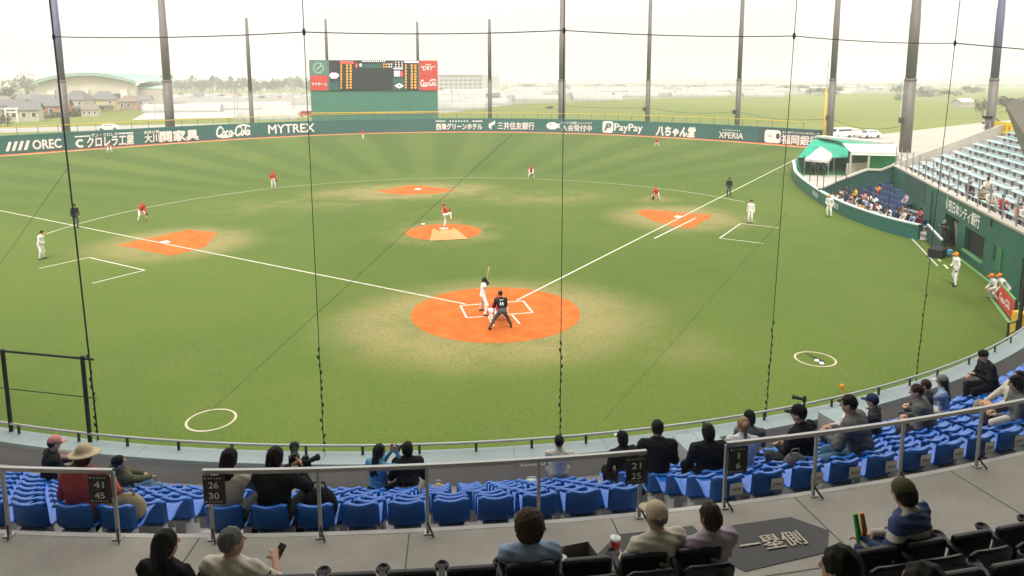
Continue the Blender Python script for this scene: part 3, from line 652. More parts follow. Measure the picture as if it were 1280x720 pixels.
wall_put(np.array([(.5*math.cos(a), .5*math.sin(a)) for a in np.linspace(0, 2*PI, 17)[:-1]]), [tuple(range(16))], 960.5, 964.5, 168, 172, 'emblem', M('emblem_grey', (.5, .5, .48), .5, 0), .05)
wt('福岡銀行', 977.5, 1024, 169, 181.5, .02); wt('ふくおかフィナンシャルグループ', 977.5, 1024, 164.5, 168, .012)
# safety fence with a yellow top rail on the bank behind the wall
sf = thing('safety_fence', 'mesh fence with yellow top rail running behind the green outfield wall', 'fence')
def sfp(s): return fence_at(s)-fence_n(s)*2.2
ss = np.linspace(.5, SL-4, 150); SFH = 3.95
q = MB(); q.tube([(*sfp(s), SFH) for s in ss], .055, 5); q.build('top_rail', M_YEL, sf)
po = MB(); po.box((0, 0, SFH/2), (.06, .06, SFH)); pm = po.mesh('post', M_DKST)
for s in np.arange(1, SL-4, 2.9): link('post', pm, sf, (*sfp(s), 0))
q = MB()
for z in np.arange(2.2, SFH-.05, .32): q.tube([(*sfp(s), z) for s in ss], .006, 3, caps=False)
for s in np.arange(1, SL-4, .5): q.tube([(*sfp(s), 2.0), (*sfp(s), SFH)], .006, 3, caps=False)
q.build('mesh', M('mesh_wire', (.25, .27, .2), .6, 0), sf, kind='stuff')
# poles of the outfield netting and the floodlight masts
M_POLE = M('pole_brown', (.14, .125, .118), .55, .12, .8, metal=.2, dirt=.2); M_POLEB = M('pole_blue', (.12, .115, .21), .5, .1, .8, metal=.2)
PX = [  # foot column, top column at row 0 (or top point), back from wall, width px, step?, label
    (84, 150, 65, 0, None, 9, M_POLEB, 'slim blue grey net pole standing left of the green outfield arena roof'),
    (213.5, 158, 202, 0, None, 10.5, M_POLE, 'thick brown floodlight mast rising behind the furniture shop lettering'),
    (315.5, 150, 308, 0, 20, 5, M_POLE, 'thin brown net pole with visible tip above the script lettering'),
    (412, 130, 405.5, 0, 22, 4, M_POLE, 'thin brown net pole behind the clock end of the scoreboard'),
    (524, 130, 520.5, 0, 25, 4, M_POLE, 'thin brown net pole behind the red end of the scoreboard'),
    (612.5, 148, 611.5, 0, 22, 5, M_POLE, 'thin brown net pole with visible tip right of the scoreboard'),
    (702, 148, 704, 0, None, 8.5, M_POLE, 'thick grey brown mast behind the centre of the right outfield wall'),
    (809, 152, 812, 0, None, 5.5, M_POLE, 'slim stepped net pole behind the white lettering at right centre'),
    (921, 158, 926.5, 0, None, 6, M_POLE, 'slim stepped net pole behind the right outfield wall'),
    (1037, 166, 1047.5, 0, None, 8, M_POLE, 'stepped brown net pole beside the orange foul pole'),
    (1133.5, 158, 1148, 0, None, 13, M_POLE, 'massive grey floodlight mast behind the bullpen forecourt'),
    (1238, 150, 1254.5, 0, None, 10, M_POLEB, 'purple blue mast standing behind the top of the side stand')]
POLES = []
for i, (fx, fy, tx, ty, tip, wpx, mat, lab) in enumerate(PX):
    if i in (10, 11): P = at(fx, fy, 0.0) if i == 10 else at(fx, 158, 0); P = atd(fx, fy, 105 if i == 10 else 98)
    elif i == 9: P = atd(fx, fy, 112)
    else: s = fence_s(fx); v = fence_at(s)-CAM[:2]; P = np.array([*(fence_at(s)+v/np.hypot(*v)*(5.5 if i not in (3, 4) else 16)), 0])
    D = depth((*P[:2], 5)); r = wpx*D/FPX/2; h = 34.
    if tip is not None: h = float(np.interp(-tip, [-scr((*P[:2], z))[1] for z in (5, 40)], [5, 40]))
    POLES.append((P[0], P[1], r))
    pt = thing('floodlight_mast' if wpx > 8.2 else 'net_pole', lab, 'mast' if wpx > 8.2 else 'pole', (P[0], P[1], -.1), 0, 'poles round the outfield')
    zs = 11.2 if i != 2 else 9; 
    q = MB(); q.lathe([(r*1.07, 0), (r*1.04, zs)], 14); q.build('lower_shaft', M_POLE, pt, True)
    q = MB(); q.lathe([(r*.93, zs-.1), (r*.9, zs+9.5), (r*.82, zs+9.6), (r*.66, h)], 14); q.build('upper_shaft', mat, pt, True)
    q = MB(); q.lathe([(r*1.08, zs-.25), (r*1.12, zs-.2), (r*1.12, zs+.05), (r*.95, zs+.12)], 14); q.build('collar', M_POLE, pt, True)
    if i in (7, 8, 9, 10):
        q = MB(); q.box((-r*1.3-.25, -.2, 5.2), (.5, .5, .8)); q.build('winch_box', M_DKST, pt)
# sagging cables strung between the masts
def sag(a, b, d, n=14): a = np.array(a, float); b = np.array(b, float); return [a+(b-a)*t-np.array([0, 0, d*4*t*(1-t)]) for t in np.linspace(0, 1, n+1)]
for i, (a, b, z0, z1, d, lab) in enumerate(((6, 7, 5.6, 5.4, .3, 'dark cable sagging between the centre mast and the next net pole'), (7, 8, 5.4, 5.2, .7, 'dark cable sagging between the two slim net poles at right'), (8, 9, 5.2, 5.0, .8, 'dark cable sagging from the slim pole to the foul pole side'), (9, 10, 5., 4.4, 1.1, 'dark cable sagging to the massive grey mast'))):
    q = MB(); q.tube(sag((*POLES[a][:2], z0), (*POLES[b][:2], z1), d), .035, 4); tag(q.build('cable', M_DKST), lab, 'cable', 'cables between the poles')
# right foul pole
P = atd(1030, 160, 108); fp = thing('foul_pole', 'orange yellow foul pole with thin mast standing at the right corner', 'foul pole', (P[0], P[1], 0))
M_ORG = M('foul_orange', (.78, .36, .03), .45, .05, 1)
hz = float(np.interp(-108, [-scr((*P[:2], z))[1] for z in (0, 30)], [0, 30])); ht = float(np.interp(-72, [-scr((*P[:2], z))[1] for z in (0, 30)], [0, 30]))
q = MB(); q.lathe([(.14, 0), (.12, hz)], 10); q.build('pole', M_ORG, fp, True); q = MB(); q.tube([(0, 0, hz), (.1, 0, ht)], .05, 6); q.build('tip', M_STEEL, fp)
for k in range(5):
    q = MB(); q.box((-.33, 0, hz*.25+k*hz*.15), (.5, .05, .06)); q.build('bracket', M_ORG, fp)
# ------------------------------------------------------------------ scoreboard
SY = float(fence_at(fence_s(467))[1])+9.
L_, R_ = aty(387.5, 100, SY), aty(547, 100, SY); sw_ = R_[0]-L_[0]
def sb(x, y): q = aty(x, y, SY); return q[0], q[2]
zt = sb(467, 75.3)[1]; zs_ = sb(467, 113)[1]; sxc = (L_[0]+R_[0])/2
score = thing('scoreboard', 'wide scoreboard with dark screen, clock and red panels on a green base', 'scoreboard', (0, 0, 0))
M_SBG = M('board_green', (.05, .19, .135), .55, .07, .4, dirt=.08)
q = MB(); q.box((sxc, SY+1.0, zs_/2), (sw_, 1.6, zs_)); q.build('base_wall', M_SBG, score)
q = MB(); q.box((sxc, SY+.9, (zs_+zt)/2), (sw_+.1, 1.8, zt-zs_)); q.build('cabinet', M('cabinet', (.12, .2, .17), .5, .05), score)
for k in range(9):
    q = MB(); q.box((sxc-sw_/2+sw_*(k+.5)/9, SY+.17, zs_/2+1.2), (sw_/9-.06, .06, zs_-2.5)); q.build('cladding_panel', M_SBG, score)
q = MB(); q.box((sxc, SY-.1, sb(467, 140.5)[1]), (sw_, .12, .22)); q.build('rail', M_YEL, score)
def panel(nm, x0, y0, x1, y1, mat, off, th=.08):
    a, z0 = sb(x0, y0); b, z1 = sb(x1, y1); q = MB(); q.box(((a+b)/2, SY-off, (z0+z1)/2), (b-a, th, z0-z1)); return q.build(nm, mat, score)
M_SCR = M('screen_dark', (.012, .02, .028), .35, .05); M_SCRG = M('screen_green', (.008, .045, .035), .35, .05)
panel('clock_panel', 388, 75.6, 410, 94, M('clock_green', (.09, .22, .17), .5, .05), .05)
panel('sponsor_panel', 388, 94.5, 410, 112.8, M_RED, .05); panel('sponsor_panel', 524, 75.6, 547, 94.2, M_RED, .05); panel('sponsor_panel', 524, 94.6, 547, 112.8, M_RED, .05)
panel('screen', 411, 75.6, 523, 112.8, M_SCR, .05)
def sput(V, F, x0, x1, y0, y1, nm, mat, off=.12):
    a, z0 = sb(x0, y0); b, z1 = sb(x1, y1); g = MB(); put2d(g, (V*[b-a, z0-z1, 8] if V.shape[1] == 3 else V*[b-a, z0-z1]), F, ((a+b)/2, SY-off, (z0+z1)/2), (1, 0, 0), (0, 0, 1)); return g.build(nm, mat, score)
for k in range(12):
    a = PI/6*k; q = [(.5*math.cos(a)-.03, .5*math.sin(a)-.03, .5*math.cos(a)+.03, .5*math.sin(a)+.03)]; V, F = blocks2d([(-.5, -.5, .5, .5)])
    cx, cy = 398+6*math.cos(a), 85-6*math.sin(a); sput(V, F, cx-.7, cx+.7, cy-.7, cy+.7, 'clock_mark', M_WHITE)
for (dx, dy, w) in ((3.6, -3.4, .16), (-2.2, 2.0, .2)):
    V, F = ribbon([(0, 0), (dx, -dy)], .9); g = MB(); k_ = sb(399, 85)[0]-sb(398, 85)[0]; put2d(g, V*k_, F, (sb(398, 85)[0], SY-.15, sb(398, 85)[1]), (1, 0, 0), (0, 0, 1)); g.build('clock_hand', M_WHITE, score)
V, F = textfit('タマホーム', 1, 1, .04); sput(V, F, 389.5, 409, 103, 107, 'lettering', M_WHITE)
V, F = textfit('“DRY”', 1, 1, .02, .2); sput(V, F, 526, 544, 82.5, 88, 'lettering', M_WHITE)
V, F = blocks2d([(-.5+.25*i, -.5, -.32+.25*i, .5) for i in range(4)]); sput(V, F, 532, 539, 80.2, 81.6, 'lettering', M_WHITE)
V, F = cola_script(1, 1); sput(V, F, 525.5, 545.5, 98.5, 108.5, 'lettering', M_WHITE)
LED_O = EM('led_amber', (1, .42, .03), 1.05); LED_R = EM('led_red', (1, .07, .05), .8); LED_W = EM('led_white', (1, .92, .85), .8); LED_G = EM('led_green', (.02, .5, .1), .5); LED_D = EM('led_dim', (.015, .12, .09), .35); LED_P = EM('led_pink', (1, .75, .75), .75)
rg = random.Random(3)
def led(rects, x0, x1, y0, y1, mat, nm='readout', off=.13): V, F = blocks2d(rects); sput(V, F, x0, x1, y0, y1, nm, mat, off)
full = [(-.5, -.5, .5, .5)]
led(full, 425, 442, 76.4, 79.5, LED_R); led(full, 505.5, 523, 76.2, 78.6, LED_P)
for k in range(9):
    y = 81.8+k*3.45
    for x, ncol, w in ((425.4, 1, 2.4), (432.3, 2, 3.2), (506, 1, 2.4), (513.2, 2, 3.2)):
        for c in range(ncol): led(glyph(rg, .95, .95), x+c*4.4, x+c*4.4+w, y-1.25, y+1.25, LED_O, 'name_readout')
for k in range(12): led(full, 453+k*2.45, 454.2+k*2.45, 75.9, 77.3, LED_W)
for r_ in range(2):
    led(full, 444.5+r_*5, 446.8+r_*5, 79.5, 84.5-r_*1.5, LED_R if not r_ else LED_W)
    for k in range(4): led(glyph(rg, .9, .9), 478.6+k*3.2, 481+k*3.2, 79+r_*3.2, 81.3+r_*3.2, LED_O if k < 2 else LED_W)
led(full, 448, 478, 80, 84.6, LED_D, 'line_score', .11)
for k in range(3):
    for r_ in range(3): led(glyph(rg, .9, .9), 493.4+k*4, 495.8+k*4, 77+r_*2.6, 79+r_*2.6, LED_P)
led(full, 492, 503.5, 84.8, 86.4, LED_W); led(full, 492.5, 500, 88.5, 95.5, LED_P); led(full, 500.8, 503.4, 89, 95.5, LED_R)
V = np.array([(-.5, 0), (0, -.5), (.5, 0), (0, .5), (-.2, 0), (0, -.2), (.2, 0), (0, .2)]); sput(V, [(0, 1, 5, 4), (1, 2, 6, 5), (2, 3, 7, 6), (3, 0, 4, 7)], 493, 505, 104, 110.5, 'base_diamond', LED_P)
led([(-.5, -.25, .5, .3), (-.35, -.5, .3, .5)], 412, 423.5, 91, 98, LED_P, 'team_emblem'); led(full, 411.5, 423.5, 102.5, 112.6, LED_D, 'screen_area'); led(full, 414, 422, 108, 112.3, LED_G, 'screen_area', .12)
led(full, 491, 505, 97.5, 112.5, LED_D, 'screen_area', .11)
for x in (389, 545):
    a, z = sb(x, 81); q = MB(); q.box((a+(.35 if x > 500 else -.35), SY, z), (.35, .3, .35)); q.build('lamp_bracket', M_STEEL, score)
# ------------------------------------------------------------------ the country behind
def gpt(x, y, z=-.25): return at(x, y, z)
M_ASPH = M('asphalt', (.17, .165, .16), .9, .15, .3, dirt=.2); M_FILM = M('white_film', (.34, .335, .315), .5, .2, .1, dirt=.3); M_PALEG = M('pale_gravel', (.22, .21, .185), .95, .25, .08, dirt=.3)
def patch(nm, P, mat, z): q = MB(); q.sheet([tuple(gpt(x, y, z)[:2]) for x, y in P], z); return q.build(nm, mat, kind='structure')
patch('car_park', [(130, 137), (400, 137), (560, 141), (640, 131), (640, 118), (400, 116), (200, 117), (110, 128)], M_PALEG, -.22)
patch('side_road', [(0, 166), (390, 156), (390, 152), (0, 160)], M('road_pale', (.3, .285, .26), .95, .15, .2), -.22)
patch('far_fields', [(640, 131), (800, 124), (1000, 118), (1160, 116), (1160, 108), (640, 108)], M('dry_field', (.17, .17, .12), .9, .3, .02, dirt=.4), -.2)
patch('film_field', [(165, 150), (330, 146), (385, 147), (385, 133), (200, 131)], M_FILM, -.21)
# long plastic greenhouses
def greenhouse(px, py, wpx, dirx, dep, h, lab):
    P = gpt(px, py); D = depth(P); w = wpx*D/FPX
    g = thing('greenhouse', lab, 'greenhouse', (P[0], P[1], -.25), dirx, 'plastic greenhouses in the far fields')
    n = 8; q = MB(); a = [(-w/2, dep/2*math.cos(t), .6+h*math.sin(t)) for t in np.linspace(PI, 0, n)]; b = [(w/2, p[1], p[2]) for p in a]
    q.strip(a, b); q.strip([(p[0], p[1], 0) for p in (a[0],)]+[a[0]], [(w/2, a[0][1], 0), b[0]]); q.build('film_cover', M_FILM, g, True)
    q = MB(); q.add([(-w/2, -dep/2, 0)]+a+[(-w/2, dep/2, 0)], [tuple(range(n+2))]); q.add([(w/2, -dep/2, 0)]+b+[(w/2, dep/2, 0)], [tuple(range(n+2))]); q.box((0, -dep/2, .3), (w, .05, .6)); q.build('end_wall', M_FILM, g)
    q = MB()
    for k in range(int(w/6)+1): q.tube([(-w/2+6*k, p[1]*1.005, p[2]*1.01) for p in a], .06, 4)
    q.build('hoop', M('hoop', (.3, .3, .3), .6, 0), g)
r5 = random.Random(11)
GH = [(x, y) for y in (112, 114.5, 117.5, 121, 125.5) for x in range(590, 1090, 72)]
for i, (x, y) in enumerate(GH):
    if y > 131-(x-600)*.028: continue
    greenhouse(x+r5.uniform(-15, 15), y+r5.uniform(-.4, .4), r5.uniform(50, 80), r5.uniform(-.06, .03), 7, 2.6, '%s white plastic greenhouse from the left in the %s row beyond the right field' % (nth(1+(x-590)//72), {112: 'farthest', 114.5: 'fourth', 117.5: 'third', 121: 'second', 125.5: 'nearest'}[y]))
for x, y, w, l in ((230, 140, 90, 'long white greenhouse just right of the thick left mast'), (300, 137, 120, 'widest white greenhouse before the car park'), (360, 143, 60, 'short white greenhouse left of the scoreboard base'), (335, 150, 70, 'nearest white greenhouse behind the script lettering'), (575, 137, 60, 'nearest white greenhouse right of the scoreboard'), (590, 131, 90, 'long white greenhouse below the office block'), (560, 126, 80, 'farther white greenhouse touching the scoreboard end')):
    greenhouse(x, y, w, r5.uniform(-.05, .12), 7, 2.4, l)
# houses
M_TILE = M('roof_tile', (.13, .125, .13), .6, .2, 2, .3, 8); M_TILEB = M('roof_brown', (.17, .13, .115), .6, .2, 2, .3, 8); M_PLAST = M('plaster', (.5, .45, .37), .8, .12, .6, dirt=.2); M_WIN = M('far_glass', (.06, .07, .08), .15, .1)
M_BRICK = M('orange_cladding', (.46, .17, .08), .7, .15, 2); M_PLG = M('plaster_grey', (.42, .41, .39), .8, .1, .6, dirt=.2)
def house(px, py, wpx, hpx, lab, wm, rm, two=True, rz=None, dk=.8, hip=False):
    P = gpt(px, py); D = depth(P); w = .84*wpx*D/FPX; h = .92*hpx*D/FPX; d = w*dk; wh = h*.62; rz = r5.uniform(-.35, .35) if rz is None else rz
    g = thing('house', lab, 'house', (P[0], P[1]+d/2, -.25), rz, 'houses beyond the left outfield' if px < 640 else 'houses beyond the right outfield')
    q = MB(); q.box((0, 0, wh/2), (w*.9, d*.9, wh)); q.add([(-w*.45, -d*.45, wh), (-w*.45, d*.45, wh), (-w*.45, 0, h*.95), (w*.45, -d*.45, wh), (w*.45, d*.45, wh), (w*.45, 0, h*.95)], [(0, 2, 1), (3, 4, 5)] if not hip else []); q.build('wall', wm, g)
    q = MB(); e = .04*w; i = w*.28 if hip else 0; t = .25
    ev = [(-w/2, -d/2, wh-.1), (w/2, -d/2, wh-.1), (w/2, d/2, wh-.1), (-w/2, d/2, wh-.1)]; rdg = [(-w/2+i, 0, h), (w/2-i, 0, h)]
    V = ev+rdg+[(p[0], p[1], p[2]-t) for p in ev+rdg]
    q.add(V, [(0, 1, 5, 4), (2, 3, 4, 5), (6, 10, 11, 7), (8, 11, 10, 9), (0, 6, 7, 1), (2, 8, 9, 3), (1, 7, 11, 5), (0, 4, 10, 6), (1, 5, 2) if hip else (5, 11, 8, 2), (3, 0, 4) if hip else (3, 9, 10, 4)])
    q.build('roof', rm, g)
    for fl in range(2 if two else 1):
        for k in range(3):
            if r5.random() < .2: continue
            x = -w*.3+k*w*.3; z = wh*((.28, .74)[fl] if two else .55); ww, hh = w*.14, wh*(.2 if two else .4)
            q = MB(); q.box((x, -d*.45-.02, z), (ww, .12, hh)); f = q.build('window', M_WIN, g); q = MB()
            for sx in (-1, 1): q.box((x+sx*ww/2, -d*.45-.1, z), (.1, .1, hh))
            for sz in (-1, 1): q.box((x, -d*.45-.11, z+sz*hh/2), (ww+.1, .1, .1))
            q.build('frame', M_WHITE, f)
    if two: q = MB(); q.add([(-w*.46, -d*.7, wh*.46), (w*.46, -d*.7, wh*.46), (w*.46, -d*.45, wh*.56), (-w*.46, -d*.45, wh*.56)], [(0, 1, 2, 3)]); q.build('lower_eave', rm, g)
HS = [(70, 131, 22, 12, 'small grey roofed house behind the orange clad one', M_PLAST, M_TILE, False), (84, 134, 20, 13, 'narrow house with brown roof squeezed behind the net pole', M_PLG, M_TILEB, True), (110, 133, 22, 13, 'grey house just under the arena middle', M_PLAST, M_TILE, True), (3, 133, 24, 13, 'low house with pale wall under the bare tree', M_PLG, M_TILEB, False), (20, 139, 22, 12, 'small dark roofed house above the low grey roof', M_PLAST, M_TILE, False), (75, 140, 20, 11, 'small shed roof between the orange and cream houses', M_PLG, M_TILEB, False), (140, 133, 20, 11, 'small brown roofed house right of the yellowish house', M_PLAST, M_TILEB, False), (190, 130, 16, 9, 'tiny flat house at the left end of the car park', M_PLG, M_TILE, False), (166, 131, 18, 10, 'small pale house below the right end of the arena', M_PLAST, M_TILE, False), (28, 152, 42, 26, 'low grey house roof at the far left edge under the arena', M_PLAST, M_TILE, False), (62, 147, 46, 26, 'wide house with orange clad wall left of the net pole', M_BRICK, M_TILE, False),
      (52, 139, 30, 22, 'grey roofed house with pale gable in front of the arena', M_PLAST, M_TILE, True), (95, 143, 36, 32, 'two storey cream house with grey roof right of the net pole', M_PLAST, M_TILE, True),
      (128, 140, 34, 28, 'two storey yellowish house below the arena roof end', M('plaster_yellow', (.52, .42, .24), .8, .1, .6), M_TILE, True), (112, 146, 24, 16, 'small single storey house in front of the yellowish house', M_PLAST, M_TILEB, False),
      (160, 138, 28, 20, 'brown walled house with hipped roof left of the car park', M('plaster_brown', (.34, .24, .19), .8, .1, .6), M_TILEB, False), (178, 134, 24, 16, 'dark low house at the car park edge', M_PLG, M_TILE, False),
      (12, 143, 34, 20, 'grey tiled house partly cut by the left edge', M_PLG, M_TILE, True), (34, 133, 32, 16, 'long dark roofed house close to the arena wall', M_PLG, M_TILE, False), (150, 130, 26, 14, 'flat brown house right under the arena eave', M_PLAST, M_TILEB, True),
      (248, 124, 16, 10, 'small white shop with orange front behind the car park', M_PLG, M_TILE, False),
      (1162, 121, 19, 14, 'dark gabled house between trees beyond the right field', M('plaster_dark', (.16, .16, .17), .8, .1, .6), M_TILE, True), (1066, 113, 24, 7, 'long white roofed farm building beyond the right field', M_PLG, M_FILM, False), (1098, 114, 20, 7, 'pale farm shed right of the foul pole', M_PLG, M_FILM, False), (1210, 134, 26, 12, 'pinkish grey shed beside the tall right mast', M('shed_pink', (.44, .37, .35), .8, .1, .6), M('shed_roof', (.46, .4, .38), .7, .1, 1), False)]
for a in HS: house(*a[:2], a[2], a[3], a[4], a[5], a[6], a[7], hip=a[0] in (160, 95, 128))
for i in range(26):
    x, y = (i*7.9+r5.uniform(-3, 3)) % 200, r5.uniform(121, 134)
    house(x, y, r5.uniform(12, 22), r5.uniform(8, 13), '%s small hazy house of the packed rooftops below the arena' % nth(i+1), (M_PLAST, M_PLG, M('plaster_brown', (.34, .24, .19)))[i % 3], (M_TILE, M_TILEB)[i % 2], i % 3 == 0, hip=i % 4 == 0)
# the arena
P = gpt(100, 133); D = depth(P); k = D/FPX
ar = thing('arena', 'large cream sports hall with arched pale green roof beyond left field', 'sports hall', (P[0], P[1]+12, -.25), .06)
aw = 112*k; ah = 40*k; ad = 42; eh = 23*k
M_CRM = M('arena_cream', (.52, .47, .37), .8, .08, .3); M_ARF = M('arena_roof', (.28, .43, .37), .5, .08, .2)
n = 16; arcp = [(-aw/2+aw*i/n, eh+(ah-eh)*math.sin(PI*(.12+.76*i/n))**1.0) for i in range(n+1)]
q = MB(); q.add([(x, 0, z) for x, z in arcp]+[(aw/2, 0, 0), (-aw/2, 0, 0)], [tuple(range(n+3))]); q.box((0, ad/2, eh/2), (aw, ad-.4, eh)); q.build('wall', M_CRM, ar)
q = MB(); A = [(x*1.05, -2.5, z+.6) for x, z in arcp]; B_ = [(x*1.05+10, ad, z+.6) for x, z in arcp]; q.strip(A, B_); q.strip([(p[0], p[1], p[2]-1.2) for p in A], A); q.build('arched_roof', M_ARF, ar, False)
for i in range(9): q = MB(); t = i/8; q.tube([(a[0]+(b[0]-a[0])*t, a[1]+(b[1]-a[1])*t, a[2]+.12) for a, b in zip(A, B_)], .18, 4); q.build('roof_rib', M_ARF, ar)
for i, x in enumerate((-.36, -.02, .38)):
    q = MB(); q.box((aw*x, -1.2, eh*.42), (aw*.07, 2.2, eh*.9)); q.build('pilaster', M('arena_white', (.62, .58, .5), .8, .06), ar)
for x in (-.2, .18, .3): q = MB(); q.box((aw*x, -.1, eh*.5), (aw*.12, .3, eh*.3)); q.build('window', M_WIN, ar)
q = MB(); q.box((aw*.62, ad*.35, eh*.44), (aw*.28, ad*.5, eh*.88)); q.build('side_wing', M('wing', (.4, .36, .3), .8, .1, .3), ar)
q = MB(); q.add([(aw*.45, 4, eh*.95), (aw*.80, 4, eh*.92), (aw*.8, ad*.65, eh*1.12), (aw*.45, ad*.65, eh*1.25)], [(0, 1, 2, 3)]); q.build('wing_roof', M_ARF, ar)
# grey school-like block right of the scoreboard
P = gpt(585, 113.5); D = depth(P); k = D/FPX
bl = thing('office_block', 'hazy grey office block with long flat roof right of the scoreboard', 'office block', (P[0], P[1], -.25), -.1)
q = MB(); q.box((0, 10, 9*k), (76*k, 20, 18*k)); q.build('wall', M_PLG, bl); q = MB(); q.box((-6*k, 10, 19*k), (60*k, 22, 2*k)); q.build('roof', M_TILE, bl); q = MB(); q.box((28*k, 8, 9.5*k), (22*k, 22, 19*k)); q.build('tower', M_PLG, bl)
for fl in range(3):
    for i in range(9): q = MB(); q.box((-33*k+i*6*k, -.1, (3+fl*5)*k), (4*k, .3, 2.4*k)); q.build('window', M_WIN, bl)
P = gpt(620, 139); D = depth(P); k = D/FPX
house(618, 128, 20, 13, 'small white farm shed with dark doors right of the scoreboard', M_PLG, M_TILE, False, 0)
# trees
def leafmat(nm, c): 
    m = M(nm, c, .7, .35, .5, spec=.2); return m
M_BARK = M('bark', (.11, .085, .065), .9, .2, 3); LEAF = [leafmat('leaf_olive', (.085, .105, .035)), leafmat('leaf_dark', (.05, .075, .03)), leafmat('leaf_pale', (.13, .135, .06)), leafmat('leaf_bare', (.16, .12, .09))]
def crown_mesh(seed, mat, n=520, flat=.8):
    r = np.random.default_rng(seed); q = MB(); cl = [np.array([r.normal(0, .42), r.normal(0, .42), r.uniform(.25, 1.)*flat]) for _ in range(11)]; rad = r.uniform(.22, .4, 11)
    for i in range(n):
        k = r.integers(11); v = r.normal(size=3); v /= np.linalg.norm(v); p = cl[k]+v*rad[k]*r.uniform(.65, 1.08); a = r.normal(size=3); a /= np.linalg.norm(a); b = np.cross(a, v); b /= np.linalg.norm(b)+1e-6; s = r.uniform(.035, .08)
        q.add([p-a*s-b*s*.6, p+a*s-b*s*.6, p+a*s+b*s*.6, p-a*s+b*s*.6], [(0, 1, 2, 3)])
    return q.mesh('crown', mat)
CROWN = {}
def tree(px, py, wpx, hpx, lab, kind, cat='tree', group=None, D=None):
    P = gpt(px, py) if D is None else atd(px, py, D); D = depth(P); h = hpx*D/FPX; w = wpx*D/FPX
    key = (kind, r5.randrange(3))
    if key not in CROWN: CROWN[key] = crown_mesh(hash(key) % 1000, LEAF[kind])
    t = thing('tree', lab, cat, (P[0], P[1], P[2]), r5.uniform(0, 6), group)
    c = link('crown', CROWN[key], t, (0, 0, h*.18)); c.scale = (w*.62, w*.62, h*.72)
    q = MB(); q.tube([(0, 0, 0), (.1*w*.2, 0, h*.3), (0, .02*w, h*.62)], [h*.035, h*.028, h*.012], 6)
    for k in range(3): a = r5.uniform(0, 6); q.tube([(0, 0, h*.3), (math.cos(a)*w*.28, math.sin(a)*w*.28, h*.62)], [h*.018, h*.006], 4)
    q.build('trunk', M_BARK, t)
for i in range(30):
    x = 186+i*7+r5.uniform(-3, 3); tree(x, 113.5+r5.uniform(0, 4), r5.uniform(13, 22), r5.uniform(15, 22), ('%s hazy tree from the left in the belt behind the car park' % nth(i+1)), i % 2, group='tree belt behind the car park')
for x, y, w, h, kd, lab in ((34, 121, 36, 34, 3, 'bare branching pale tree left of the arena roof'), (8, 128, 26, 22, 1, 'dark tree at the left edge beside the arena'), (20, 136, 22, 14, 0, 'low bushy tree between the left houses'), (146, 127, 22, 16, 2, 'light green round tree right of the arena'), (10, 158, 18, 14, 3, 'leafless shrub behind the safety fence at far left'), (186, 125, 16, 12, 0, 'small tree beside the thick mast'),
      (1040, 120, 30, 14, 1, 'broad dark tree left of the foul pole net pole'), (1022, 119, 26, 11, 1, 'low dark tree right of the cable rope'), (1002, 114, 18, 9, 1, 'small hazy tree left of the dark trees'), (1125, 119, 22, 15, 0, 'round olive tree beside the massive mast'), (1150, 121, 18, 10, 1, 'dark tree left of the gabled house'), (1185, 122, 26, 11, 1, 'dark tree right of the gabled house'), (1258, 140, 40, 22, 1, 'dark leafy tree right of the purple mast'), (1215, 118, 30, 12, 1, 'low dark trees behind the pinkish shed'), (1228, 145, 16, 26, 2, 'yellowish shrub at the foot of the purple mast'), (1127, 128, 18, 12, 2, 'pale green tree in front of the field edge'),
      (660, 110, 20, 6, 1, 'distant wooded rise left of the centre mast'), (752, 109, 20, 5, 1, 'distant wooded rise right of the centre mast'), (870, 110, 18, 4, 1, 'distant tree clump on the right horizon'), (940, 111, 24, 5, 0, 'distant tree clump left of the rope'), (985, 112, 20, 6, 0, 'distant tree clump beyond the far greenhouses'), (688, 137, 12, 5, 1, 'small dark bush at the field corner')):
    tree(x, y, w, h, lab, kd)
def palm(px, ytop, ybot, lab):
    P = gpt(px, 117.5); D = depth(P); h = (ybot-ytop)*D/FPX; t = thing('palm_tree', lab, 'palm tree', (P[0], P[1], -.25), r5.uniform(0, 6), 'palms above the tree belt')
    q = MB(); q.tube([(0, 0, 0), (.15, 0, h*.5), (0, .1, h*.86)], [h*.02, h*.014, h*.012], 6); q.build('trunk', M_BARK, t)
    q = MB()
    for k in range(46):
        a = r5.uniform(0, 6.28); e = r5.uniform(-.8, 1.2); L = h*.2*r5.uniform(.7, 1.1); d = np.array([math.cos(a)*math.cos(e), math.sin(a)*math.cos(e), math.sin(e)]); s = np.array([-math.sin(a), math.cos(a), 0])*h*.03; o = np.array([0, .1, h*.88])
        q.add([o, o+d*L*.6+s, o+d*L-np.array([0, 0, L*.25]), o+d*L*.6-s], [(0, 1, 2, 3)])
    q.build('crown', LEAF[1], t)
for x, y, pl_ in ((177.5, 92, 'leftmost tall palm right of the arena roof'), (191, 92.5, 'second palm from the left above the tree belt'), (203, 93, 'palm showing just left of the thick mast'), (215.5, 92, 'palm showing just right of the thick mast'), (242, 92.5, 'lone palm two pole widths right of the thick mast'), (266.5, 93, 'palm above the middle of the tree belt'), (290, 93.5, 'rightmost palm before the thin net pole')): palm(x, y, 116, pl_)
for i in range(12):
    tree(4+i*16+r5.uniform(-6, 6), r5.uniform(124, 138), r5.uniform(9, 15), r5.uniform(6, 10), '%s small garden tree among the rooftops below the arena' % nth(i+1), (0, 1, 2)[i % 3], group='garden trees below the arena')
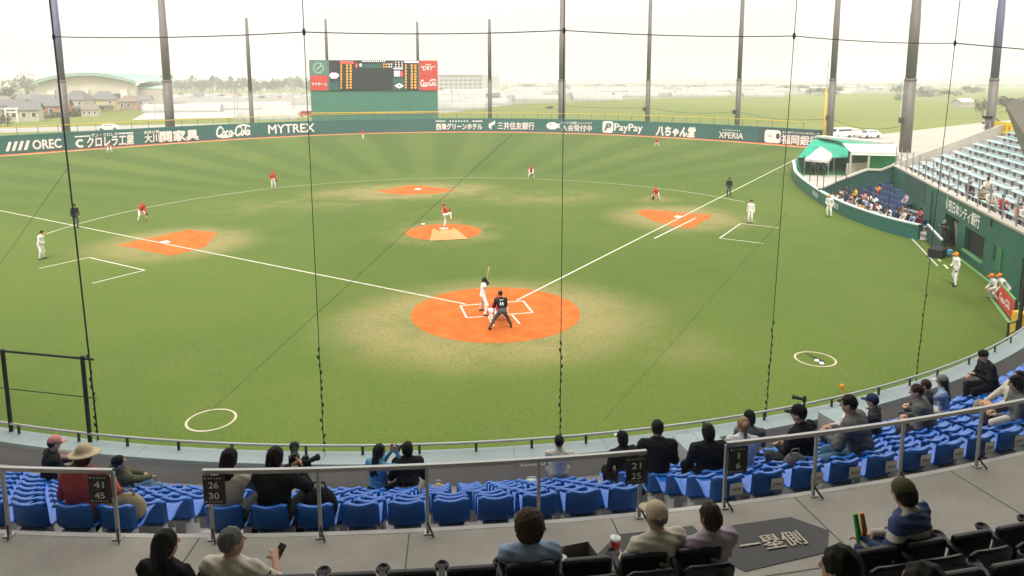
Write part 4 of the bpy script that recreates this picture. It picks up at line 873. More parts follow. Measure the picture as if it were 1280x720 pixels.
# hills fading into the haze
q = MB()
for d_, h_, sd in ((2600, 22, 1), (4200, 60, 2)):
    rr = np.random.default_rng(sd); A = []; B_ = []
    for i in range(90):
        a = math.radians(-40+i*1.25); hh = h_*(.45+.3*math.sin(i*.35+sd)+.2*math.sin(i*1.1)+rr.uniform(-.06, .06)); A.append((d_*math.sin(a), d_*math.cos(a), -1)); B_.append((1.02*d_*math.sin(a), 1.02*d_*math.cos(a), max(6, hh)))
    q.strip(A, B_); q.strip(B_, [(p[0]*1.2, p[1]*1.2, -1) for p in B_])
q.build('hills', LEAF[1], kind='structure')
# the town along the horizon
NFAR = 46
for i in range(NFAR):
    x = 560+i*(1290-560)/NFAR+r5.uniform(-6, 6); y = 108.2+abs(r5.gauss(0, 2.0)); P = gpt(x, y); D = depth(P); k = D/FPX; w, h = r5.uniform(7, 15)*k, r5.uniform(2.2, 4.2)*k
    g = thing('far_building', '%s low hazy building from the left on the plain right of the scoreboard' % nth(i+1), 'building', (P[0], P[1], -.25), r5.uniform(-.4, .4), 'buildings on the right horizon')
    q = MB(); q.box((0, 0, h*.4), (w, w*.6, h*.8)); q.build('wall', (M_PLG, M_PLAST, M_PLG)[i % 3], g); q = MB(); q.add([(-w*.53, -w*.34, h*.78), (w*.53, -w*.34, h*.78), (w*.53, w*.34, h*.78), (-w*.53, w*.34, h*.78), (-w*.53, 0, h), (w*.53, 0, h)], [(0, 1, 5, 4), (2, 3, 4, 5), (0, 4, 3), (1, 2, 5)]); q.build('roof', (M_TILE, M_TILEB, M_FILM)[i % 3], g)
for i in range(44):
    x = 555+i*16.8+r5.uniform(-6, 6); tree(x, 107.6+abs(r5.gauss(0, 1.2)), r5.uniform(14, 26), r5.uniform(2.5, 5), '%s hazy tree clump from the left along the right horizon' % nth(i+1), i % 2, group='tree clumps on the right horizon')
# telegraph poles, cars
def upole(px, ytop, ybot, lab, wpx=1.4):
    P = gpt(px, ybot); D = depth(P); h = (ybot-ytop)*D/FPX; r = wpx*D/FPX/2; t = thing('utility_pole', lab, 'utility pole', (P[0], P[1], -.25), 0, 'utility poles beyond the outfield')
    q = MB(); q.lathe([(r, 0), (r*.7, h)], 8); q.build('shaft', M_PLG, t); q = MB()
    for z in (.9, .82): q.box((0, 0, h*z), (h*.16, .15, .15))
    q.build('crossarm', M_STEEL, t)
for x, a, b, l in ((194, 122, 146, 'short utility pole left of the thick mast'), (294, 102, 152, 'tall concrete utility pole left of the thin net pole'), (298, 110, 148, 'slimmer utility pole beside the tall concrete one'), (368, 104, 148, 'utility pole left of the scoreboard rope'), (565, 112, 136, 'utility pole on the farm road right of the scoreboard'), (858, 104, 118, 'far utility pole between the two slim net poles'), (745, 106, 124, 'far utility pole right of the centre mast'), (880, 102, 118, 'thin far utility pole near the slim stepped pole'), (1125, 100, 146, 'thin utility pole left of the massive mast')): upole(x, a, b, l)
M_TYRE = M('tyre', (.02, .02, .02), .8, .1); M_CGL = M('car_glass', (.03, .04, .05), .1, 0); CARC = [M('car_white', (.75, .75, .73), .3, .03), M('car_silver', (.45, .45, .46), .3, .03, metal=.4), M('car_dark', (.07, .07, .08), .3, .05), M('car_red', (.4, .05, .04), .3, .05)]
CARM = {}
def carmeshes(van, cm):
    k = (van, cm.name)
    if k in CARM: return CARM[k]
    L, Wd = (4.5, 1.75)
    pr = [(-2.2, .35), (-2.25, .85), (-1.5, .95), (-.95, 1.45), (1.0, 1.48), (1.75, .98), (2.2, .9), (2.25, .35)] if not van else [(-2.2, .35), (-2.25, 1.0), (-2.0, 1.1), (-1.45, 1.85), (2.1, 1.9), (2.25, 1.2), (2.25, .35)]
    q = MB(); n = len(pr); V = [(x, -Wd/2*(1 if z < 1 else .86), z) for x, z in pr]+[(x, Wd/2*(1 if z < 1 else .86), z) for x, z in pr]
    q.add(V, [tuple(range(n)), tuple(range(n, 2*n))[::-1]]+[(i, n+i, n+(i+1) % n, (i+1) % n) for i in range(n)]); body = q.mesh('body', cm)
    q = MB(); g0, g1, zz = ((-.85, .95, 1.2) if not van else (-1.2, 2.0, 1.5)); m_ = (g0+g1)/2
    for sy in (-1, 1):
        for a, b in ((g0, m_-.05), (m_+.05, g1)): q.box(((a+b)/2, sy*(Wd/2*.9+.0), zz), (b-a, .08, .3))
    q.add([(-1.43, -.65, 1.02), (-1.43, .65, 1.02), (-1.0, .62, 1.44), (-1.0, -.62, 1.44)] if not van else [(-1.98, -.7, 1.18), (-1.98, .7, 1.18), (-1.52, .68, 1.8), (-1.52, -.68, 1.8)], [(0, 1, 2, 3)]); gl = q.mesh('window', M_CGL)
    q = MB(); q.lathe([(.31, -.1), (.32, -.05), (.32, .05), (.31, .1)], 12); wh = q.mesh('wheel', M_TYRE)
    q = MB(); q.box((-2.22, 0, .72), (.08, 1.5, .14)); hl = q.mesh('headlight', M_WHITE)
    CARM[k] = (body, gl, wh, hl); return CARM[k]
def car(P, rz, lab, cm, van=False, group='cars parked beyond the outfield'):
    b, g, w, h = carmeshes(van, cm); t = thing('parked_car', lab, 'van' if van else 'car', P, rz, group)
    link('body', b, t); link('window', g, t); link('headlight', h, t)
    for x in (-1.4, 1.4):
        for y in (-.78, .78): o = link('wheel', w, t, (x, y, .32)); o.rotation_euler = (PI/2, 0, 0)
for i in range(26):
    x = 205+i*7.2; y = 118+2.4*(i % 3)+r5.uniform(-.3, .3); P = gpt(x, y); cc = [0, 1, 0, 2, 0, 1, 3][i % 7]
    car(tuple(P), r5.uniform(-.2, .2)+(PI/2 if i % 4 == 0 else 0), 'tiny %s car, %s from the left in the far car park' % (('white', 'silver', 'dark', 'red')[cc], nth(i+1)), CARC[cc])
P = gpt(136, 163); car(tuple(P), .1, 'white car on the road just above the wall lettering at left', CARC[0])
P = gpt(383, 146); car(tuple(P), 0, 'red van parked left of the scoreboard foot', CARC[3], True)
P = gpt(345, 150); car(tuple(P), .3, 'white truck-like van parked left of the scoreboard', CARC[0], True)
# gate-like white frame and hedge at the far left
P = gpt(15, 153); D = depth(P); k = D/FPX; fr = thing('white_goal', 'small white goal-like frame standing on the grass at far left', 'frame', (P[0], P[1], -.25), .1)
for x in (-6, 6): q = MB(); q.box((x*k, 0, 9*k), (.25, .25, 18*k)); q.build('leg', M_WHITE, fr)
q = MB(); q.box((0, 0, 17.2*k), (16*k, .3, .4)); q.box((0, 0, 13*k), (14*k, .25, .25)); q.build('crossbar', M_WHITE, fr)
A = gpt(0, 152); B_ = gpt(114, 144); q = MB(); r6 = np.random.default_rng(5)
for i in range(1400):
    t = r6.uniform(); p = A+(B_-A)*t+np.array([r6.normal(0, .5), r6.normal(0, .5), abs(r6.normal(0, .8))]); a = r6.normal(size=3)*.3; b = r6.normal(size=3)*.3; q.add([p-a, p-b, p+a, p+b], [(0, 1, 2, 3)])
tag(q.build('hedge', M('hedge_leaf', (.14, .13, .08), .8, .3, .5)), 'long low brown hedge on the bank below the left houses', 'hedge')
# ------------------------------------------------------------------ side stand on the right with its field box and bullpen
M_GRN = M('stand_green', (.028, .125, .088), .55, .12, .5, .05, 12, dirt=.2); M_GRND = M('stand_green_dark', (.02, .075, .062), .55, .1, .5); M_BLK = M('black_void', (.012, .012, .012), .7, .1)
M_BEIGE = M('pale_concrete', (.40, .375, .33), .85, .10, .6, .2, 25, dirt=.2); M_TEAL = M('bench_teal', (.34, .50, .52), .5, .1, 1.5, dirt=.15); M_TREAD = M('tread', (.43, .42, .42), .85, .12, .8, dirt=.2); M_LGRN = M('light_green_strip', (.15, .36, .14), .6, .1)
MA = np.array([30.61, 3.4]); MU = np.array([.504, .864]); MN = np.array([.864, -.504])
def mw(t, d=0.): return MA+MU*t+MN*d
def pt3(p, z): return (p[0], p[1], z)
ANG = math.atan2(MU[1], MU[0])
side = thing('side_stand', 'green walled side stand with pale teal bench rows along right field line', 'stand')
def wallseg(t0, t1, z0, z1, nm, mat, d=.0, th=.4, par=None):
    q = MB(); c = (mw(t0)+mw(t1))/2+MN*(d+th/2); q.box((c[0], c[1], (z0+z1)/2), (abs(t1-t0), th, z1-z0), ANG); return q.build(nm, mat, par or side)
WH = 3.38
wallseg(20.6, 16.2, 0, WH, 'wall', M_GRN); wallseg(16.18, 4.12, 0, WH, 'wall', M_GRN); wallseg(4.1, 1.27, 2.07, WH, 'lintel', M_GRN); wallseg(1.25, -9.2, 2.0, WH, 'wall', M_GRN)
wallseg(1.25, -.2, 0, 1.99, 'wall', M_GRN); wallseg(-.2, -3.7, 0, .55, 'wall', M_GRN, -.004); wallseg(-3.7, -9.2, 0, 1.99, 'wall', M_GRN); wallseg(-9.2, -20, 2.2, WH+.02, 'wall', M_GRN)
wallseg(15.9, 9.5, 1.75, 3.3, 'dark_panel', M_GRND, -.03, .03)
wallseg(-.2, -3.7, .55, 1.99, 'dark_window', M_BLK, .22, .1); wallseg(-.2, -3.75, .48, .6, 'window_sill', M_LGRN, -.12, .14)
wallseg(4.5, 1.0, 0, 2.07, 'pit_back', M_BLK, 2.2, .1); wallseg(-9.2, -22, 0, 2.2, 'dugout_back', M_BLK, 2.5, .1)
q = MB(); c = mw(-6.2, -.02); q.box((c[0], c[1], 1.35), (.75, .05, 1.3), ANG); q.build('door', M('door_green', (.04, .17, .09), .5, .1), side)
q = MB(); c = mw(-5.35, -.02); q.box((c[0], c[1], 1.55), (.35, .05, .8), ANG); q.build('niche', M_GRND, side)
q = MB(); c = mw(-4.5, -.02); q.box((c[0], c[1], 3.1), (.25, .1, .5), ANG); q.build('notch', M_GRND, side)
for t0, t1 in ((20.6, -20),):
    q = MB()
    for k in range(20):
        a, b = t0+(t1-t0)*k/20, t0+(t1-t0)*(k+1)/20; c = (mw(a)+mw(b))/2+MN*.17; q = MB(); q.box((c[0], c[1], WH+.05), (abs(b-a)-.015, .55, .12), ANG); q.build('coping_stone', M_BEIGE, side)
V, F = textfit('西日本シティ銀行', 6.2, .82, .03); q = MB(); put2d(q, V, F, pt3(mw(.35, -.03), 2.72), (-MU[0], -MU[1], 0), (0, 0, 1)); q.build('lettering', M_WHITE, side)
V, F = ribbon([(0, -.4), (-.18, 0), (0, .42), (.14, .1), (0, -.4)], .14); q = MB(); put2d(q, V, F, pt3(mw(3.85, -.03), 2.8), (-MU[0], -MU[1], 0), (0, 0, 1)); q.build('emblem', M_WHITE, side)
# terraces with long benches
NROW, TR, RI = 11, .78, .34
for k in range(NROW+1):
    z = 3.2+RI*k; d0 = .45+TR*k; q = MB(); d1 = d0+TR if k < NROW else d0+2.5
    P = [mw(20.4, d0), mw(-20, d0), mw(-20, d1), mw(20.4, d1)]; q.poly([tuple(p) for p in P], 2.4, z); q.build('terrace_step', M_TREAD, side)
bench = thing('bench', '', 'bench'); bl_ = 3.5
q = MB(); q.box((0, 0, .42), (bl_, .29, .05)); q.build('seat_plank', M_TEAL, bench); q = MB(); q.box((0, .17, .56), (bl_, .035, .10)); q.build('back_plank', M_TEAL, bench)
lm = MB(); lm.box((0, .02, .2), (.045, .16, .4)); lm = lm.mesh('leg', M('bench_leg', (.2, .185, .18), .7, .1))
for x in (-1.4, 0, 1.4): link('leg', lm, bench, (x, 0, 0))
bk = kids(bench); first = True; nb_ = 0
for k in range(NROW):
    t = 18.6-(k % 3)*.75
    j = 0
    while t > -13:
        c = mw(t-bl_/2, .45+TR*k+.42); sp = scr(pt3(c, 3.6+RI*k))
        if sp[0] < 1300:
            lab = 'pale teal bench, %s from the far end in the %s row of the side stand' % (nth(j+1), nth(k+1))
            o = bench if first else dup(bench, (0, 0, 0), ch=bk); first = False
            o.location = pt3(c, 3.2+RI*k); o.rotation_euler.z = ANG+PI; tag(o, lab, 'bench', 'benches in the side stand')
        t -= bl_+.75; j += 1
# rail posts on the coping
rl = thing('stand_railing', 'thin grey railing with tall posts along the front of the side stand', 'railing')
rp = MB(); rp.box((0, 0, .85), (.06, .06, 1.7)); rp = rp.mesh('post', M_STEEL)
for k in range(19): c = mw(20.4-2*k, .12); link('post', rp, rl, pt3(c, WH+.1))
for z in (.45, 1.1): q = MB(); q.tube([pt3(mw(20.4, .12), WH+.1+z), pt3(mw(-16, .12), WH+.1+z)], .022, 4); q.build('rail', M_STEEL, rl)
# sloping end parapet and the paved forecourt behind
pa = thing('end_parapet', 'pale concrete parapet climbing the far end of the side stand', 'parapet')
for k in range(9):
    d0, d1 = k*1.15-.1, (k+1)*1.15-.11; q = MB(); a, b = mw(20.75, d0), mw(20.75, d1); s0, s1 = 3.55+.45*d0, 3.55+.45*d1; w = MU*.18
    V = [pt3(a-w, 0), pt3(b-w, 0), pt3(b-w, s1), pt3(a-w, s0), pt3(a+w, 0), pt3(b+w, 0), pt3(b+w, s1), pt3(a+w, s0)]
    q.add(V, [(0, 1, 2, 3), (5, 4, 7, 6), (3, 2, 6, 7), (0, 4, 5, 1), (0, 3, 7, 4), (1, 5, 6, 2)]); q.build('parapet_block', M_BEIGE, pa)
pl2 = [at(1010, 174, .3), at(1060, 182, .3), at(1128, 200, .3), at(1290, 190, .3), at(1300, 148, .3), at(1232, 152.5, .3), at(1100, 168, .3), at(1040, 172, .3)]
q = MB(); q.poly([tuple(p[:2]) for p in pl2][::-1], -.3, .3); q.build('forecourt', M('forecourt', (.34, .315, .27), .9, .12, .12, dirt=.2), kind='structure')
# banner, slanted concrete fin, things at the back of the stand
bn = thing('yellow_banner', 'yellow banner with red characters at the back of the side stand', 'banner'); a, b = atd(1243, 158, 62), atd(1271, 162, 58)
q = MB(); ex = unit(b-a)*1.; q.bar(a, b, .06, 1.0); q.build('cloth', M('banner_yellow', (.75, .55, .02), .6, .06), bn)
rg = random.Random(8); mid = (a+b)/2; nrm = unit(np.cross(ex, (0, 0, 1.))); nrm = nrm if nrm@(CAM-mid) > 0 else -nrm
for k in range(3): V, F = blocks2d(glyph(rg, .3, .5)); q = MB(); put2d(q, V, F, a+(b-a)*(.3+.2*k)+nrm*.05, ex, (0, 0, 1)); q.build('character', M_RED, bn)
q = MB(); q.bar(a-(0, 0, 1.6), a+(0, 0, .6), .08, .08); q.bar(b-(0, 0, 1.6), b+(0, 0, .6), .08, .08); q.build('post', M_STEEL, bn)
fin = MB(); P = [atd(1254.5, 127.5, 30), atd(1300, 124, 29), atd(1320, 230, 29), atd(1291, 226, 30)]; off = np.array([.9, .5, 0])
fin.add([tuple(p) for p in P]+[tuple(p+off) for p in P], [(0, 1, 2, 3), (4, 7, 6, 5), (0, 4, 5, 1), (1, 5, 6, 2), (2, 6, 7, 3), (3, 7, 4, 0)])
tag(fin.build('roof_bracket', M('fin_concrete', (.30, .28, .25), .85, .12, .8, dirt=.3)), 'slanted brown grey concrete bracket cut by the right edge above the stand', 'roof bracket')
bf = thing('back_fence', 'pale mesh panel fence along the top row of the side stand', 'fence')
for k in range(12):
    c = mw(18-2.1*k, .45+TR*NROW+1.3); q = MB(); q.box((c[0], c[1], 3.2+RI*NROW+.65), (2.04, .05, 1.1), ANG); q.build('panel', M('fence_panel', (.5, .48, .45), .7, .1, 1), bf); q = MB(); c = mw(19.05-2.1*k, .45+TR*NROW+1.3); q.box((c[0], c[1], 3.2+RI*NROW+.6), (.07, .07, 1.4), ANG); q.build('post', M_STEEL, bf)
c = mw(20.4, 7.0); tv = thing('tripod_camera', 'small black camera kit standing at the top of the end parapet', 'camera', pt3(c, 7.55), .4)
q = MB(); q.box((0, 0, .25), (.3, .5, .28)); q.build('body', M_BLK, tv); q = MB(); q.tube([(0, .2, .28), (0, .5, .28)], .1, 8); q.build('lens', M_BLK, tv)
for a in (0, 2.1, 4.2): q = MB(); q.tube([(0, 0, .2), (.35*math.cos(a), .35*math.sin(a), -.75)], .025, 4); q.build('leg', M_STEEL, tv)
# low padded wall of the field box
LW = [(47.5, 45.2), (44.2, 40.3), (41.1, 35.6), (38.6, 31), (36.6, 26.9), (34.9, 23.2), (33.6, 20), (32.4, 16.4), (31.6, 12.6), (31.35, 10), (31.5, 7.9)]
LP = smoothpath(LW, 5); lwt = thing('box_wall', 'low curved green wall with pale coping in front of the field box seats', 'wall')
def offp(P, o):
    out = []
    for i in range(len(P)): d = np.array(P[min(i+1, len(P)-1)])-np.array(P[max(i-1, 0)]); d /= np.hypot(*d); out.append(np.array(P[i])+np.array([-d[1], d[0]])*o)
    return out
LB = offp(LP, .22); LPH = 1.08
for i in range(0, len(LP)-1, 5):
    q = MB(); A, B_ = LP[i:i+6], LB[i:i+6]; q.strip([pt3(p, 0) for p in A], [pt3(p, LPH) for p in A]); q.strip([pt3(p, LPH) for p in A], [pt3(p, LPH) for p in B_]); q.strip([pt3(p, LPH) for p in B_], [pt3(p, 0) for p in B_]); q.build('pad', M('pad_green', (.02, .115, .095), .45, .1, .6), lwt)
q = MB(); A, B_ = offp(LP, -.04), offp(LP, .3); q.strip([pt3(p, LPH+.05) for p in A], [pt3(p, LPH+.05) for p in B_]); q.strip([pt3(p, LPH-.04) for p in A], [pt3(p, LPH+.05) for p in A]); q.build('coping', M_CAPW, lwt)
def low_text(body, px, w, h, z, n):
    i = min(range(len(LP)), key=lambda k: abs(scr((*LP[k], .6))[0]-px)); d = np.array(LP[min(i+1, len(LP)-1)])-np.array(LP[i]); d /= np.hypot(*d)
    V, F = textfit(body, w, h, .03); q = MB(); put2d(q, V, F, (*(np.array(LP[i])+np.array([d[1], -d[0]])*.07), z), (d[0], d[1], 0), (0, 0, 1)); q.build('lettering', M_WHITE, lwt)
for px, n in ((1020.5, 5), (1045, 6)):
    i = min(range(len(LP)), key=lambda k: abs(scr((*LP[k], .6))[0]-px)); d = np.array(LP[min(i+1, len(LP)-1)])-np.array(LP[i]); d /= np.hypot(*d)
    for k in range(4): V, F = blocks2d(glyph(rg, .42, .5)); q = MB(); put2d(q, V, F, (*(np.array(LP[i])+d*(k-1.5)*.55+np.array([-(-d[1]), -d[0]])*.06), .6), (d[0], d[1], 0), (0, 0, 1)); q.build('character', M_WHITE, lwt)
# stair wall at the far end of the box
sw2 = thing('stair_wall', 'dark green stair wall with pale sloping coping behind the field box seats', 'wall')
SP = [((40.9, 20.9), 3.4), ((40.1, 21.5), 2.9), ((39.0, 22.0), 2.9), ((36.4, 22.9), 1.75), ((34.9, 22.9), 1.2)]
for (a, za), (b, zb) in zip(SP[:-1], SP[1:]):
    a, b = np.array(a), np.array(b); w = np.array([.0, .3]); q = MB(); V = [pt3(a, 0), pt3(b, 0), pt3(b, zb), pt3(a, za)]; V2 = [pt3(a+w, 0), pt3(b+w, 0), pt3(b+w, zb), pt3(a+w, za)]
    q.add(V+V2, [(0, 1, 2, 3), (4, 7, 6, 5), (3, 2, 6, 7)]); q.build('wall', M_GRND, sw2); q = MB(); q.bar((a[0], a[1]+.15, za+.08), (b[0], b[1]+.15, zb+.08), .5, .14); q.build('coping', M_BEIGE, sw2)
q = MB(); a, b = at(1058, 219, .6)[:2], at(1106, 216, .6)[:2]; q.bar((*a, .95), (*b, .95), .2, 1.9); tag(q.build('block_wall', M_BEIGE), 'pale concrete block wall beside the bullpen under the white roof', 'wall')
q = MB(); q.sheet(px_poly([(996, 222), (1030, 240), (1060, 232), (1062, 219), (1000, 216)], .02), .02); q.build('paving', M_BEIGE, kind='structure')
q = MB(); q.sheet([(34, 20), (32.2, 14), (31.6, 8), (33, 7.4), (40.6, 20.9), (36.4, 22.9), (34.9, 22.9)], .03); q.build('box_floor', M_CONC, kind='structure')
# field box seats
M_NAVY = M('seat_navy', (.04, .085, .2), .4, .15, 2, spec=.5)
fs = thing('box_chair', 'empty navy seat in the field box below the side stand', 'seat', (0, 0, 0), 0, 'navy seats in the field box')
q = MB(); q.box((0, -.2, .44), (.42, .4, .06)); q.build('seat_pan', M_NAVY, fs, False, .02); q = MB(); q.box((0, .04, .68), (.42, .06, .44)); q.build('backrest', M_NAVY, fs, False, .02); q = MB(); q.box((0, -.05, .2), (.3, .06, .4)); q.build('leg', M_DKST, fs)
fk = kids(fs); first = True; BOXSEATS = []
for k in range(8):
    PP = offp(LP, .95+.85*k) if False else [np.array(p)+np.array([.95, -.2])*(.9+.82*k) for p in LP]; L = np.cumsum([0]+[np.hypot(*(np.array(b)-np.array(a))) for a, b in zip(PP[:-1], PP[1:])]); z = .05+.22*k
    cnt_ = 0
    for s in np.arange(0, L[-1], .52):
        p = np.array([np.interp(s, L, [a[i] for a in PP]) for i in (0, 1)]); t = (p-MA)@MU; dd = -(p-MA)@MN
        if dd < .55 or p[1] > 21.4-(p[0]-36)*.1 or t < 4.6 or p[1] < 8.8 or 9.3 < t < 10.2: continue
        if k == 0 and t > 18: pass
        j = min(int(np.searchsorted(L, s)), len(PP)-1); d = np.array(PP[j])-np.array(PP[max(j-1, 0)]); rz = math.atan2(d[1], d[0])
        BOXSEATS.append((p, z, rz+PI))
        o = fs if first else dup(fs, (0, 0, 0), ch=fk); first = False; o.location = pt3(p, z); o.rotation_euler.z = rz+PI; cnt_ += 1; o['label'] = '%s navy seat from the far end, %s row of the field box' % (nth(cnt_), nth(k+1))
    if k:
        A = [pt3(p, z) for p in PP]; keep = [i for i, p in enumerate(PP) if -(np.array(p)-MA)@MN > .1 and p[1] < 21.6 and (np.array(p)-MA)@MU > 4.4]
        if len(keep) > 1: q = MB(); q.strip([pt3(np.array(PP[i])-np.array([.5, -.1]), z) for i in keep], [pt3(np.array(PP[i])+np.array([.36, -.08]), z) for i in keep]); q.strip([pt3(np.array(PP[i])-np.array([.5, -.1]), 0) for i in keep], [pt3(np.array(PP[i])-np.array([.5, -.1]), z) for i in keep]); q.build('box_step', M_CONC, kind='structure')
# thin posts of the low netting at the box
bx = thing('box_net_posts', 'row of thin dark posts rising from the field box wall coping', 'posts')
pm2 = MB(); pm2.tube([(0, 0, 0), (0, 0, 2.3)], .04, 5); pm2 = pm2.mesh('post', M_DKST)
for px in (1004, 1011, 1020, 1029, 1044, 1058, 1072, 1087, 1112): i = min(range(len(LP)), key=lambda k: abs(scr((*LB[k], LPH))[0]-px)); link('post', pm2, bx, (*LB[i], LPH))
pm3 = MB(); pm3.tube([(0, 0, 0), (0, 0, 3.1)], .06, 6); pm3 = pm3.mesh('gate_post', M_GRND)
for x, y in ((1161, 292), (1178, 297)): p = at(x, y); link('gate_post', pm3, bx, tuple(p))
g1 = thing('field_gate', 'open green gate with pale sloping top bar by the camera pit', 'gate'); a, b = at(1158, 299), at(1176, 318)
q = MB(); q.bar(a+(0, 0, .5), b+(0, 0, .45), .06, .95); q.build('leaf', M_GRND, g1); q = MB(); q.bar(a+(0, 0, 1.05), b+(0, 0, .95), .12, .1); q.build('top_bar', M_CAPW, g1)
q = MB(); q.bar((*at(1140, 299)[:2], .02), (*at(1172, 333)[:2], .02), .09, .04); tag(q.build('kerb_strip', M_CONC), 'pale kerb strip edging the turf before the camera pit', 'kerb')
for a, b in (((1164, 316), (1168, 320)), ((1172, 323), (1176, 327)), ((1180, 331), (1185, 336)), ((1190, 342), (1195, 347))):
    line(at(*a), at(*b), .14, .013, (qq := MB())); qq.build('dash_mark', M('pale_green_line', (.45, .5, .22), .8, .1), kind='structure')
q = MB(); a, b = mw(.9, -.3), mw(-14, -.3); q.bar((*a, .03), (*b, .03), .12, .06); tag(q.build('kerb_strip', M_LGRN), 'light green kerb at the foot of the stand wall', 'kerb')
# camera pit kit: tripod camera, case, blue bag, chair
kp = mw(2.9, -.4); kt = thing('television_camera', 'dark television camera on tripod in the opening of the green wall', 'camera', pt3(mw(2.7, .5), 0), ANG+PI/2+.5)
q = MB(); q.box((0, 0, 1.5), (.3, .7, .36)); q.build('body', M_BLK, kt, False, .03); q = MB(); q.tube([(0, .35, 1.5), (0, .8, 1.5)], [.09, .12], 8); q.build('lens', M_BLK, kt)
for a in (.5, 2.6, 4.7): q = MB(); q.tube([(0, 0, 1.32), (.42*math.cos(a), .42*math.sin(a), 0)], .035, 5); q.build('leg', M_DKST, kt)
q = MB(); q.box((0, 0, .3), (1.3, .8, .55)); o = q.build('equipment_case', M_BLK, None, False, .04); o.location = tuple(at(1172, 321)); o.rotation_euler.z = .5; tag(o, 'black equipment case on the turf in front of the camera pit', 'case')
q = MB(); q.box((0, 0, .2), (1.1, .35, .35)); o = q.build('duffel_bag', M('bag_blue', (.06, .25, .36), .6, .15), None, False, .07); o.location = tuple(at(1178, 318.5, .1)); o.rotation_euler.z = -.4; tag(o, 'blue duffel bag lying by the black equipment case', 'bag')
la = thing('ladder', 'pale leaning ladder inside the camera pit opening', 'ladder', pt3(mw(1.75, .25), 0), ANG)
for x in (-.18, .18): q = MB(); q.bar((x, 0, 0), (x, .25, 1.9), .05, .05); q.build('stile', M_BEIGE, la)
for k in range(6): q = MB(); q.bar((-.18, .04*k+.03, .25+.28*k), (.18, .04*k+.03, .25+.28*k), .03, .03); q.build('rung', M_BEIGE, la)
# red banner on the dugout fence, black rack, yellow pad
rb = thing('red_banner', 'red banner with white script hung on the dugout fence', 'banner'); a, b = at(1246, 377), at(1267.5, 405)
q = MB(); q.bar(a+(0, 0, .55), b+(0, 0, .55), .05, .95); q.build('cloth', M_RED, rb); ex = unit(b-a); nr = np.array([ex[1], -ex[0], 0]); nr = nr if nr@(CAM-a) > 0 else -nr
V, F = cola_script(2.2, .42); q = MB(); put2d(q, V, F, (a+b)/2+nr*.06+(0, 0, .55), ex, (0, 0, 1)); q.build('lettering', M_WHITE, rb)
q = MB(); q.bar(a+(0, 0, 1.07), b+(0, 0, 1.07), .08, .08); q.build('top_rail', M_LGRN, rb)
for p in (a, b): q = MB(); q.bar(p, p+(0, 0, 1.15), .08, .08); q.build('post', M_DKST, rb)
q = MB(); a, b = at(1238, 372), at(1272, 418); q.bar(a+(0, 0, .03), b+(0, 0, .03), .14, .06); tag(q.build('kerb_strip', M_LGRN), 'light green kerb under the red banner', 'kerb')
bt = thing('bat_rack', 'black metal rack standing at the end of the dugout fence', 'rack'); a, b = at(1257, 440, 0), at(1268, 436, 0)
for p in (a, b): q = MB(); q.bar(p, p+(0, 0, 1.25), .06, .06); q.build('upright', M_DKST, bt)
for z in (.35, .75, 1.2): q = MB(); q.bar(a+(0, 0, z), b+(0, 0, z), .04, .04); q.build('crossbar', M_DKST, bt)
q = MB(); p = at(1279, 425); q.box((p[0], p[1], .6), (.5, .9, 1.2)); tag(q.build('yellow_pad', M_YEL, None, False, .04), 'yellow pad at the right edge below the dugout', 'pad')
q = MB(); p = at(1272, 426); q.bar(p-(0, 0, .2), p+(0, 0, 9.5), .11, .11); tag(q.build('dugout_post', M_DKST), 'tall black post at the right edge before the dugout', 'post')
# bullpen: green netted canopy, white roof, tent
bp = thing('bullpen_canopy', 'bright green netting canopy over the bullpen in the right corner', 'canopy'); M_NET = M('green_netting', (.006, .27, .175), .7, .15, .6, .3, 6, dirt=.2); M_NETD = M('green_netting_dark', (.008, .17, .12), .7, .2, .6)
c1 = at(996, 219); c2 = at(1000, 205); e1_, e2_ = at(997, 197, 1.9), at(1066, 197, 1.9); r1_, r2_ = at(1022, 171, 3.5), at(1113, 181, 2.9); m1, m2_ = (e1_+r1_)/2+(0, 0, .25), (e2_+r2_)/2+(0, 0, .05)
def quad(nm, P, mat, par): q = MB(); q.add([tuple(p) for p in P], [tuple(range(len(P)))]); return q.build(nm, mat, par)
gx = lambda p: np.array([p[0], p[1], 0.])
def drape(nm, A, B_, mat, par, n=10, sagz=.25):
    q = MB(); rows = []
    for j in range(5):
        s = j/4; rows.append([tuple((1-s)*((1-i/n)*A[0]+i/n*A[1])+s*((1-i/n)*B_[0]+i/n*B_[1])+np.array([0, 0, -sagz*math.sin(PI*(i/n*3 % 1))*math.sin(PI*s)])) for i in range(n+1)])
    for a, b in zip(rows[:-1], rows[1:]): q.strip(a, b)
    return q.build(nm, mat, par, True)
drape('front_slope', (e1_, e2_), (m1, m2_), M_NET, bp); drape('rear_slope', (m1, m2_), (r1_, r2_), M_NET, bp); drape('side_net', (c1, gx(r1_)), (e1_, r1_), M_NET, bp, sagz=.05); quad('rear_net', [gx(r1_), gx(r2_), r2_, r1_], M_NETD, bp)
q = MB()
for p in (e1_, e2_, (e1_*.66+e2_*.34), (e1_*.33+e2_*.67)): q.tube([gx(p), p], .05, 5)
q.build('post', M_STEEL, bp)
q = MB(); a, b = at(1024, 170.5, 3.6), at(1110, 179, 3.6); q.bar(a, b, 1.6, .25); tag(q.build('bullpen_shed', M('roof_white', (.48, .47, .44), .5, .1, 1, dirt=.2)), 'long low shed with white flat top behind the green bullpen netting', 'shed')
ws_ = thing('bullpen_shelter', 'white corrugated roof shelter with dark and green back panels', 'shelter'); zr = 3.15
f0, f1, k0, k1 = at(1064, 191, zr), at(1124, 192.5, zr), at(1053, 179.5, zr+.35), at(1122, 181, zr+.35)
q = MB(); n = 40; A = []; B_ = []
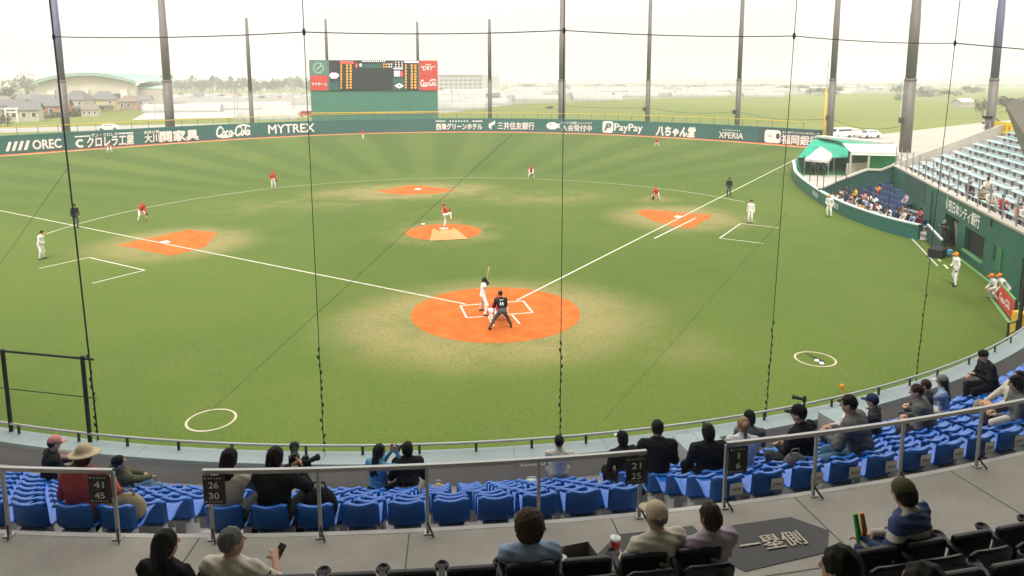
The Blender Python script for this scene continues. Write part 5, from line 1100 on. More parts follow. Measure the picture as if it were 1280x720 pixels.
for i in range(n+1): t = i/n; z = .07*(i % 2); A.append(tuple(f0+(f1-f0)*t+(0, 0, z))); B_.append(tuple(k0+(k1-k0)*t+(0, 0, z)))
q.strip(A, B_); q.build('corrugated_roof', M('roof_white', (.66, .65, .6)), ws_); q = MB(); q.bar(f0-(0, 0, .12), f1-(0, 0, .12), .06, .22); q.build('fascia', M_WHITE, ws_)
g0, g1_ = f0*.7+k0*.3, f1*.7+k1*.3; mdl = f0+(f1-f0)*.38
quad('dark_panel', [gx(g0), gx(g0+(g1_-g0)*.36), g0+(g1_-g0)*.36-(0, 0, .15), g0-(0, 0, .15)], M_GRND, ws_); quad('green_panel', [gx(g0+(g1_-g0)*.4), gx(g1_), g1_-(0, 0, .15), g0+(g1_-g0)*.4-(0, 0, .15)], M('panel_green', (.02, .3, .12), .6, .08), ws_)
for t in (0, .38, .98): p = f0+(f1-f0)*t; q = MB(); q.bar(gx(p), p-(0, 0, .1), .16, .16); q.build('post', M_BEIGE, ws_)
tp = thing('white_tent', 'small white pyramid tent standing in the bullpen corner', 'tent'); tcs = [at(1006, 198.5, 1.9), at(1036, 201, 1.9), at(1043, 193.5, 1.9), at(1016, 191, 1.9)]; tcn = sum(tcs)/4; top = tcn+(0, 0, 1.25); M_TENT = M('tent_white', (.5, .49, .46), .7, .05)
for i in range(4): quad('roof_panel', [tcs[i], tcs[(i+1) % 4], top], M_TENT, tp); quad('valance', [tcs[i], tcs[(i+1) % 4], tcs[(i+1) % 4]-(0, 0, .28), tcs[i]-(0, 0, .28)], M_TENT, tp); q = MB(); q.tube([gx(tcs[i]), tcs[i]], .04, 5); q.build('leg', M_STEEL, tp)
q = MB(); q.sheet(px_poly([(1000, 219), (1061, 219), (1077, 197), (1012, 196)], .03), .03); q.build('bullpen_turf', M('bullpen_turf', (.03, .2, .07), .8, .2, .8), kind='structure')
for i, (x, y) in enumerate(((1016, 209), (1021, 211), (1026, 210), (1032, 211), (1034, 207))):
    ctb = thing('plastic_chair', 'white plastic chair, %s from the left under the small white tent' % nth(i+1), 'chair', tuple(at(x, y, .03)), i*1.1, 'chairs under the tent'); q = MB(); q.box((0, 0, .42), (.45, .42, .05)); q.build('seat', M_WHITE, ctb); q = MB(); q.box((0, .2, .68), (.45, .05, .45)); q.build('backrest', M_WHITE, ctb)
    for sx in (-.2, .2):
        for sy in (-.18, .18): q = MB(); q.bar((sx, sy, 0), (sx, sy, .42), .04, .04); q.build('leg', M_WHITE, ctb)
q = MB(); q.lathe([(.05, .9), (.42, 1.0), (.5, 1.35), (.35, 1.65), (.05, 1.7)], 12); o = q.build('net_ball_cart', M_TENT, None, True); o.location = tuple(at(1055, 204, .0)); tag(o, 'round pale netted ball cart beside the block wall', 'ball cart')
for i, (x, y, lab, vn, cc) in enumerate(((1050, 172.5, 'white van parked behind the bullpen by the foul pole', True, 0), (1063, 170.5, 'white car parked behind the white van', False, 0), (1086, 172.5, 'white hatchback on the forecourt edge right of the van', False, 0), (1015, 166.5, 'white car parked behind the bank lettering, right one', False, 0), (984, 164.5, 'white car roof showing over the wall left of the foul pole', False, 0), (940, 160.5, 'white car roof showing over the wall right of the slim pole', False, 0), (1238, 155, 'dark car parked behind the end parapet by the purple mast', False, 2))):
    P = at(x, y, .3) if x > 1030 else at(x, y, 1.2)-(0, 0, 1.4)
    car(tuple(P), .15, lab, CARC[cc], vn)
# ------------------------------------------------------------------ the stand behind home plate
SC = np.array([-1.2, 7.0]); RB, DR, RISE = 32.03, .643, .36
M_FLOOR = M('concourse', (.38, .352, .31), .75, .14, 1.1, .3, 60, dirt=.5); M_STEP = M('terrace_concrete', (.44, .425, .40), .85, .12, .8, .2, 40, dirt=.2); M_NOSE = M('step_nosing', (.55, .54, .52), .8, .1, 1)
M_INW = M('inner_wall', (.36, .355, .36), .8, .08, .5, .15, 25, dirt=.2); M_CAPT = M('cap_teal', (.31, .38, .385), .7, .08, .8, dirt=.15); M_RAIL = M('galvanised', (.46, .46, .45), .45, .08, 2, metal=.35)
def sp(R, a, z=None): p = (SC[0]+R*math.cos(a), SC[1]+R*math.sin(a)); return p if z is None else (*p, z)
def tread(i): return 5.5-RISE*i
def ang_at(px, R, z):
    aa = np.linspace(math.radians(-152), math.radians(-48), 900); xs = np.array([scr(sp(R, a, z))[0] if depth(sp(R, a, z)) > .5 else 1e5 for a in aa]); k = int(np.argmin(np.abs(xs-px))); return float(aa[k])
A0, A1 = math.radians(-150), math.radians(-44)
st = thing('spectator_terrace', 'curved concrete terrace of the stand behind home plate', 'terrace'); st['kind'] = 'structure'
def ring(R0, R1, z0, z1, nm, mat, a0=A0, a1=A1, n=90, par=st):
    q = MB(); I, O = arc(SC, R0, a0, a1, n, z1), arc(SC, R1, a0, a1, n, z1); q.strip(I, O); q.strip([(p[0], p[1], z0) for p in I], I); q.strip(O, [(p[0], p[1], z0) for p in O]); return q.build(nm, mat, par)
NR_ = 7
for i in range(NR_): ring(RB+.18-DR*(i+1), RB+.18-DR*i+.002*i, 2., tread(i), 'terrace_step', M_STEP)
CZ = 6.04; cf = ring(RB+.181, 34.75, 2., CZ, 'concourse', M_FLOOR, n=120); q = MB(); q.strip(arc(SC, RB+.181, A0, A1, 90, CZ+.003), arc(SC, RB+.25, A0, A1, 90, CZ+.003)); q.build('nosing', M_NOSE, st)
for i in range(5): ring(34.75+.85*i, 34.75+.85*(i+1), 2., 6.2+.42*i, 'terrace_step', M_STEP)
# joints in the concourse slab
for k in range(26):
    a = A0+(A1-A0)*(k+.5)/26; q = MB(); q.bar(sp(RB+.26, a, CZ+.001), sp(34.7, a, CZ+.001), .014, .004); q.build('floor_joint', M('joint_dark', (.12, .115, .105), .9, .2), st)
q = MB(); q.strip(arc(SC, 33.45, A0, A1, 90, CZ+.003), arc(SC, 33.462, A0, A1, 90, CZ+.003)); q.build('floor_joint', M('joint_dark', (.12, .115, .105)), st)
# aisle floor and backstop wall
AW0, AW1 = math.radians(-134), math.radians(-52)
def wp(R, a, z): return (WC[0]+R*math.cos(a), WC[1]+R*math.sin(a), z)
nA = 110; aa = np.linspace(AW0, AW1, nA)
RL = RB+.18-DR*NR_; inner = [wp(29.46, a, 2.98) for a in aa]
def proj_out(p): v = np.array(p[:2])-SC; v = v/np.hypot(*v)*max(RL+.05, np.hypot(*v)+.1); return (SC[0]+v[0], SC[1]+v[1], 2.98)
q = MB(); q.strip(inner, [proj_out(p) for p in inner]); q.build('aisle_floor', M_STEP, st)
bw = thing('backstop_wall', 'grey curved wall with pale teal cap and rail between field and seats', 'wall')
step = 5
for k in range(0, nA-1, step):
    s = aa[k:k+step+1]; q = MB(); e = .0001; s = s.copy(); s[0] += e; s[-1] -= e
    q.strip([wp(29.46, a, 2.9) for a in s], [wp(29.46, a, 3.5) for a in s]); q.build('inner_face', M_INW, bw)
    q = MB(); q.strip([wp(29.48, a, 3.5) for a in s], [wp(29.02, a, 3.52) for a in s]); q.strip([wp(29.48, a, 3.43) for a in s], [wp(29.48, a, 3.5) for a in s]); q.strip([wp(29.02, a, 3.52) for a in s], [wp(29.02, a, 3.4) for a in s]); q.build('cap_slab', M_CAPT, bw)
q = MB(); q.strip([wp(29.04, a, 0) for a in aa], [wp(29.04, a, 3.5) for a in aa]); q.build('field_face', M_GRN, bw)
q = MB(); q.tube([wp(29.12, a, 3.70) for a in aa], .028, 6); q.build('rail', M_RAIL, bw, True)
pm = MB(); pm.box((0, 0, .12), (.03, .05, .28)); pm = pm.mesh('rail_post', M_DKST)
for px in (25, 90, 150, 215, 290, 375, 445, 520, 592, 667, 740, 808, 876, 958, 990, 1045, 1095, 1137, 1175, 1209, 1240, 1263):
    xs = [scr(wp(29.12, a, 3.6))[0] if depth(wp(29.12, a, 3.6)) > 1 else 1e5 for a in aa]; a = float(aa[int(np.argmin(np.abs(np.array(xs)-px)))]); link('rail_post', pm, bw, wp(29.14, a, 3.44), a)
def onwall(px, R, z):
    a_ = np.linspace(AW0, AW1, 2000); xs = np.array([scr(wp(R, a, z))[0] if depth(wp(R, a, z)) > 1 else 1e5 for a in a_]); return float(a_[int(np.argmin(np.abs(xs-px)))])
def wallnote(x0, x1, z0, z1, nm, lab, cols, lines):
    a = onwall((x0+x1)/2, 29.47, 3.3); P = np.array(wp(29.50, a, (z0+z1)/2)); w = abs(x1-x0)*depth(P)/FPX; ex = np.array([math.sin(a), -math.cos(a), 0])*-1; n = np.array([math.cos(a), math.sin(a), 0])
    t = thing(nm, lab, 'notice'); q = MB(); ex = -np.array([-math.sin(a), math.cos(a), 0]) if scr(P+np.array([-math.sin(a), math.cos(a), 0]))[0] < scr(P)[0] else np.array([-math.sin(a), math.cos(a), 0])
    put2d(q, np.array([(-w/2, z0-z1+0), (w/2, z0-z1), (w/2, 0), (-w/2, 0)])*[1, 1]+[0, (z1-z0)/2], [(0, 1, 2, 3)], P+n*.01, ex, (0, 0, 1)); q.build('sheet', M('paper', (.82, .81, .78), .7, .04), t)
    for j, (c, y, wd) in enumerate(lines):
        g = []; rr = random.Random(j)
        m = int(wd*w/.06)
        for k in range(m): g += [(x+wd*w*((k+.5)/m-.5), yy+y, x2+wd*w*((k+.5)/m-.5), y2+y) for x, yy, x2, y2 in glyph(rr, .045, .06)]
        V, F = blocks2d(g); q = MB(); put2d(q, V, F, P+n*.016, ex, (0, 0, 1)); q.build('text_line', c, t)
wallnote(67, 113, 3.2, 3.53, 'notice_sheet', 'white notice with red writing taped to the wall at left', None, [(M_RED, .09, .75), (M_RED, -.01, .85), (M_RED, -.1, .6)])
wallnote(650, 690, 3.34, 3.46, 'notice_sheet', 'narrow white notice strip on the wall behind the strap wearing boy', None, [(M('ink', (.03, .03, .03), .6, 0), 0, .9)])
# grey boxes on the aisle by the wall
for px, w, lab in ((876, .62, 'grey concrete box by the wall behind the black clad spectators'), (1062, .75, 'pale grey double box by the wall left of the capped men')):
    a = onwall(px, 29.9, 3.2); bxx = thing('wall_box', lab, 'box', wp(29.82, a, 2.98), a+PI/2)
    q = MB(); q.box((0, 0, .33), (w*1.5, .62, .66)); q.build('body', M_INW, bxx, False, .01)
    for sx in (-1, 1): q = MB(); q.box((sx*w*.375, 0, .69), (w*.74, .64, .05)); q.build('lid', M_CAPT, bxx, False, .008)
# stairs between the seat blocks
def stairs(pxa, pxb, lab):
    a0, a1 = ang_at(pxa, RB+.1, 5.8), ang_at(pxb, RB+.1, 5.8); s = thing('stairway', lab, 'stairs'); s['kind'] = 'structure'
    for i in range(NR_+1):
        Ro = RB+.18-DR*i; zt_ = tread(i) if i < NR_ else 2.98
        for h in (0, 1):
            R1_ = Ro-h*DR/2; z = (tread(i-1) if i else CZ-.18)-RISE/2*(1+h) + (0 if i < NR_ else .0)
            if i == NR_ and h: break
            q = MB(); I, O = arc(SC, R1_-DR/2+.002, a0, a1, 6, z+.006), arc(SC, R1_, a0, a1, 6, z+.006); q.strip(I, O); q.strip([(p[0], p[1], z-.25) for p in I], I); q.strip(O, [(p[0], p[1], z+.18) for p in O]); o = q.build('stair_step', M_STEP, s)
            q = MB(); J = arc(SC, R1_-DR/2+.045, a0, a1, 6, z+.011); q.strip([(p[0], p[1], z+.011) for p in I], J); q.build('nosing', M_NOSE, o)
stairs(172, 256, 'narrow concrete stairway between the left and middle seat blocks'); stairs(808, 884, 'concrete stairway between the middle and right seat blocks')
# ---------------- blue bucket seats
M_BLUE = M('seat_blue', (.003, .135, .60), .22, .16, 1.5, spec=.55, dirt=.15); M_FOOT = M('seat_foot', (.50, .50, .49), .6, .08)
def bucket():
    nu, nv = 9, 15; prof = [(.27, .405), (.255, .425), (.20, .43), (.10, .415), (0, .405), (-.09, .405), (-.15, .415), (-.178, .47), (-.187, .55), (-.193, .63), (-.198, .70), (-.201, .738), (-.213, .75), (-.24, .75), (-.25, .732)]
    top, bot = [], []
    for j, (y, z) in enumerate(prof):
        t = j/(nv-1); hw = .195+.02*math.sin(PI*min(1, t*1.1)); row = []
        for i in range(nu):
            u = -1+2*i/(nu-1); s1 = min(1, max(0, (z-.42)/.3)); s1 = s1*s1*(3-2*s1); zz = z+.04*abs(u)**3*(1-s1)*(1 if y > .05 else .3)+s1*(.03*u*u-.015-.04*max(0, abs(u)-.72)**2/.0784); yy = y+.045*u*u*s1+.03*abs(u)**3*(1-s1)*(1 if y < .0 else 0)
            row.append((u*hw, yy, zz))
        top.append(row)
    q = MB(); V = [p for r in top for p in r]; F = [(j*nu+i, j*nu+i+1, (j+1)*nu+i+1, (j+1)*nu+i) for j in range(nv-1) for i in range(nu-1)]
    q.add(V, F); me = q.mesh('shell', M_BLUE, True)
    bmm = bmesh.new(); bmm.from_mesh(me); bmesh.ops.solidify(bmm, geom=bmm.faces[:], thickness=.018); bmm.to_mesh(me); bmm.free(); me.polygons.foreach_set('use_smooth', [True]*len(me.polygons)); return me
SHELL = bucket(); q = MB(); q.box((0, -.02, .2), (.14, .22, .4)); q.box((0, -.02, .385), (.3, .3, .03)); FOOT_ = q.mesh('bracket', M_FOOT)
seat0 = thing('stadium_chair', '', 'seat'); link('shell', SHELL, seat0); link('bracket', FOOT_, seat0); sk = kids(seat0); first = True
paper = MB(); paper.box((.09, -.238, .60), (.17, .006, .15)); PAPER = paper.mesh('paper_sign', M('paper', (.82, .81, .78)))
pg = MB(); rr = random.Random(2); gl = []
for k in range(4): gl += [(a+.09+(-.045+.03*k), b+.6, c_+.09+(-.045+.03*k), d_+.6) for a, b, c_, d_ in glyph(rr, .026, .036)]
V, F = blocks2d(gl); pg.add([(-a+.18, -.2425, b) for a, b in V], F); PTXT = pg.mesh('sign_text', M('ink', (.03, .03, .03), .6, 0))
SEATW = .512; aL = ang_at(152, RB-.1, 6.1); aM0, aM1 = ang_at(283, RB-.1, 6.1), ang_at(781, RB-.1, 6.1); aR = ang_at(905, RB-.1, 6.1)
ROWN = ['last', 'sixth', 'fifth', 'fourth', 'third', 'second', 'front']
SEATPOS = {}; ORD = {}
def put_seat(i, a, sec, extra=False):
    global first
    R = RB-DR*i-.2; p = sp(R, a, tread(i)); s_ = scr((p[0], p[1], p[2]+.6))
    if not (-40 < s_[0] < 1320): return
    k_ = ORD[(i, sec)] = ORD.get((i, sec), 0)+1; lab = '%s blue seat from the %s, %s row of the %s block' % (nth(k_), 'stairway' if sec != 'middle' else 'left', ROWN[i], sec); grp = 'blue seats, %s block, %s row' % (sec, ROWN[i])
    o = seat0 if first else dup(seat0, (0, 0, 0), ch=sk); first = False; o.location = p; o.rotation_euler.z = a+PI/2; tag(o, lab, 'seat', grp)
    SEATPOS.setdefault((i, sec), []).append((s_[0], a, p))
    if extra: tag(o, '%s blue seat from the stairway with white paper sign on its back, right block' % nth(k_), 'seat', 'blue seats with paper signs'); k = link('paper_sign', PAPER, o); link('sign_text', PTXT, k)
for i in range(NR_):
    R = RB-DR*i-.2; da = SEATW/R
    a = aL
    while a > A0: put_seat(i, a, 'left'); a -= da
    n = max(1, int(round((aM1-aM0)/da)))
    for k in range(n+1): put_seat(i, aM0+(aM1-aM0)*k/n, 'middle')
    a = aR; k = 0
    while a < math.radians(-58): put_seat(i, a, 'right', i == 0); a += da*(1.07 if i == 0 else 1.03); k += 1
def seat_at(px, row, sec=None):
    best = min(((abs(x-px), a, p) for (i, s), L in SEATPOS.items() if i == row for x, a, p in L), key=lambda q: q[0]); return best[1], np.array(best[2])
# ---------------- railings with row number plates
def rail_run(px0, px1, posts, lab, z1=.80, plate=None, base=CZ, R=RB+.27, dz=0.):
    a0, a1 = ang_at(px0, R, base+z1), ang_at(px1, R, base+z1); g = thing('railing', lab, 'railing', (0, 0, 0), 0, None)
    q = MB(); ps = arc(SC, R, a0, a1, 24, base+z1)
    for p, p2 in zip(ps[:-1], ps[1:]): pass
    q.strip([(*sp(R-.022, a0+(a1-a0)*k/24), base+z1+.022) for k in range(25)], [(*sp(R+.022, a0+(a1-a0)*k/24), base+z1+.022) for k in range(25)]); q.strip([(*sp(R+.022, a0+(a1-a0)*k/24), base+z1-.022) for k in range(25)], [(*sp(R+.022, a0+(a1-a0)*k/24), base+z1+.022) for k in range(25)]); q.strip([(*sp(R-.022, a0+(a1-a0)*k/24), base+z1-.022) for k in range(25)], [(*sp(R-.022, a0+(a1-a0)*k/24), base+z1+.022) for k in range(25)]); q.build('top_rail', M_RAIL, g)
    for px in posts:
        a = ang_at(px, R, base+.4); q = MB(); q.box((*sp(R, a), base+z1/2), (.028, .036, z1-.02), a); q.box((*sp(R, a), base+.008), (.09, .09, .014), a); q.build('post', M_RAIL, g)
        q = MB(); q.bar((*sp(R+.01, a), base+.13), (*sp(R+.10, a+.002), base+.01), .014, .02); q.build('brace', M_DKST, g)
    for (pxp, t1, t2) in plate or []:
        a = ang_at(pxp, R, base+.6); P = np.array(sp(R+.04, a, base+z1-.19)); ex = np.array([-math.sin(a), math.cos(a), 0]); n = np.array([math.cos(a), math.sin(a), 0]); q = MB(); q.box(tuple(P), (.012, .235, .33), a); pl_ = q.build('number_plate', M('plate_black', (.02, .02, .02), .4, 0), g)
        for tx, dz_ in ((t1, .06), (t2, -.065)): V, F = textfit(tx, .055*len(tx) if tx != '1' else .022, .075, .012); q = MB(); put2d(q, V, F, P+n*.009+(0, 0, dz_), ex, (0, 0, 1)); q.build('number', M_WHITE, pl_)
        for dz_ in (.135, -.135):
            gg = []; 
            for k in range(5): gg += [(x-.05+.03*k, y+dz_, x2-.05+.03*k, y2+dz_) for x, y, x2, y2 in glyph(rr, .018, .02)]
            gg += [(-.1, dz_-.008, -.08, dz_+.008)]; V, F = blocks2d(gg); q = MB(); put2d(q, V, F, P+n*.009, ex, (0, 0, 1)); q.build('small_print', M_WHITE, pl_)
rail_run(-60, 137, (10, 143), 'grey railing along the left seat block with plate 41 to 45', plate=[(125, '41', '45')])
rail_run(253, 806, (260, 399, 536, 672, 803), 'long grey railing along the middle block with plates 26 30 and 21 25', plate=[(266, '26', '30'), (793, '21', '25')])
rail_run(907, 1330, (909, 1021, 1127, 1224), 'grey railing along the right seat block with plate 1 to 6', plate=[(922, '1', '6')], z1=.80)
# ---------------- dark floor guide mat
M_MAT = M('mat_dark', (.075, .075, .078), .7, .1, 2, .1, 60)
for P, lab in (([(905, 658), (988, 646), (1036, 663), (1034, 690), (931, 714), (884, 690)], 'dark grey floor marking with pale characters beside the front dark seats'), ([(735, 704), (772, 668), (866, 657), (880, 672), (862, 702), (800, 712)], 'plain dark grey floor marking behind the capped man')):
    q = MB(); q.poly(px_poly(P, CZ+.008)[::-1], CZ+.001, CZ+.008); o = q.build('floor_mat', M_MAT); tag(o, lab, 'floor marking')
    if 'pale characters' in lab:
        a, b = at(925, 684, CZ+.008), at(1003, 672, CZ+.008); ex = unit(b-a); ey = np.array([-ex[1], ex[0], 0]); V, F = textfit('一塁側', np.linalg.norm(b-a), .235, .012); q = MB(); put2d(q, V, F, (a+b)/2+(0, 0, .004), ex, ey); q.build('lettering', M('mat_print', (.62, .55, .42), .7, .1, 3), o)
# ---------------- near dark tip-up seats
M_DSEAT = M('seat_black', (.010, .010, .014), .38, .15, 2, spec=.3); M_SLAB = M('seat_label', (.03, .03, .036), .4, 0)
ts = thing('tip_up_chair', '', 'seat')
def pad(c, d, R=None, b=.025): q = MB(); q.box(c, d, R=R); return q
q = MB(); nu = 8; prof = [(-.13, .40), (-.15, .55), (-.17, .72), (-.185, .80), (-.20, .83), (-.225, .835), (-.24, .81), (-.225, .72), (-.2, .55), (-.18, .40)]
rows = [[(-.225+.45*i/nu, y+.03*(-1+2*i/nu)**2, z+(.012*(1-(-1+2*i/nu)**2) if z > .78 else 0)-(.04 if z > .78 and i in (0, nu) else 0)) for i in range(nu+1)] for y, z in prof]
for a, b in zip(rows[:-1], rows[1:]): q.strip(a, b)
for e in (0, nu): q.add([r[e] for r in rows], [tuple(range(len(rows)))])
q.build('backrest', M_DSEAT, ts, True)
q = MB(); q.box((0, .04, .63), (.42, .08, .43), R=rotx(.12)); o = q.build('seat_pan', M_DSEAT, ts, False, .03)
q = MB(); q.box((.1, -.245, .745), (.1, .012, .035)); q.build('seat_number', M_SLAB, ts)
def armrest(x):
    q = MB(); q.bar((x, -.15, .74), (x, .10, .78), .055, .04); q.lathe([(.0, .755), (.056, .76), (.064, .785), (.05, .80), (.042, .785), (.0, .78)], 14, (x, .14, 0)); q.build('armrest', M_DSEAT, ts, True)
    q = MB(); q.bar((x, -.1, .75), (x, -.12, .0), .05, .05); q.build('leg', M_DSEAT, ts)
armrest(-.25)
tk = kids(ts); first = True; TIP = []
RT = 34.12
def tip_row(R, z, pxs, name):
    global first; cn_ = 0
    a0, a1 = ang_at(pxs[0], R, z+.8), ang_at(min(pxs[1], 1279), R, z+.8); da = .503/R; a = a0
    while a < math.radians(-62):
        p = sp(R+.0, a, z); s_ = scr((p[0], p[1], z+.8))
        if s_[0] > pxs[1]: break
        o = ts if first else dup(ts, (0, 0, 0), ch=tk); first = False; o.location = p; o.rotation_euler.z = a+PI/2
        cn_ += 1; tag(o, '%s black tip up seat from the left in the %s' % (nth(cn_), name), 'seat', 'black tip up seats, '+name); TIP.append((s_[0], a, np.array(p), R)); a += da
tip_row(RT, 6.1, (205, 905), 'near left row'); tip_row(RT+.2, 6.03, (1100, 1400), 'near right row'); tip_row(RT+1.05, 6.43, (1060, 1420), 'second right row')
# ------------------------------------------------------------------ clothing
def cloth(nm, c, v=.12): return M('cloth_'+nm, c, .85, v, 5, .25, 60, spec=.15)
cWHITE = cloth('white', (.72, .71, .68)); cCREAM = cloth('cream', (.62, .57, .47)); cRED = cloth('red', (.55, .035, .03)); cBLACK = cloth('black', (.014, .014, .016)); cGREY = cloth('grey', (.2, .2, .2)); cCHAR = cloth('charcoal', (.055, .056, .06)); cNAVY = cloth('navy', (.03, .045, .1)); cORG = cloth('orange', (.75, .22, .02))
cPINK = cloth('rose', (.42, .075, .085)); cCAPP = cloth('salmon', (.62, .25, .22)); cBEIGE = cloth('beige', (.58, .48, .33)); cOLIVE = cloth('olive', (.09, .09, .045)); cSKY = cloth('skyblue', (.12, .32, .44)); cDENIM = cloth('denim', (.1, .2, .3)); cPALEB = cloth('paleblue', (.30, .40, .56)); cLAV = cloth('lavender', (.42, .34, .40)); cMGREY = cloth('midgrey', (.13, .13, .125)); cKHAKI = cloth('khaki', (.34, .28, .18)); cYEL = cloth('yellow', (.75, .42, .02)); cMARO = cloth('maroon', (.16, .02, .04)); cSTRB = cloth('stripe_blue', (.035, .06, .16)); cGLOVE = cloth('glove', (.2, .08, .03))
hBLK = M('hair_black', (.012, .010, .009), .6, .25, 30, .3, 120, spec=.18, stretch=(6, 6, 1)); hBRN = M('hair_brown', (.045, .022, .014), .6, .25, 30, .3, 120, spec=.18, stretch=(6, 6, 1)); hGRY = M('hair_grey', (.12, .115, .11), .5, .35, 30, .5, 120, stretch=(6, 6, 1))
sFACE = SKIN(); sTAN = M('skin_tan', (.44, .25, .16), .55, .06, 6, .1, 90)
def head_to(p, q): return math.atan2(-(q[0]-p[0]), q[1]-p[1])
HOME = (0, 0)
# ------------------------------------------------------------------ players, coaches and umpires
def player(px, py, pose, lab, team='red', face=HOME, cap_=None, group='players and umpires on the field', z=0., rz=None, sc=1.06, **k):
    p = at(px, py, z)
    r = head_to(p, face) if rz is None else rz
    if team == 'red': a = dict(top=cRED, bottom=cWHITE, shoes=cRED, sleeve=cRED, hat=('cap', cRED, cRED), extra='socks', long=True)
    elif team == 'white': a = dict(top=cWHITE, bottom=cWHITE, shoes=cBLACK, sleeve=cBLACK, hat=('cap', cBLACK, cORG), long=True)
    elif team == 'orange': a = dict(top=cWHITE, bottom=cWHITE, shoes=cBLACK, sleeve=cWHITE, hat=('cap', cORG, cORG), long=True)
    else: a = dict(top=cBLACK, bottom=cCHAR, shoes=cBLACK, sleeve=cBLACK, hat=('cap', cBLACK, cBLACK), long=True)
    a.setdefault('bulk', .018); a.update(k); o = person(lab, (p[0], p[1], z), r, pose, group=group, hair=('short', hBLK), scale=sc, **a); return o, p
def mitt(o, loc, c=None):
    q = SDF(); q.ell(loc, (.11, .06, .13), None, 0); q.ell(np.array(loc)+[.0, .05, .02], (.06, .05, .08), None, 0, .02, True); link('glove', q.mesh('glove', [c or cGLOVE], .016), o)
o, _ = player(178, 276, 'ready', 'third baseman in red crouching ready near third base', vox=.02); mitt(o, (-.16, .44, .55))
o, _ = player(342, 236, 'relax', 'shortstop in red and white standing upright on the arc line', vox=.02, sleeve=cRED); mitt(o, (-.25, .18, .80))
o, _ = player(664, 224, 'ready', 'second baseman in red half crouched right of second base', vox=.02, sleeve=cWHITE); mitt(o, (-.16, .44, .55))
o, _ = player(820, 250, 'deep', 'first baseman in red bent low with hands down behind first base', vox=.02); mitt(o, (.14, .48, .26), cBLACK)
player(137, 191.5, 'ready', 'left fielder in red small against the white company lettering', vox=.022, sleeve=cWHITE); player(454, 174.5, 'relax', 'centre fielder in red and white right below the wall', vox=.022, face=(-40, 60)); player(821, 184, 'ready', 'right fielder in red near the orange track at right', vox=.022)
# pitcher, left leg planted and right knee raised
PI_ = dict(pel=(0, -.03, .93), lean=-3, feet=[(-.08, -.03, 0), (.12, .40, .52)], hands=[(-.03, .3, 1.22), (.05, .3, 1.24)], head=(55, -5), kpole=[(-.1, 1, .1), (.1, 1, .8)], twist=-12)
o, _ = player(556.5, 284.5, ('stand', PI_), 'pitcher in red with one knee raised on the mound', rz=-PI/2+.25, z=.26, vox=.016, print_=cWHITE); mitt(o, (.02, .36, 1.23))
# batter, catcher, plate umpire
BA = dict(pel=(0, -.05, .86), lean=8, twist=14, side=-4, feet=[(-.45, -.14, 0), (.30, .02, 0)], hands=[(-.30, .13, 1.42), (-.31, .12, 1.50)], head=(70, -4), epole=[(-1, .2, -.4), (.6, .6, -.4)], toe=[20, -20])
bp_ = at(606.5, 393)
o, _ = player(605, 392.5, ('stand', BA), 'batter in white holding his bat up beside home plate', 'white', rz=-PI/2-.15, vox=.014, hat=('helmet', cBLACK, cBLACK), sleeve=cBLACK, gloves=cBLACK, top=cWHITE, wr=.002)
mw_ = o.matrix_basis.copy(); bloc = np.array(o.location[:]); Rz = rotz(o.rotation_euler.z)
h0 = bloc+Rz@np.array([-.305, .13, 1.46]); tip = aty(610.5, 338.5, h0[1]-.1); d_ = tip-h0; tip = h0+unit(d_)*.80
q = MB(); q.tube([h0-unit(d_)*.08, h0-unit(d_)*.06, h0, h0+unit(d_)*.3, h0+unit(d_)*.55, tip-unit(d_)*.02, tip], [.024, .016, .014, .018, .030, .033, .02], 8); tag(q.build('bat', M('bat_wood', (.6, .42, .2), .4, .1, 4), None, True), 'pale wooden bat held upright by the batter', 'bat')
CA = dict(pel=(0, -.1, .36), lean=30, feet=[(-.30, .05, 0), (.30, .05, 0)], hands=[(-.1, .52, .52), (.22, .22, .32)], head=(0, -22), kpole=[(-.9, 1, .6), (.9, 1, .6)])
o, cp = player(624, 401, ('ready', CA), 'catcher in red squatting just in front of the plate umpire', vox=.016, hat=('helmet', cRED, cRED), face=(0, 18)); mitt(o, (-.1, .6, .5))
UM = dict(pel=(0, -.22, .84), lean=28, feet=[(-.46, 0, 0), (.46, .08, 0)], hands=[(-.26, .16, .70), (.26, .18, .70)], head=(0, -18))
o, _ = player(626, 411.5, ('ready', UM), 'plate umpire in black shirt and grey trousers straddling behind the catcher', 'ump', face=(0, 18), vox=.014, bottom=cloth('trouser_grey', (.085, .088, .095)), print_=cWHITE, long=False, wr=.002, bulk=.03, sc=1.1)
player(95, 285, 'stand', 'umpire in black half hidden by the left rope near third base', 'ump', vox=.02); player(911, 246, 'stand', 'umpire in black standing on the right foul line behind first base', 'ump', vox=.02)
player(52, 324, ('relax', dict(lean=12)), 'coach in white standing beside the left coaching box', 'white', vox=.02, sleeve=cWHITE, face=(6, 12), bulk=.02)
player(938, 279, 'stand', 'coach in white standing behind the right coaching box', 'white', vox=.02, sleeve=cWHITE)
player(1036.5, 271, ('relax', dict(lean=10)), 'player in white with orange cap leaning by the low green wall', 'orange', vox=.02, face=(20, 10))
o, _ = player(1194, 357, ('relax', dict(feet=[(-.2, .1, 0), (.18, -.08, 0)])), 'player in white with orange helmet standing before the dark window', 'orange', vox=.018, face=(5, 5), hat=('helmet', cORG, cORG), gloves=cNAVY)
for x, y, l in ((1245, 376, 'bat boy in white with orange helmet crouching at the left end of the red banner'), (1253, 379, 'person in white and orange cap just behind the red banner')):
    player(x, y, ('ready', dict(pel=(0, -.1, .62))) if x < 1250 else 'ready', l, 'orange', vox=.02, face=(5, 5))
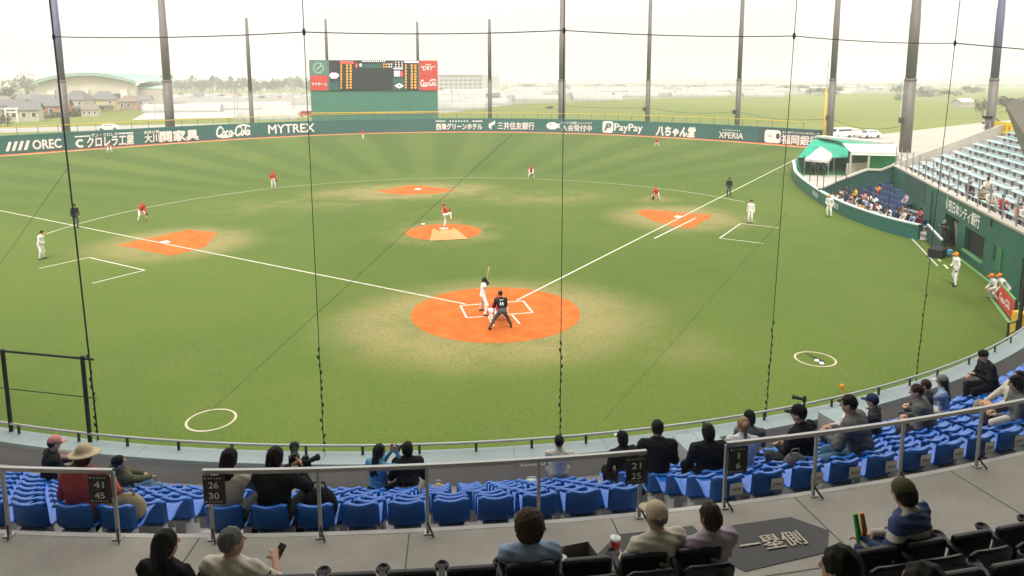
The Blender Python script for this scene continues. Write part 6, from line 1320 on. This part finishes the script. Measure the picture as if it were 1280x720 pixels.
# cameraman in the pit
p = mw(3.1, -.2); person('cameraman in dark clothes at the camera in the wall opening', pt3(p, 0), head_to(p, HOME), ('relax', dict(hands=[(-.2, .35, 1.35), (.2, .35, 1.35)])), cBLACK, cCHAR, cBLACK, sleeve=cOLIVE, hair=('short', hBLK), hat=('cap', cKHAKI, cKHAKI), vox=.024)
p = mw(1.9, .9); person('photographer in white shirt half hidden by the ladder in the wall opening', pt3(p, 0), head_to(p, HOME), 'knees', cWHITE, cCHAR, cBLACK, hair=('short', hBLK), vox=.024)
# things on the turf
q = MB(); a, b = at(1008, 441.5, .06), at(1030, 452, .06); q.tube([a, a+(b-a)*.3, a+(b-a)*.6, b], [.018, .02, .033, .033], 8); tag(q.build('bat', M('bat_black', (.02, .018, .018), .4, .1)), 'black bat lying inside the right white circle', 'bat')
for x, y, l in ((1021, 452.5, 'white bat weight lying right under the black bat'), (1027, 456, 'small white rosin bag at the lower rim of the right circle')):
    q = MB(); q.lathe([(.02, 0), (.09, .02), (.1, .06), (.07, .1), (.02, .11)], 10); o = q.build('bat_weight' if 'weight' in l else 'rosin_bag', M_WHITE, None, True); o.location = tuple(at(x, y)); tag(o, l, 'bat weight' if 'weight' in l else 'rosin bag')
q = MB(); p0, p1 = at(1055.5, 494, .0), np.array([*at(1055.5, 494, 0)[:2], 0]); q.tube([p0, p0+(-.12, 0, .32)], [.02, .03], 6); q.lathe([(.05, 0), (.07, .05), (.05, .12), (.02, .13)], 8, tuple(p0+(-.13, 0, .3))); tag(q.build('marker_stick', cORG), 'small orange marker stick on the turf near the wall', 'marker')
# ------------------------------------------------------------------ spectators in the field box
def recolour(o, mats):
    for i, m in mats.items(): o.material_slots[i].link = 'OBJECT'; o.material_slots[i].material = m
PROT = [figure('person', 'sit', cWHITE, cCHAR, cBLACK, vox=.035, hair=('short', hBLK)), figure('person', 'sitlean', cWHITE, cCHAR, cBLACK, vox=.035, hair=('bob', hBRN)), figure('person', ('sit', dict(hands=[(-.05, .3, .95), (.08, .32, .9)])), cWHITE, cCHAR, cBLACK, vox=.035, hat=('cap', cBLACK, cBLACK), hair=('short', hBLK))]
def fan(px, py, top, bot, lab, v=0, cap_=None):
    k = min(range(len(BOXSEATS)), key=lambda i: math.hypot(scr((*BOXSEATS[i][0], BOXSEATS[i][1]+.9))[0]-px, scr((*BOXSEATS[i][0], BOXSEATS[i][1]+.9))[1]-py)+(1e3 if i in USED else 0)); USED.add(k)
    P, z, rz = BOXSEATS[k]; body, parts = PROT[v]; d = np.array([-math.sin(rz), math.cos(rz)])
    o = link('person', body, None, (P[0], P[1], z), rz, lab, 'person', 'spectators in the field box'); recolour(o, {1: top, 2: bot, 4: top})
    for nm, me in parts:
        c = link(nm, me, o)
        if cap_ and nm == 'cap': recolour(c, {0: cap_, 1: cap_})
USED = set()
FANS = [(1028, 241, cSKY, cBLACK, 'spectator in light blue at the far end of the field box', 0), (1036, 246, cWHITE, cGREY, 'white shirted spectator beside the light blue one in the field box', 1), (1044, 244, cCREAM, cBLACK, 'cream clad spectator near the far stair in the field box', 2), (1052, 241, cGREY, cCHAR, 'grey clad spectator below the stair coping in the field box', 0), (1060, 238, cCHAR, cBLACK, 'charcoal clad spectator below the stair wall', 1), (1049, 251, cNAVY, cGREY, 'navy clad spectator in the front row left part of the field box', 0), (1056, 252, cWHITE, cCHAR, 'white and dark clad spectator leaning over the front coping', 1), (1064, 256, cMGREY, cGREY, 'grey shirt spectator in the front row of the field box', 2),
        (1069, 242, cYEL, cBLACK, 'spectator in bright orange yellow shirt in the field box', 0), (1076, 247, cWHITE, cCREAM, 'white shirted spectator right of the orange yellow shirt', 0), (1071, 257, cMARO, cBLACK, 'dark red clad spectator in the front row', 1), (1078, 257, cORG, cBLACK, 'orange capped spectator in the front row', 2), (1098, 238, cORG, cMARO, 'spectator in orange and white alone in the back rows', 2), (1089, 251, cCREAM, cBLACK, 'cream clad spectator mid field box', 2), (1095, 253, cWHITE, cCHAR, 'white clad spectator with dark cap mid field box', 2), (1098, 257, cMARO, cGREY, 'maroon clad spectator mid field box', 0), (1087, 263, cBLACK, cBLACK, 'black clad spectator in the front row centre of the box', 1), (1101, 265, cGREY, cCREAM, 'pale grey spectator in the front row centre of the box', 0), (1110, 265, cWHITE, cBLACK, 'white shirted spectator at the right of the front row', 1), (1132, 247, cLAV, cGREY, 'spectator in pale jacket sitting high near the aisle', 0), (1131, 263, cKHAKI, cCREAM, 'tan clad spectator near the right part of the box', 1), (1133, 270, cCREAM, cWHITE, 'cream clad spectator in front of the tan clad one', 0), (1155, 272, cMARO, cNAVY, 'maroon clad spectator at the near end of the box', 1), (1161, 276, cPINK, cBLACK, 'rose clad spectator nearest the gate post', 2)]
for f in FANS: fan(*f)
_c = [(cWHITE, 'white'), (cCREAM, 'cream'), (cGREY, 'grey'), (cNAVY, 'navy'), (cCAPP, 'salmon'), (cBLACK, 'black'), (cPALEB, 'pale blue')]
for i, (x, y) in enumerate(((1032, 248), (1041, 250), (1047, 239), (1058, 246), (1065, 249), (1073, 252), (1083, 257), (1092, 260), (1104, 260), (1115, 268), (1123, 270), (1083, 242), (1139, 268), (1147, 274))):
    m, n = _c[i % 7]; fan(x, y, m, (cBLACK, cGREY, cCREAM)[i % 3], '%s clad spectator, %s of the fill of the field box counted from the far end' % (n, nth(i+1)) if False else '%s top spectator, about %s along the field box crowd from the far end' % (n, nth(2*i+2)), i % 3)
def sfan(px, py, t_hint, top, bot, lab, v=0, rowk=0):
    best = None
    for k in range(0, 5):
        for t in np.arange(12, -12, -.4):
            c = mw(t, .45+TR*k+.42); s_ = scr(pt3(c, 3.2+RI*k+.8)); e = math.hypot(s_[0]-px, s_[1]-py)
            if best is None or e < best[0]: best = (e, c, 3.2+RI*k)
    _, c, z = best; body, parts = PROT[v]; o = link('person', body, None, pt3(c, z), ANG+PI/2, lab, 'person', 'spectators in the side stand'); recolour(o, {1: top, 2: bot, 4: top})
    for nm, me in parts: link(nm, me, o)
for f in ((1211, 233, 0, cCHAR, cBLACK, 'dark clad spectator leftmost in the side stand', 1), (1226, 243, 0, cKHAKI, cCHAR, 'brown haired spectator second from left in the side stand', 1), (1233, 236, 0, cCREAM, cGREY, 'cream clad spectator behind the brown haired one', 2), (1236, 252, 0, cCREAM, cKHAKI, 'beige clad spectator by the side stand railing', 0), (1249, 260, 0, cPINK, cMARO, 'pink and maroon clad spectator at the side stand railing', 2), (1272, 265, 0, cCAPP, cGREY, 'salmon clad spectator near the right edge of the side stand', 1), (1279, 272, 0, cWHITE, cGREY, 'white clad spectator cut by the right edge of the side stand', 0)): sfan(*f)
# ------------------------------------------------------------------ spectators behind home plate
M_STRIPE, _t, _b = newmat('cloth_striped'); _z = nd(_t, 'ShaderNodeSeparateXYZ', {0: nd(_t, 'ShaderNodeTexCoord').outputs['Object']}).outputs[2]
_w = mth(_t, 'FRACT', mth(_t, 'MULTIPLY', mth(_t, 'SUBTRACT', _z, .56), 5.6)); _t.links.new(mixc(_t, rng_(_t, _w, .70, .74), (.03, .055, .15), (.5, .48, .42)), _b.inputs['Base Color']); _b.inputs['Roughness'].default_value = .9
SIT = lambda **k: ('sit', k)
def sitter(px, row, pose, top, bot, lab, turn=0., sec=None, y=0., scale=1., vox=.013, tip=None, R=None, z=None, **k):
    if tip is not None: a = ang_at(px, R, z+1.0); p = np.array(sp(R, a, z))
    elif row is None: a = ang_at(px, R, z+.8); p = np.array(sp(R, a, z))
    else: a, p = seat_at(px, row)
    rz = a+PI/2; d = np.array([-math.sin(rz), math.cos(rz), 0]); p = p+d*y
    return person(lab, tuple(p), rz+math.radians(turn), pose, top, bot, k.pop('shoes', cBLACK), 'spectators behind home plate', scale, vox=vox, wr=.0035, **k), p, rz+math.radians(turn)
LAP = [(-.12, .33, .66), (.12, .34, .66)]
# left block
sitter(38, 5, SIT(lean=10, hands=[(-.1, .4, .72), (.12, .42, .75)]), cBLACK, cDENIM, 'spectator with salmon cap and black jacket by the left wall', -35, sleeve=cBLACK, hat=('cap', cCAPP, cCAPP), hair=('short', hBLK), bulk=.02, y=.1)
sitter(88, 0, SIT(lean=8, hands=[(-.12, .3, .7), (.18, .33, .74)]), cPINK, cCHAR, 'woman in rose jacket and cream bucket hat in the last row at left', 4, hat=('bucket', cBEIGE, cBEIGE), hair=('bob', hBRN), female=True, bulk=.045, vox=.012)
sitter(158, 5, SIT(lean=-14, side=10, feet=[(.1, .5, 0), (.35, .48, 0)], head=(-30, 0)), cOLIVE, cDENIM, 'spectator in olive jacket with pale jeans slouching at left front', -28, hair=('short', hBLK), bulk=.03)
# middle block
sitter(284, 0, SIT(lean=4, hands=[(-.1, .3, .7), (.2, .36, .78)], head=(-18, 0)), cCREAM, cCHAR, 'long haired woman in cream vest and blue sleeves beside plate 26', 0, sleeve=cDENIM, hair=('long', hBLK), female=True, bulk=.02, vox=.012)
o, pB, rB = sitter(341, 0, SIT(lean=8, hands=[(.07, .34, .92), (.20, .33, .92)], head=(-20, -4), epole=[(-.6, .3, -1), (.9, .2, -1)]), cBLACK, cBLACK, 'long haired spectator in black holding up a long lens camera', -6, hair=('long', hBLK), female=True, bulk=.05, vox=.012, gloves=None)
o, pC, rC = sitter(456, 5, SIT(lean=6, hands=[(.10, .30, 1.10), (.2, .3, 1.12)], head=(-35, 0), epole=[(-.6, .3, -1), (.9, .2, -1)]), cSKY, cBLACK, 'woman in sky blue top aiming a camera to the right', -30, hair=('long', hBLK), female=True, sleeve=cSKY, y=.15)
sitter(518, 5, SIT(lean=16, hands=LAP, head=(0, -18)), cBLACK, cCREAM, 'spectator in black top with pale hem seated by the wall', 0, hair=('bob', hBLK), female=True, bulk=.05, y=.15)
sitter(692, 5, SIT(lean=2, pel=(0, 0, .55)), cCREAM, cGREY, 'boy in cream shirt with dark strap standing by the wall', -10, hair=('short', hBLK), y=.2, scale=.95)
# right block
sitter(792, 5, SIT(lean=16, head=(10, -12)), cBLACK, cBLACK, 'person in black with black and white cap behind plate 21', 10, hat=('cap', cBLACK, cWHITE), hair=('bob', hBLK), bulk=.03, sec='right')
sitter(838, 3, SIT(lean=4, pel=(0, 0, .55), hands=[(-.22, .2, .78), (.12, .3, .7)]), cBLACK, cCHAR, 'tall person in black coat at the aisle of the right block', -12, hair=('short', hBLK), bulk=.035, scale=1.08)
sitter(880, 2, SIT(lean=6, hands=LAP), cBLACK, cBLACK, 'spectator with short dark hair in black behind the grey box', -4, hair=('bob', hBLK), bulk=.05)
sitter(914, 2, SIT(lean=2, pel=(0, 0, .56)), cWHITE, cBLACK, 'fan in white jersey with gold sleeve badge and light brown bun', -16, sleeve=cWHITE, hair=('tail', M('hair_light', (.3, .17, .08), .5, .2, 30)), female=True, bulk=.02)
sitter(941, 4, SIT(lean=10), cMGREY, cCHAR, 'spectator in grey shirt with black cap near the wall', -20, hat=('cap', cBLACK, cBLACK), hair=('bob', hBLK), y=.2)
sitter(1004, 2, SIT(lean=8, head=(15, 0)), cBLACK, cCHAR, 'man in black with black cap and white visor badge', 24, hat=('cap', cBLACK, cBLACK), hair=('short', hBLK), bulk=.035, scale=1.08)
sitter(1088, 1, SIT(lean=20, hands=[(-.2, .42, .74), (.1, .45, .7)], head=(12, -10)), cMGREY, cDENIM, 'man in grey shirt hunched forward with pale jeans', 30, hair=('short', hBLK), bulk=.05, scale=1.1)
sitter(1068, 4, SIT(lean=6), cWHITE, cCHAR, 'person with dark cap and white collar behind the hunched man', 20, hat=('cap', cBLACK, cBLACK), hair=('short', hBLK), y=.15)
sitter(1106, 4, SIT(lean=6), cCHAR, cCHAR, 'person in navy cap and charcoal shirt looking left', 30, hat=('cap', cNAVY, cNAVY), hair=('short', hBLK), y=.1)
sitter(1150, 3, SIT(lean=22, head=(10, -14)), cMGREY, cCHAR, 'bending man in grey jacket with a dark strap', 34, hair=('short', hBRN), bulk=.04, scale=1.06)
sitter(1166, 5, SIT(lean=4), cCHAR, cCHAR, 'dark haired person in charcoal beside the grey capped woman', 20, hair=('short', hBRN), y=.1)
sitter(1188, 5, SIT(lean=4, hands=[(-.15, .3, 1.0), (.1, .3, .7)]), cPALEB, cWHITE, 'woman in blue shirt with pale grey cap and dark tail', 30, hat=('cap', cGREY, cCREAM), hair=('long', hBLK), female=True, y=.1)
sitter(1255, 5, SIT(lean=16, hands=[(-.25, .42, .9), (.1, .4, .75)], pel=(0, 0, .6)), cBLACK, cBLACK, 'person in hooded black coat holding a phone at the right wall', 50, hat=('beanie', cBLACK, cBLACK), bulk=.05, y=.3)
sitter(1268, 3, SIT(lean=-12, feet=[(-.1, .62, .25), (.15, .6, .1)]), cCREAM, cKHAKI, 'reclining person in cream top and khaki trousers at the right edge', 60, hair=('short', hBLK), shoes=cWHITE, bulk=.03)
sitter(1276, 1, SIT(lean=10), cMGREY, cCHAR, 'person in mottled dark jacket cut by the right edge', 45, hair=('bob', hBLK), bulk=.05)
# near row
NZ, NR2 = 5.99, RT-.1
sitter(208, None, SIT(lean=2, head=(-28, 0)), cBLACK, cCHAR, 'long haired woman in black nearest at lower left', -12, R=NR2, z=NZ, hair=('long', hBLK), female=True, bulk=.01, vox=.01)
o, pN, rN = sitter(290, None, SIT(lean=4, hands=[(-.14, .34, .68), (.20, .40, .80)], head=(-42, -6)), cCREAM, cOLIVE, 'grey haired man in glasses and cream shirt at lower left', -10, R=NR2, z=NZ, hair=('short', hGRY), skin=sTAN, bulk=.03, vox=.01, long=False)
q = SDF(); 
sitter(660, None, SIT(lean=6, hands=LAP), cPALEB, cCHAR, 'person with full dark brown hair in pale blue shirt at bottom centre', 0, R=NR2, z=NZ, hair=('perm', hBRN), bulk=.025, vox=.01)
o, pD, rD = sitter(826, None, SIT(lean=6, hands=[(-.24, .34, .68), (.12, .34, .66)], head=(12, -4)), cCREAM, cGREY, 'man in beige cap and cream shirt holding a red cup', 12, R=NR2, z=NZ, hat=('cap', cBEIGE, cBEIGE), hair=('short', hGRY), skin=sTAN, bulk=.035, vox=.01)
sitter(894, None, SIT(lean=2, hands=LAP, head=(16, 0)), cLAV, cCHAR, 'brown haired person in lavender shirt right of the capped man', 10, R=NR2, z=NZ, hair=('bob', hBRN), bulk=.015, vox=.01, scale=.98)
o, pE, rE = sitter(1150, None, SIT(lean=12, hands=[(-.34, .34, .72), (-.1, .36, .68)]), M_STRIPE, cNAVY, 'person in olive hood hat and blue white striped top at lower right', 26, R=RT+.05, z=NZ+.02, hat=('beanie', cOLIVE, cOLIVE), hair=('bob', hBLK), bulk=.055, vox=.01)
o, pF, rF = sitter(1056, None, SIT(lean=4, head=(18, 0)), cPALEB, cCHAR, 'dark haired man with white face mask nearest at lower right', 14, R=36.5, z=7.32, hair=('short', hBLK), bulk=.02, vox=.01)
sitter(1156, None, SIT(lean=0), cBLACK, cBLACK, 'dark haired head in black at the bottom edge', 10, R=37.0, z=7.62, hair=('bob', hBLK), vox=.01)
# white stripes on the striped top: two fabric bands round the chest
# ------------------------------------------------------------------ what they carry
def loc(p, rz, v): c, s_ = math.cos(rz), math.sin(rz); return np.array([p[0]+v[0]*c-v[1]*s_, p[1]+v[0]*s_+v[1]*c, p[2]+v[2]])
def longlens(lab, P, d, L, r, up=(0, 0, 1.)):
    d = unit(d); t = thing('camera', lab, 'camera', tuple(P)); q = MB(); s_ = unit(np.cross(d, up)); u_ = np.cross(s_, d); q.box((0, 0, 0), (.13, .07, .10), R=np.stack([s_, d, u_], 1)); q.build('body', M_BLK, t, False, .01)
    q = MB(); q.tube([d*.03, d*L*.4, d*L*.42, d*L*.8, d*L*.82, d*L], [r*.75, r*.75, r*.85, r*.9, r*1.15, r*1.15], 14); q.build('lens', cCHAR, t, True); q = MB(); q.box(tuple(u_*.065), (.05, .05, .04), R=np.stack([s_, d, u_], 1)); q.build('viewfinder', M_BLK, t)
longlens('black camera with very thick long lens pointing up at the field', loc(pB, rB, (.10, .40, .98)), (-.05, 1, .18), .27, .052)
longlens('second black camera with slimmer lens beside the thick one', loc(pB, rB, (.24, .42, .94)), (.9, .55, .02), .17, .036)
longlens('black camera with lens held by the woman in sky blue', loc(pC, rC, (.16, .34, 1.12)), (.85, .75, -.03), .27, .036)
a = onwall(1018, 29.6, 4.0); P = np.array(wp(29.3, a, 3.92)); longlens('black spotting camera clamped on the wall rail at right', P, (-.8, .5, .12), .26, .045); 
q = MB(); q.tube([P, P-(0, 0, .36)], .025, 6); tag(q.build('camera_clamp', M_DKST), 'thin black clamp stand under the camera on the wall rail', 'clamp')
def bagshape(nm, lab, P, r, mat, cat='bag', rz=0.):
    q = SDF(); q.ell((0, 0, r[2]*.9), r, None, 0); q.ell((r[0]*.3, 0, r[2]*.6), (r[0]*.7, r[1]*1.08, r[2]*.6), None, 0, .05); t = thing(nm, lab, cat, tuple(P), rz); link('body', q.mesh('body', [mat], .016, .004 if mat else 0), t)
    q = MB(); q.tube([(-r[0]*.5, 0, r[2]*1.6), (-r[0]*.3, 0, r[2]*2.25), (r[0]*.3, 0, r[2]*2.25), (r[0]*.5, 0, r[2]*1.6)], .012, 6); q.build('handle', mat, t); return t
a, p = seat_at(145, 0); bagshape('backpack', 'beige and tan backpack standing on a blue seat at left', loc(p, a+PI/2, (0, .06, .42)), (.19, .13, .17), cKHAKI, 'backpack', a+PI/2)
a, p = seat_at(116, 0); q = MB(); q.box((0, 0, .06), (.16, .12, .12)); o = q.build('snack_pouch', cYEL, None, False, .02); o.location = tuple(loc(p, a+PI/2, (.2, .1, .5))); tag(o, 'yellow and black snack pouch between the rose jacket and the backpack', 'pouch')
a, p = seat_at(405, 0); bagshape('shoulder_bag', 'black bag and coat piled on a blue seat beside the black clad photographer', loc(p, a+PI/2, (0, .06, .42)), (.20, .14, .2), cBLACK, 'bag', a+PI/2)
a, p = seat_at(546, 5); bagshape('tote_bag', 'small beige tote bag on the front seats near the black top', p+(0, 0, .43), (.13, .08, .14), cBEIGE, 'bag', a+PI/2)
a, p = seat_at(658, 5); bagshape('sports_bag', 'white bag with red and black pattern on the front seats', p+(0, 0, .43), (.2, .12, .12), cWHITE, 'bag', a+PI/2)
a, p = seat_at(760, 4); q = MB(); q.lathe([(.02, -.01), (.17, -.01), (.17, .01), (.02, .01)], 20); o = q.build('hand_fan', M_WHITE); o.location = tuple(p+(0, 0, .66)); o.rotation_euler = (PI/2-.3, 0, a+PI/2); tag(o, 'round white hand fan standing on a blue seat by the aisle', 'fan')
a, p = seat_at(1052, 1); q = SDF(); q.cap((-.15, 0, 0), (.15, 0, 0), .1, m=0); o = link('rolled_jacket', q.mesh('rolled_jacket', [cDENIM], .018, .004), None, tuple(p+(0, .05, .55)), a+PI/2, 'rolled light blue jacket lying on a seat back in the right block', 'jacket')
a, p = seat_at(1010, 1); bagshape('rucksack', 'grey rucksack on a seat below the man in black', p+(-.1, 0, .45), (.17, .12, .17), cMGREY, 'bag', a+PI/2)
a, p = seat_at(1262, 0); q = SDF(); q.cap((-.12, 0, 0), (.14, 0, .01), .055, m=0); link('tissue_pack', q.mesh('tissue_pack', [cWHITE], .014), None, tuple(p+(0, 0, .78)), a+PI/2, 'white rolled pack lying on the last row near the right edge', 'pack')
a, p = seat_at(1250, 3); q = MB(); q.box((0, 0, 0), (.3, .14, .03)); o = q.build('snack_packet', M('packet', (.65, .32, .18), .5, .3, 20)); o.location = tuple(p+(0, 0, .7)); o.rotation_euler = (.3, .3, a); tag(o, 'orange and white snack packet lying on a seat at right', 'packet')
M_CUP = M('cup_red', (.55, .02, .03), .4, .06)
def cup(P, lab, s=1.):
    t = thing('drink_cup', lab, 'cup', tuple(P)); q = MB(); q.lathe([(.035*s, -.07*s), (.048*s, .06*s)], 16); q.build('cup_wall', M_CUP, t, True); q = MB(); q.lathe([(.051*s, .055*s), (.052*s, .07*s), (.044*s, .075*s)], 16); q.build('lid', M_WHITE, t, True); q = MB(); q.tube([(0, 0, .07*s), (.015, 0, .17*s)], .004, 6); q.build('straw', M_WHITE, t)
cup(loc(pD, rD, (-.222, .42, .73)), 'red paper cup with straw held by the man in beige cap'); 
a = ang_at(697, RT-.2, 6.9); P = np.array(sp(RT-.12, a, 6.82)); cup(P, 'red paper cup beside the black bag at bottom centre')
a = ang_at(716, RT-.15, 6.8); P = np.array(sp(RT-.15, a, 6.52)); t = thing('paper_bag', 'open black shopping bag on a dark seat at bottom centre', 'bag', tuple(P), a+PI/2+.3); q = MB(); w = .17; V = [(-w, -.1, 0), (w, -.1, 0), (w, .1, 0), (-w, .1, 0), (-w-.02, -.13, .36), (w+.02, -.13, .33), (w+.02, .12, .36), (-w-.02, .12, .40)]; q.add(V, [(0, 3, 2, 1), (0, 1, 5, 4), (1, 2, 6, 5), (2, 3, 7, 6), (3, 0, 4, 7)]); q.build('body', cBLACK, t); q = MB(); q.add([(a_*.93, b_*.85, c_+.01) for a_, b_, c_ in V], [(1, 2, 6, 5), (2, 3, 7, 6)]); q.build('lining', M('lining', (.3, .28, .24), .8, .1), t)
# cheering sticks and the bag of the striped spectator
P = loc(pE, rE, (-.345, .37, .74)); t = thing('cheer_sticks', 'pair of green and orange cheering sticks held by the striped spectator', 'cheer sticks', tuple(P)); 
for k, c in ((-.035, M('stick_green', (.04, .36, .06), .35, .3, 14)), (.035, M('stick_orange', (.62, .2, .03), .35, .35, 14))): q = MB(); q.tube([(k*.6, 0, -.05), (k, 0, .07), (k-.03, .02, .24)], [.018, .026, .022], 10); q.build('stick', c, t, True)
P = loc(pE, rE, (-.30, .12, .52)); bagshape('shoulder_bag', 'navy and white bag on the lap side of the striped spectator', P, (.17, .14, .14), cNAVY, 'bag', rE)
P = loc(pN, rN, (.20, .48, .80)); q = MB(); q.box((0, 0, 0), (.08, .015, .15)); o = q.build('phone', M_BLK, None, False, .006); o.location = tuple(P); o.rotation_euler = (-.8, 0, rN-.4); tag(o, 'black phone held by the grey haired man', 'phone')
# ------------------------------------------------------------------ backstop net: ropes, frame, mesh
bnet = thing('backstop_net', 'black protective net with vertical and horizontal ropes in front of the seats', 'net'); M_ROPE = M('rope_black', (.02, .02, .022), .8, .1)
ROPE = [(62, 123, 545), (378, 405, 558), (705.5, 700, 552), (996, 957, 515), (1200, 1145, 472)]
NWR = 29.02; RA = []
for tx, bx_, by in ROPE:
    a = onwall(bx_, NWR, 3.5); B_ = np.array(wp(NWR, a, 3.45)); r = B_[:2]-WC; r = r/np.hypot(*r)
    T = None
    # the rope leans so that it leaves the picture where the photo shows it
    D = depth(B_); top = B_+np.array([0, 0, 11.5]); sx_ = scr(top)[0]; k = 1.5
    side_ = np.array([-r[1], r[0], 0]); side_ = side_ if scr(B_+side_)[0] > scr(B_)[0] else -side_
    def xat(s): 
        t = B_+np.array([0, 0, 16.])+side_*s; x0, y0 = scr(B_); x1, y1 = scr(t); return x0+(x1-x0)*(0-y0)/(y1-y0)
    lo, hi = -4., 4.
    for _ in range(40):
        m = (lo+hi)/2
        if xat(m) < tx: lo = m
        else: hi = m
    T = B_+np.array([0, 0, 16.])+side_*lo; RA.append((B_, T))
    q = MB(); w = .017 if tx in (62,) else .0085; q.tube([B_, T], w, 5); q.build('vertical_rope', M_ROPE, bnet)
    for j in range(14): p = B_+(T-B_)*(.004+.0105*j)+np.array([random.uniform(-.02, .02), random.uniform(-.02, .02), 0]); q = MB(); q.tube([p-(0, 0, .03), p+(random.uniform(-.03, .03), 0, .05)], .018, 4); q.build('lashing', M_ROPE, bnet)
def rope_z(i, y):
    B_, T = RA[i]; lo, hi = 0., 1.
    for _ in range(40):
        m = (lo+hi)/2
        if scr(B_+(T-B_)*m)[1] > y: lo = m
        else: hi = m
    return B_+(T-B_)*lo
HY = [46, 40, 38, 45, 54]
K = [rope_z(i, y) for i, y in enumerate(HY)]
for i in range(4):
    q = MB(); q.tube(sag(K[i], K[i+1], .05, 10), .010, 5); q.build('horizontal_rope', M_ROPE, bnet)
q = MB(); q.tube([K[4], K[4]+(K[4]-K[3])*.7-(0, 0, .1)], .014, 5); q.build('horizontal_rope', M_ROPE, bnet)
for p in K: q = MB(); q.lathe([(.012, -.07), (.03, -.03), (.03, .03), (.012, .07)], 8, tuple(p)); q.build('knot', M_ROPE, bnet)
for (xa, ya), (xb, yb) in (((640, 168), (262, 515)), ((985, 265), (755, 525)), ((88, 205), (0, 330))):   # slack seam cords of the net
    q = MB(); P = []
    for k in range(13):
        t = k/12; x, y = xa+(xb-xa)*t, ya+(yb-ya)*t; d = ray(x, y); best = None
        # meet the net plane: nearest bay plane through ropes
        i = 0 if x < 400 else 1 if x < 702 else 2; (B0, T0), (B1, T1) = RA[i], RA[i+1]; n = np.cross(B1-B0, T0-B0); P.append(CAM+d*((B0-CAM)@n)/(d@n))
    q.tube(P, .0035, 4); q.build('seam_cord', M_ROPE, bnet)
# fine mesh of the two middle bays
M_MESH = M('net_twine', (.03, .035, .03), .9, .1)
for i in (1, 2):
    (B0, T0), (B1, T1) = RA[i], RA[i+1]; q = MB(); L = np.linalg.norm(B1-B0); n = int(L/.05); hN = .0006; ex = unit(B1-B0)
    for k in range(n+1):
        t = k/n; a, b = B0+(B1-B0)*t, T0+(T1-T0)*t; q.add([a-ex*hN, a+ex*hN, b+ex*hN, b-ex*hN], [(0, 1, 2, 3)])
    m = int(12/.05)
    for k in range(m+1):
        t = k/m*.75; a, b = B0+(T0-B0)*t, B1+(T1-B1)*t; q.add([a-(0, 0, hN), b-(0, 0, hN), b+(0, 0, hN), a+(0, 0, hN)], [(0, 1, 2, 3)])
    q.build('net_mesh', M_MESH, bnet, kind='stuff')
nf = thing('net_scaffold', 'black steel net frame of two posts and bars at the left wall', 'frame')
def wallpt(px, z, R=29.1): a = onwall(px, R, z); return np.array(wp(R, a, z))
F0, F1 = wallpt(14, 3.6), wallpt(112, 3.6)
def hgt(P, y): return float(np.interp(-y, [-scr((P[0], P[1], z))[1] for z in (3, 9)], [3, 9]))
for P, yt in ((F0, 432), (F1, 440)): q = MB(); q.tube([P-(0, 0, .4), (P[0], P[1], hgt(P, yt))], .045, 8); q.build('post', M_ROPE, nf)
z0, z1 = hgt(F0, 434), hgt(F1, 443)
for dz_, r in ((0, .025), (-(hgt(F0, 434)-hgt(F0, 482)), .010)): q = MB(); q.tube([(*(F0+(F0-F1)*.4)[:2], z0+dz_+.05), (F0[0], F0[1], z0+dz_), (F1[0], F1[1], z1+dz_), (*(F1+(F1-F0)*.13)[:2], z1+dz_)], r, 6); q.build('bar', M_ROPE, nf)
# ------------------------------------------------------------------ roof over the stand (above the picture; it shades the seats)
rf = thing('stand_canopy', 'steel canopy of the stand overhead', 'canopy'); rf['kind'] = 'structure'; M_ROOF = M('roof_underside', (.30, .30, .29), .7, .1)
q = MB(); a0, a1 = math.radians(-165), math.radians(-25); RI0, RO = 31.4, 52.
q.strip(arc(SC, RI0, a0, a1, 40, 15.6), arc(SC, RO, a0, a1, 40, 17.5)); q.strip(arc(SC, RI0, a0, a1, 40, 16.2), arc(SC, RO, a0, a1, 40, 18.1)); q.strip(arc(SC, RI0, a0, a1, 40, 15.6), arc(SC, RI0, a0, a1, 40, 16.2)); q.build('deck', M_ROOF, rf)
q = MB(); q.strip(arc(SC, 47, a0, a1, 40, 2.), arc(SC, 47, a0, a1, 40, 17.5)); q.build('rear_wall', M_ROOF, rf)
for i in range(15): a = a0+(a1-a0)*i/14; q = MB(); q.bar(sp(RI0+.2, a, 15.1), sp(46.5, a, 15.6), .25, .6); q.build('rafter', M_STEEL, rf)
# ------------------------------------------------------------------ hazy air
q = MB(); q.box((400, 2200, 19.4), (9000, 5600, 45)); mh = bpy.data.materials.new('haze'); mh.use_nodes = True; t = mh.node_tree; t.nodes.clear()
pv = nd(t, 'ShaderNodeVolumePrincipled', {'Color': (.97, .97, .95, 1), 'Density': .0007, 'Anisotropy': .2}); om = nd(t, 'ShaderNodeOutputMaterial'); t.links.new(pv.outputs[0], om.inputs['Volume'])
q.build('haze', mh, kind='stuff')
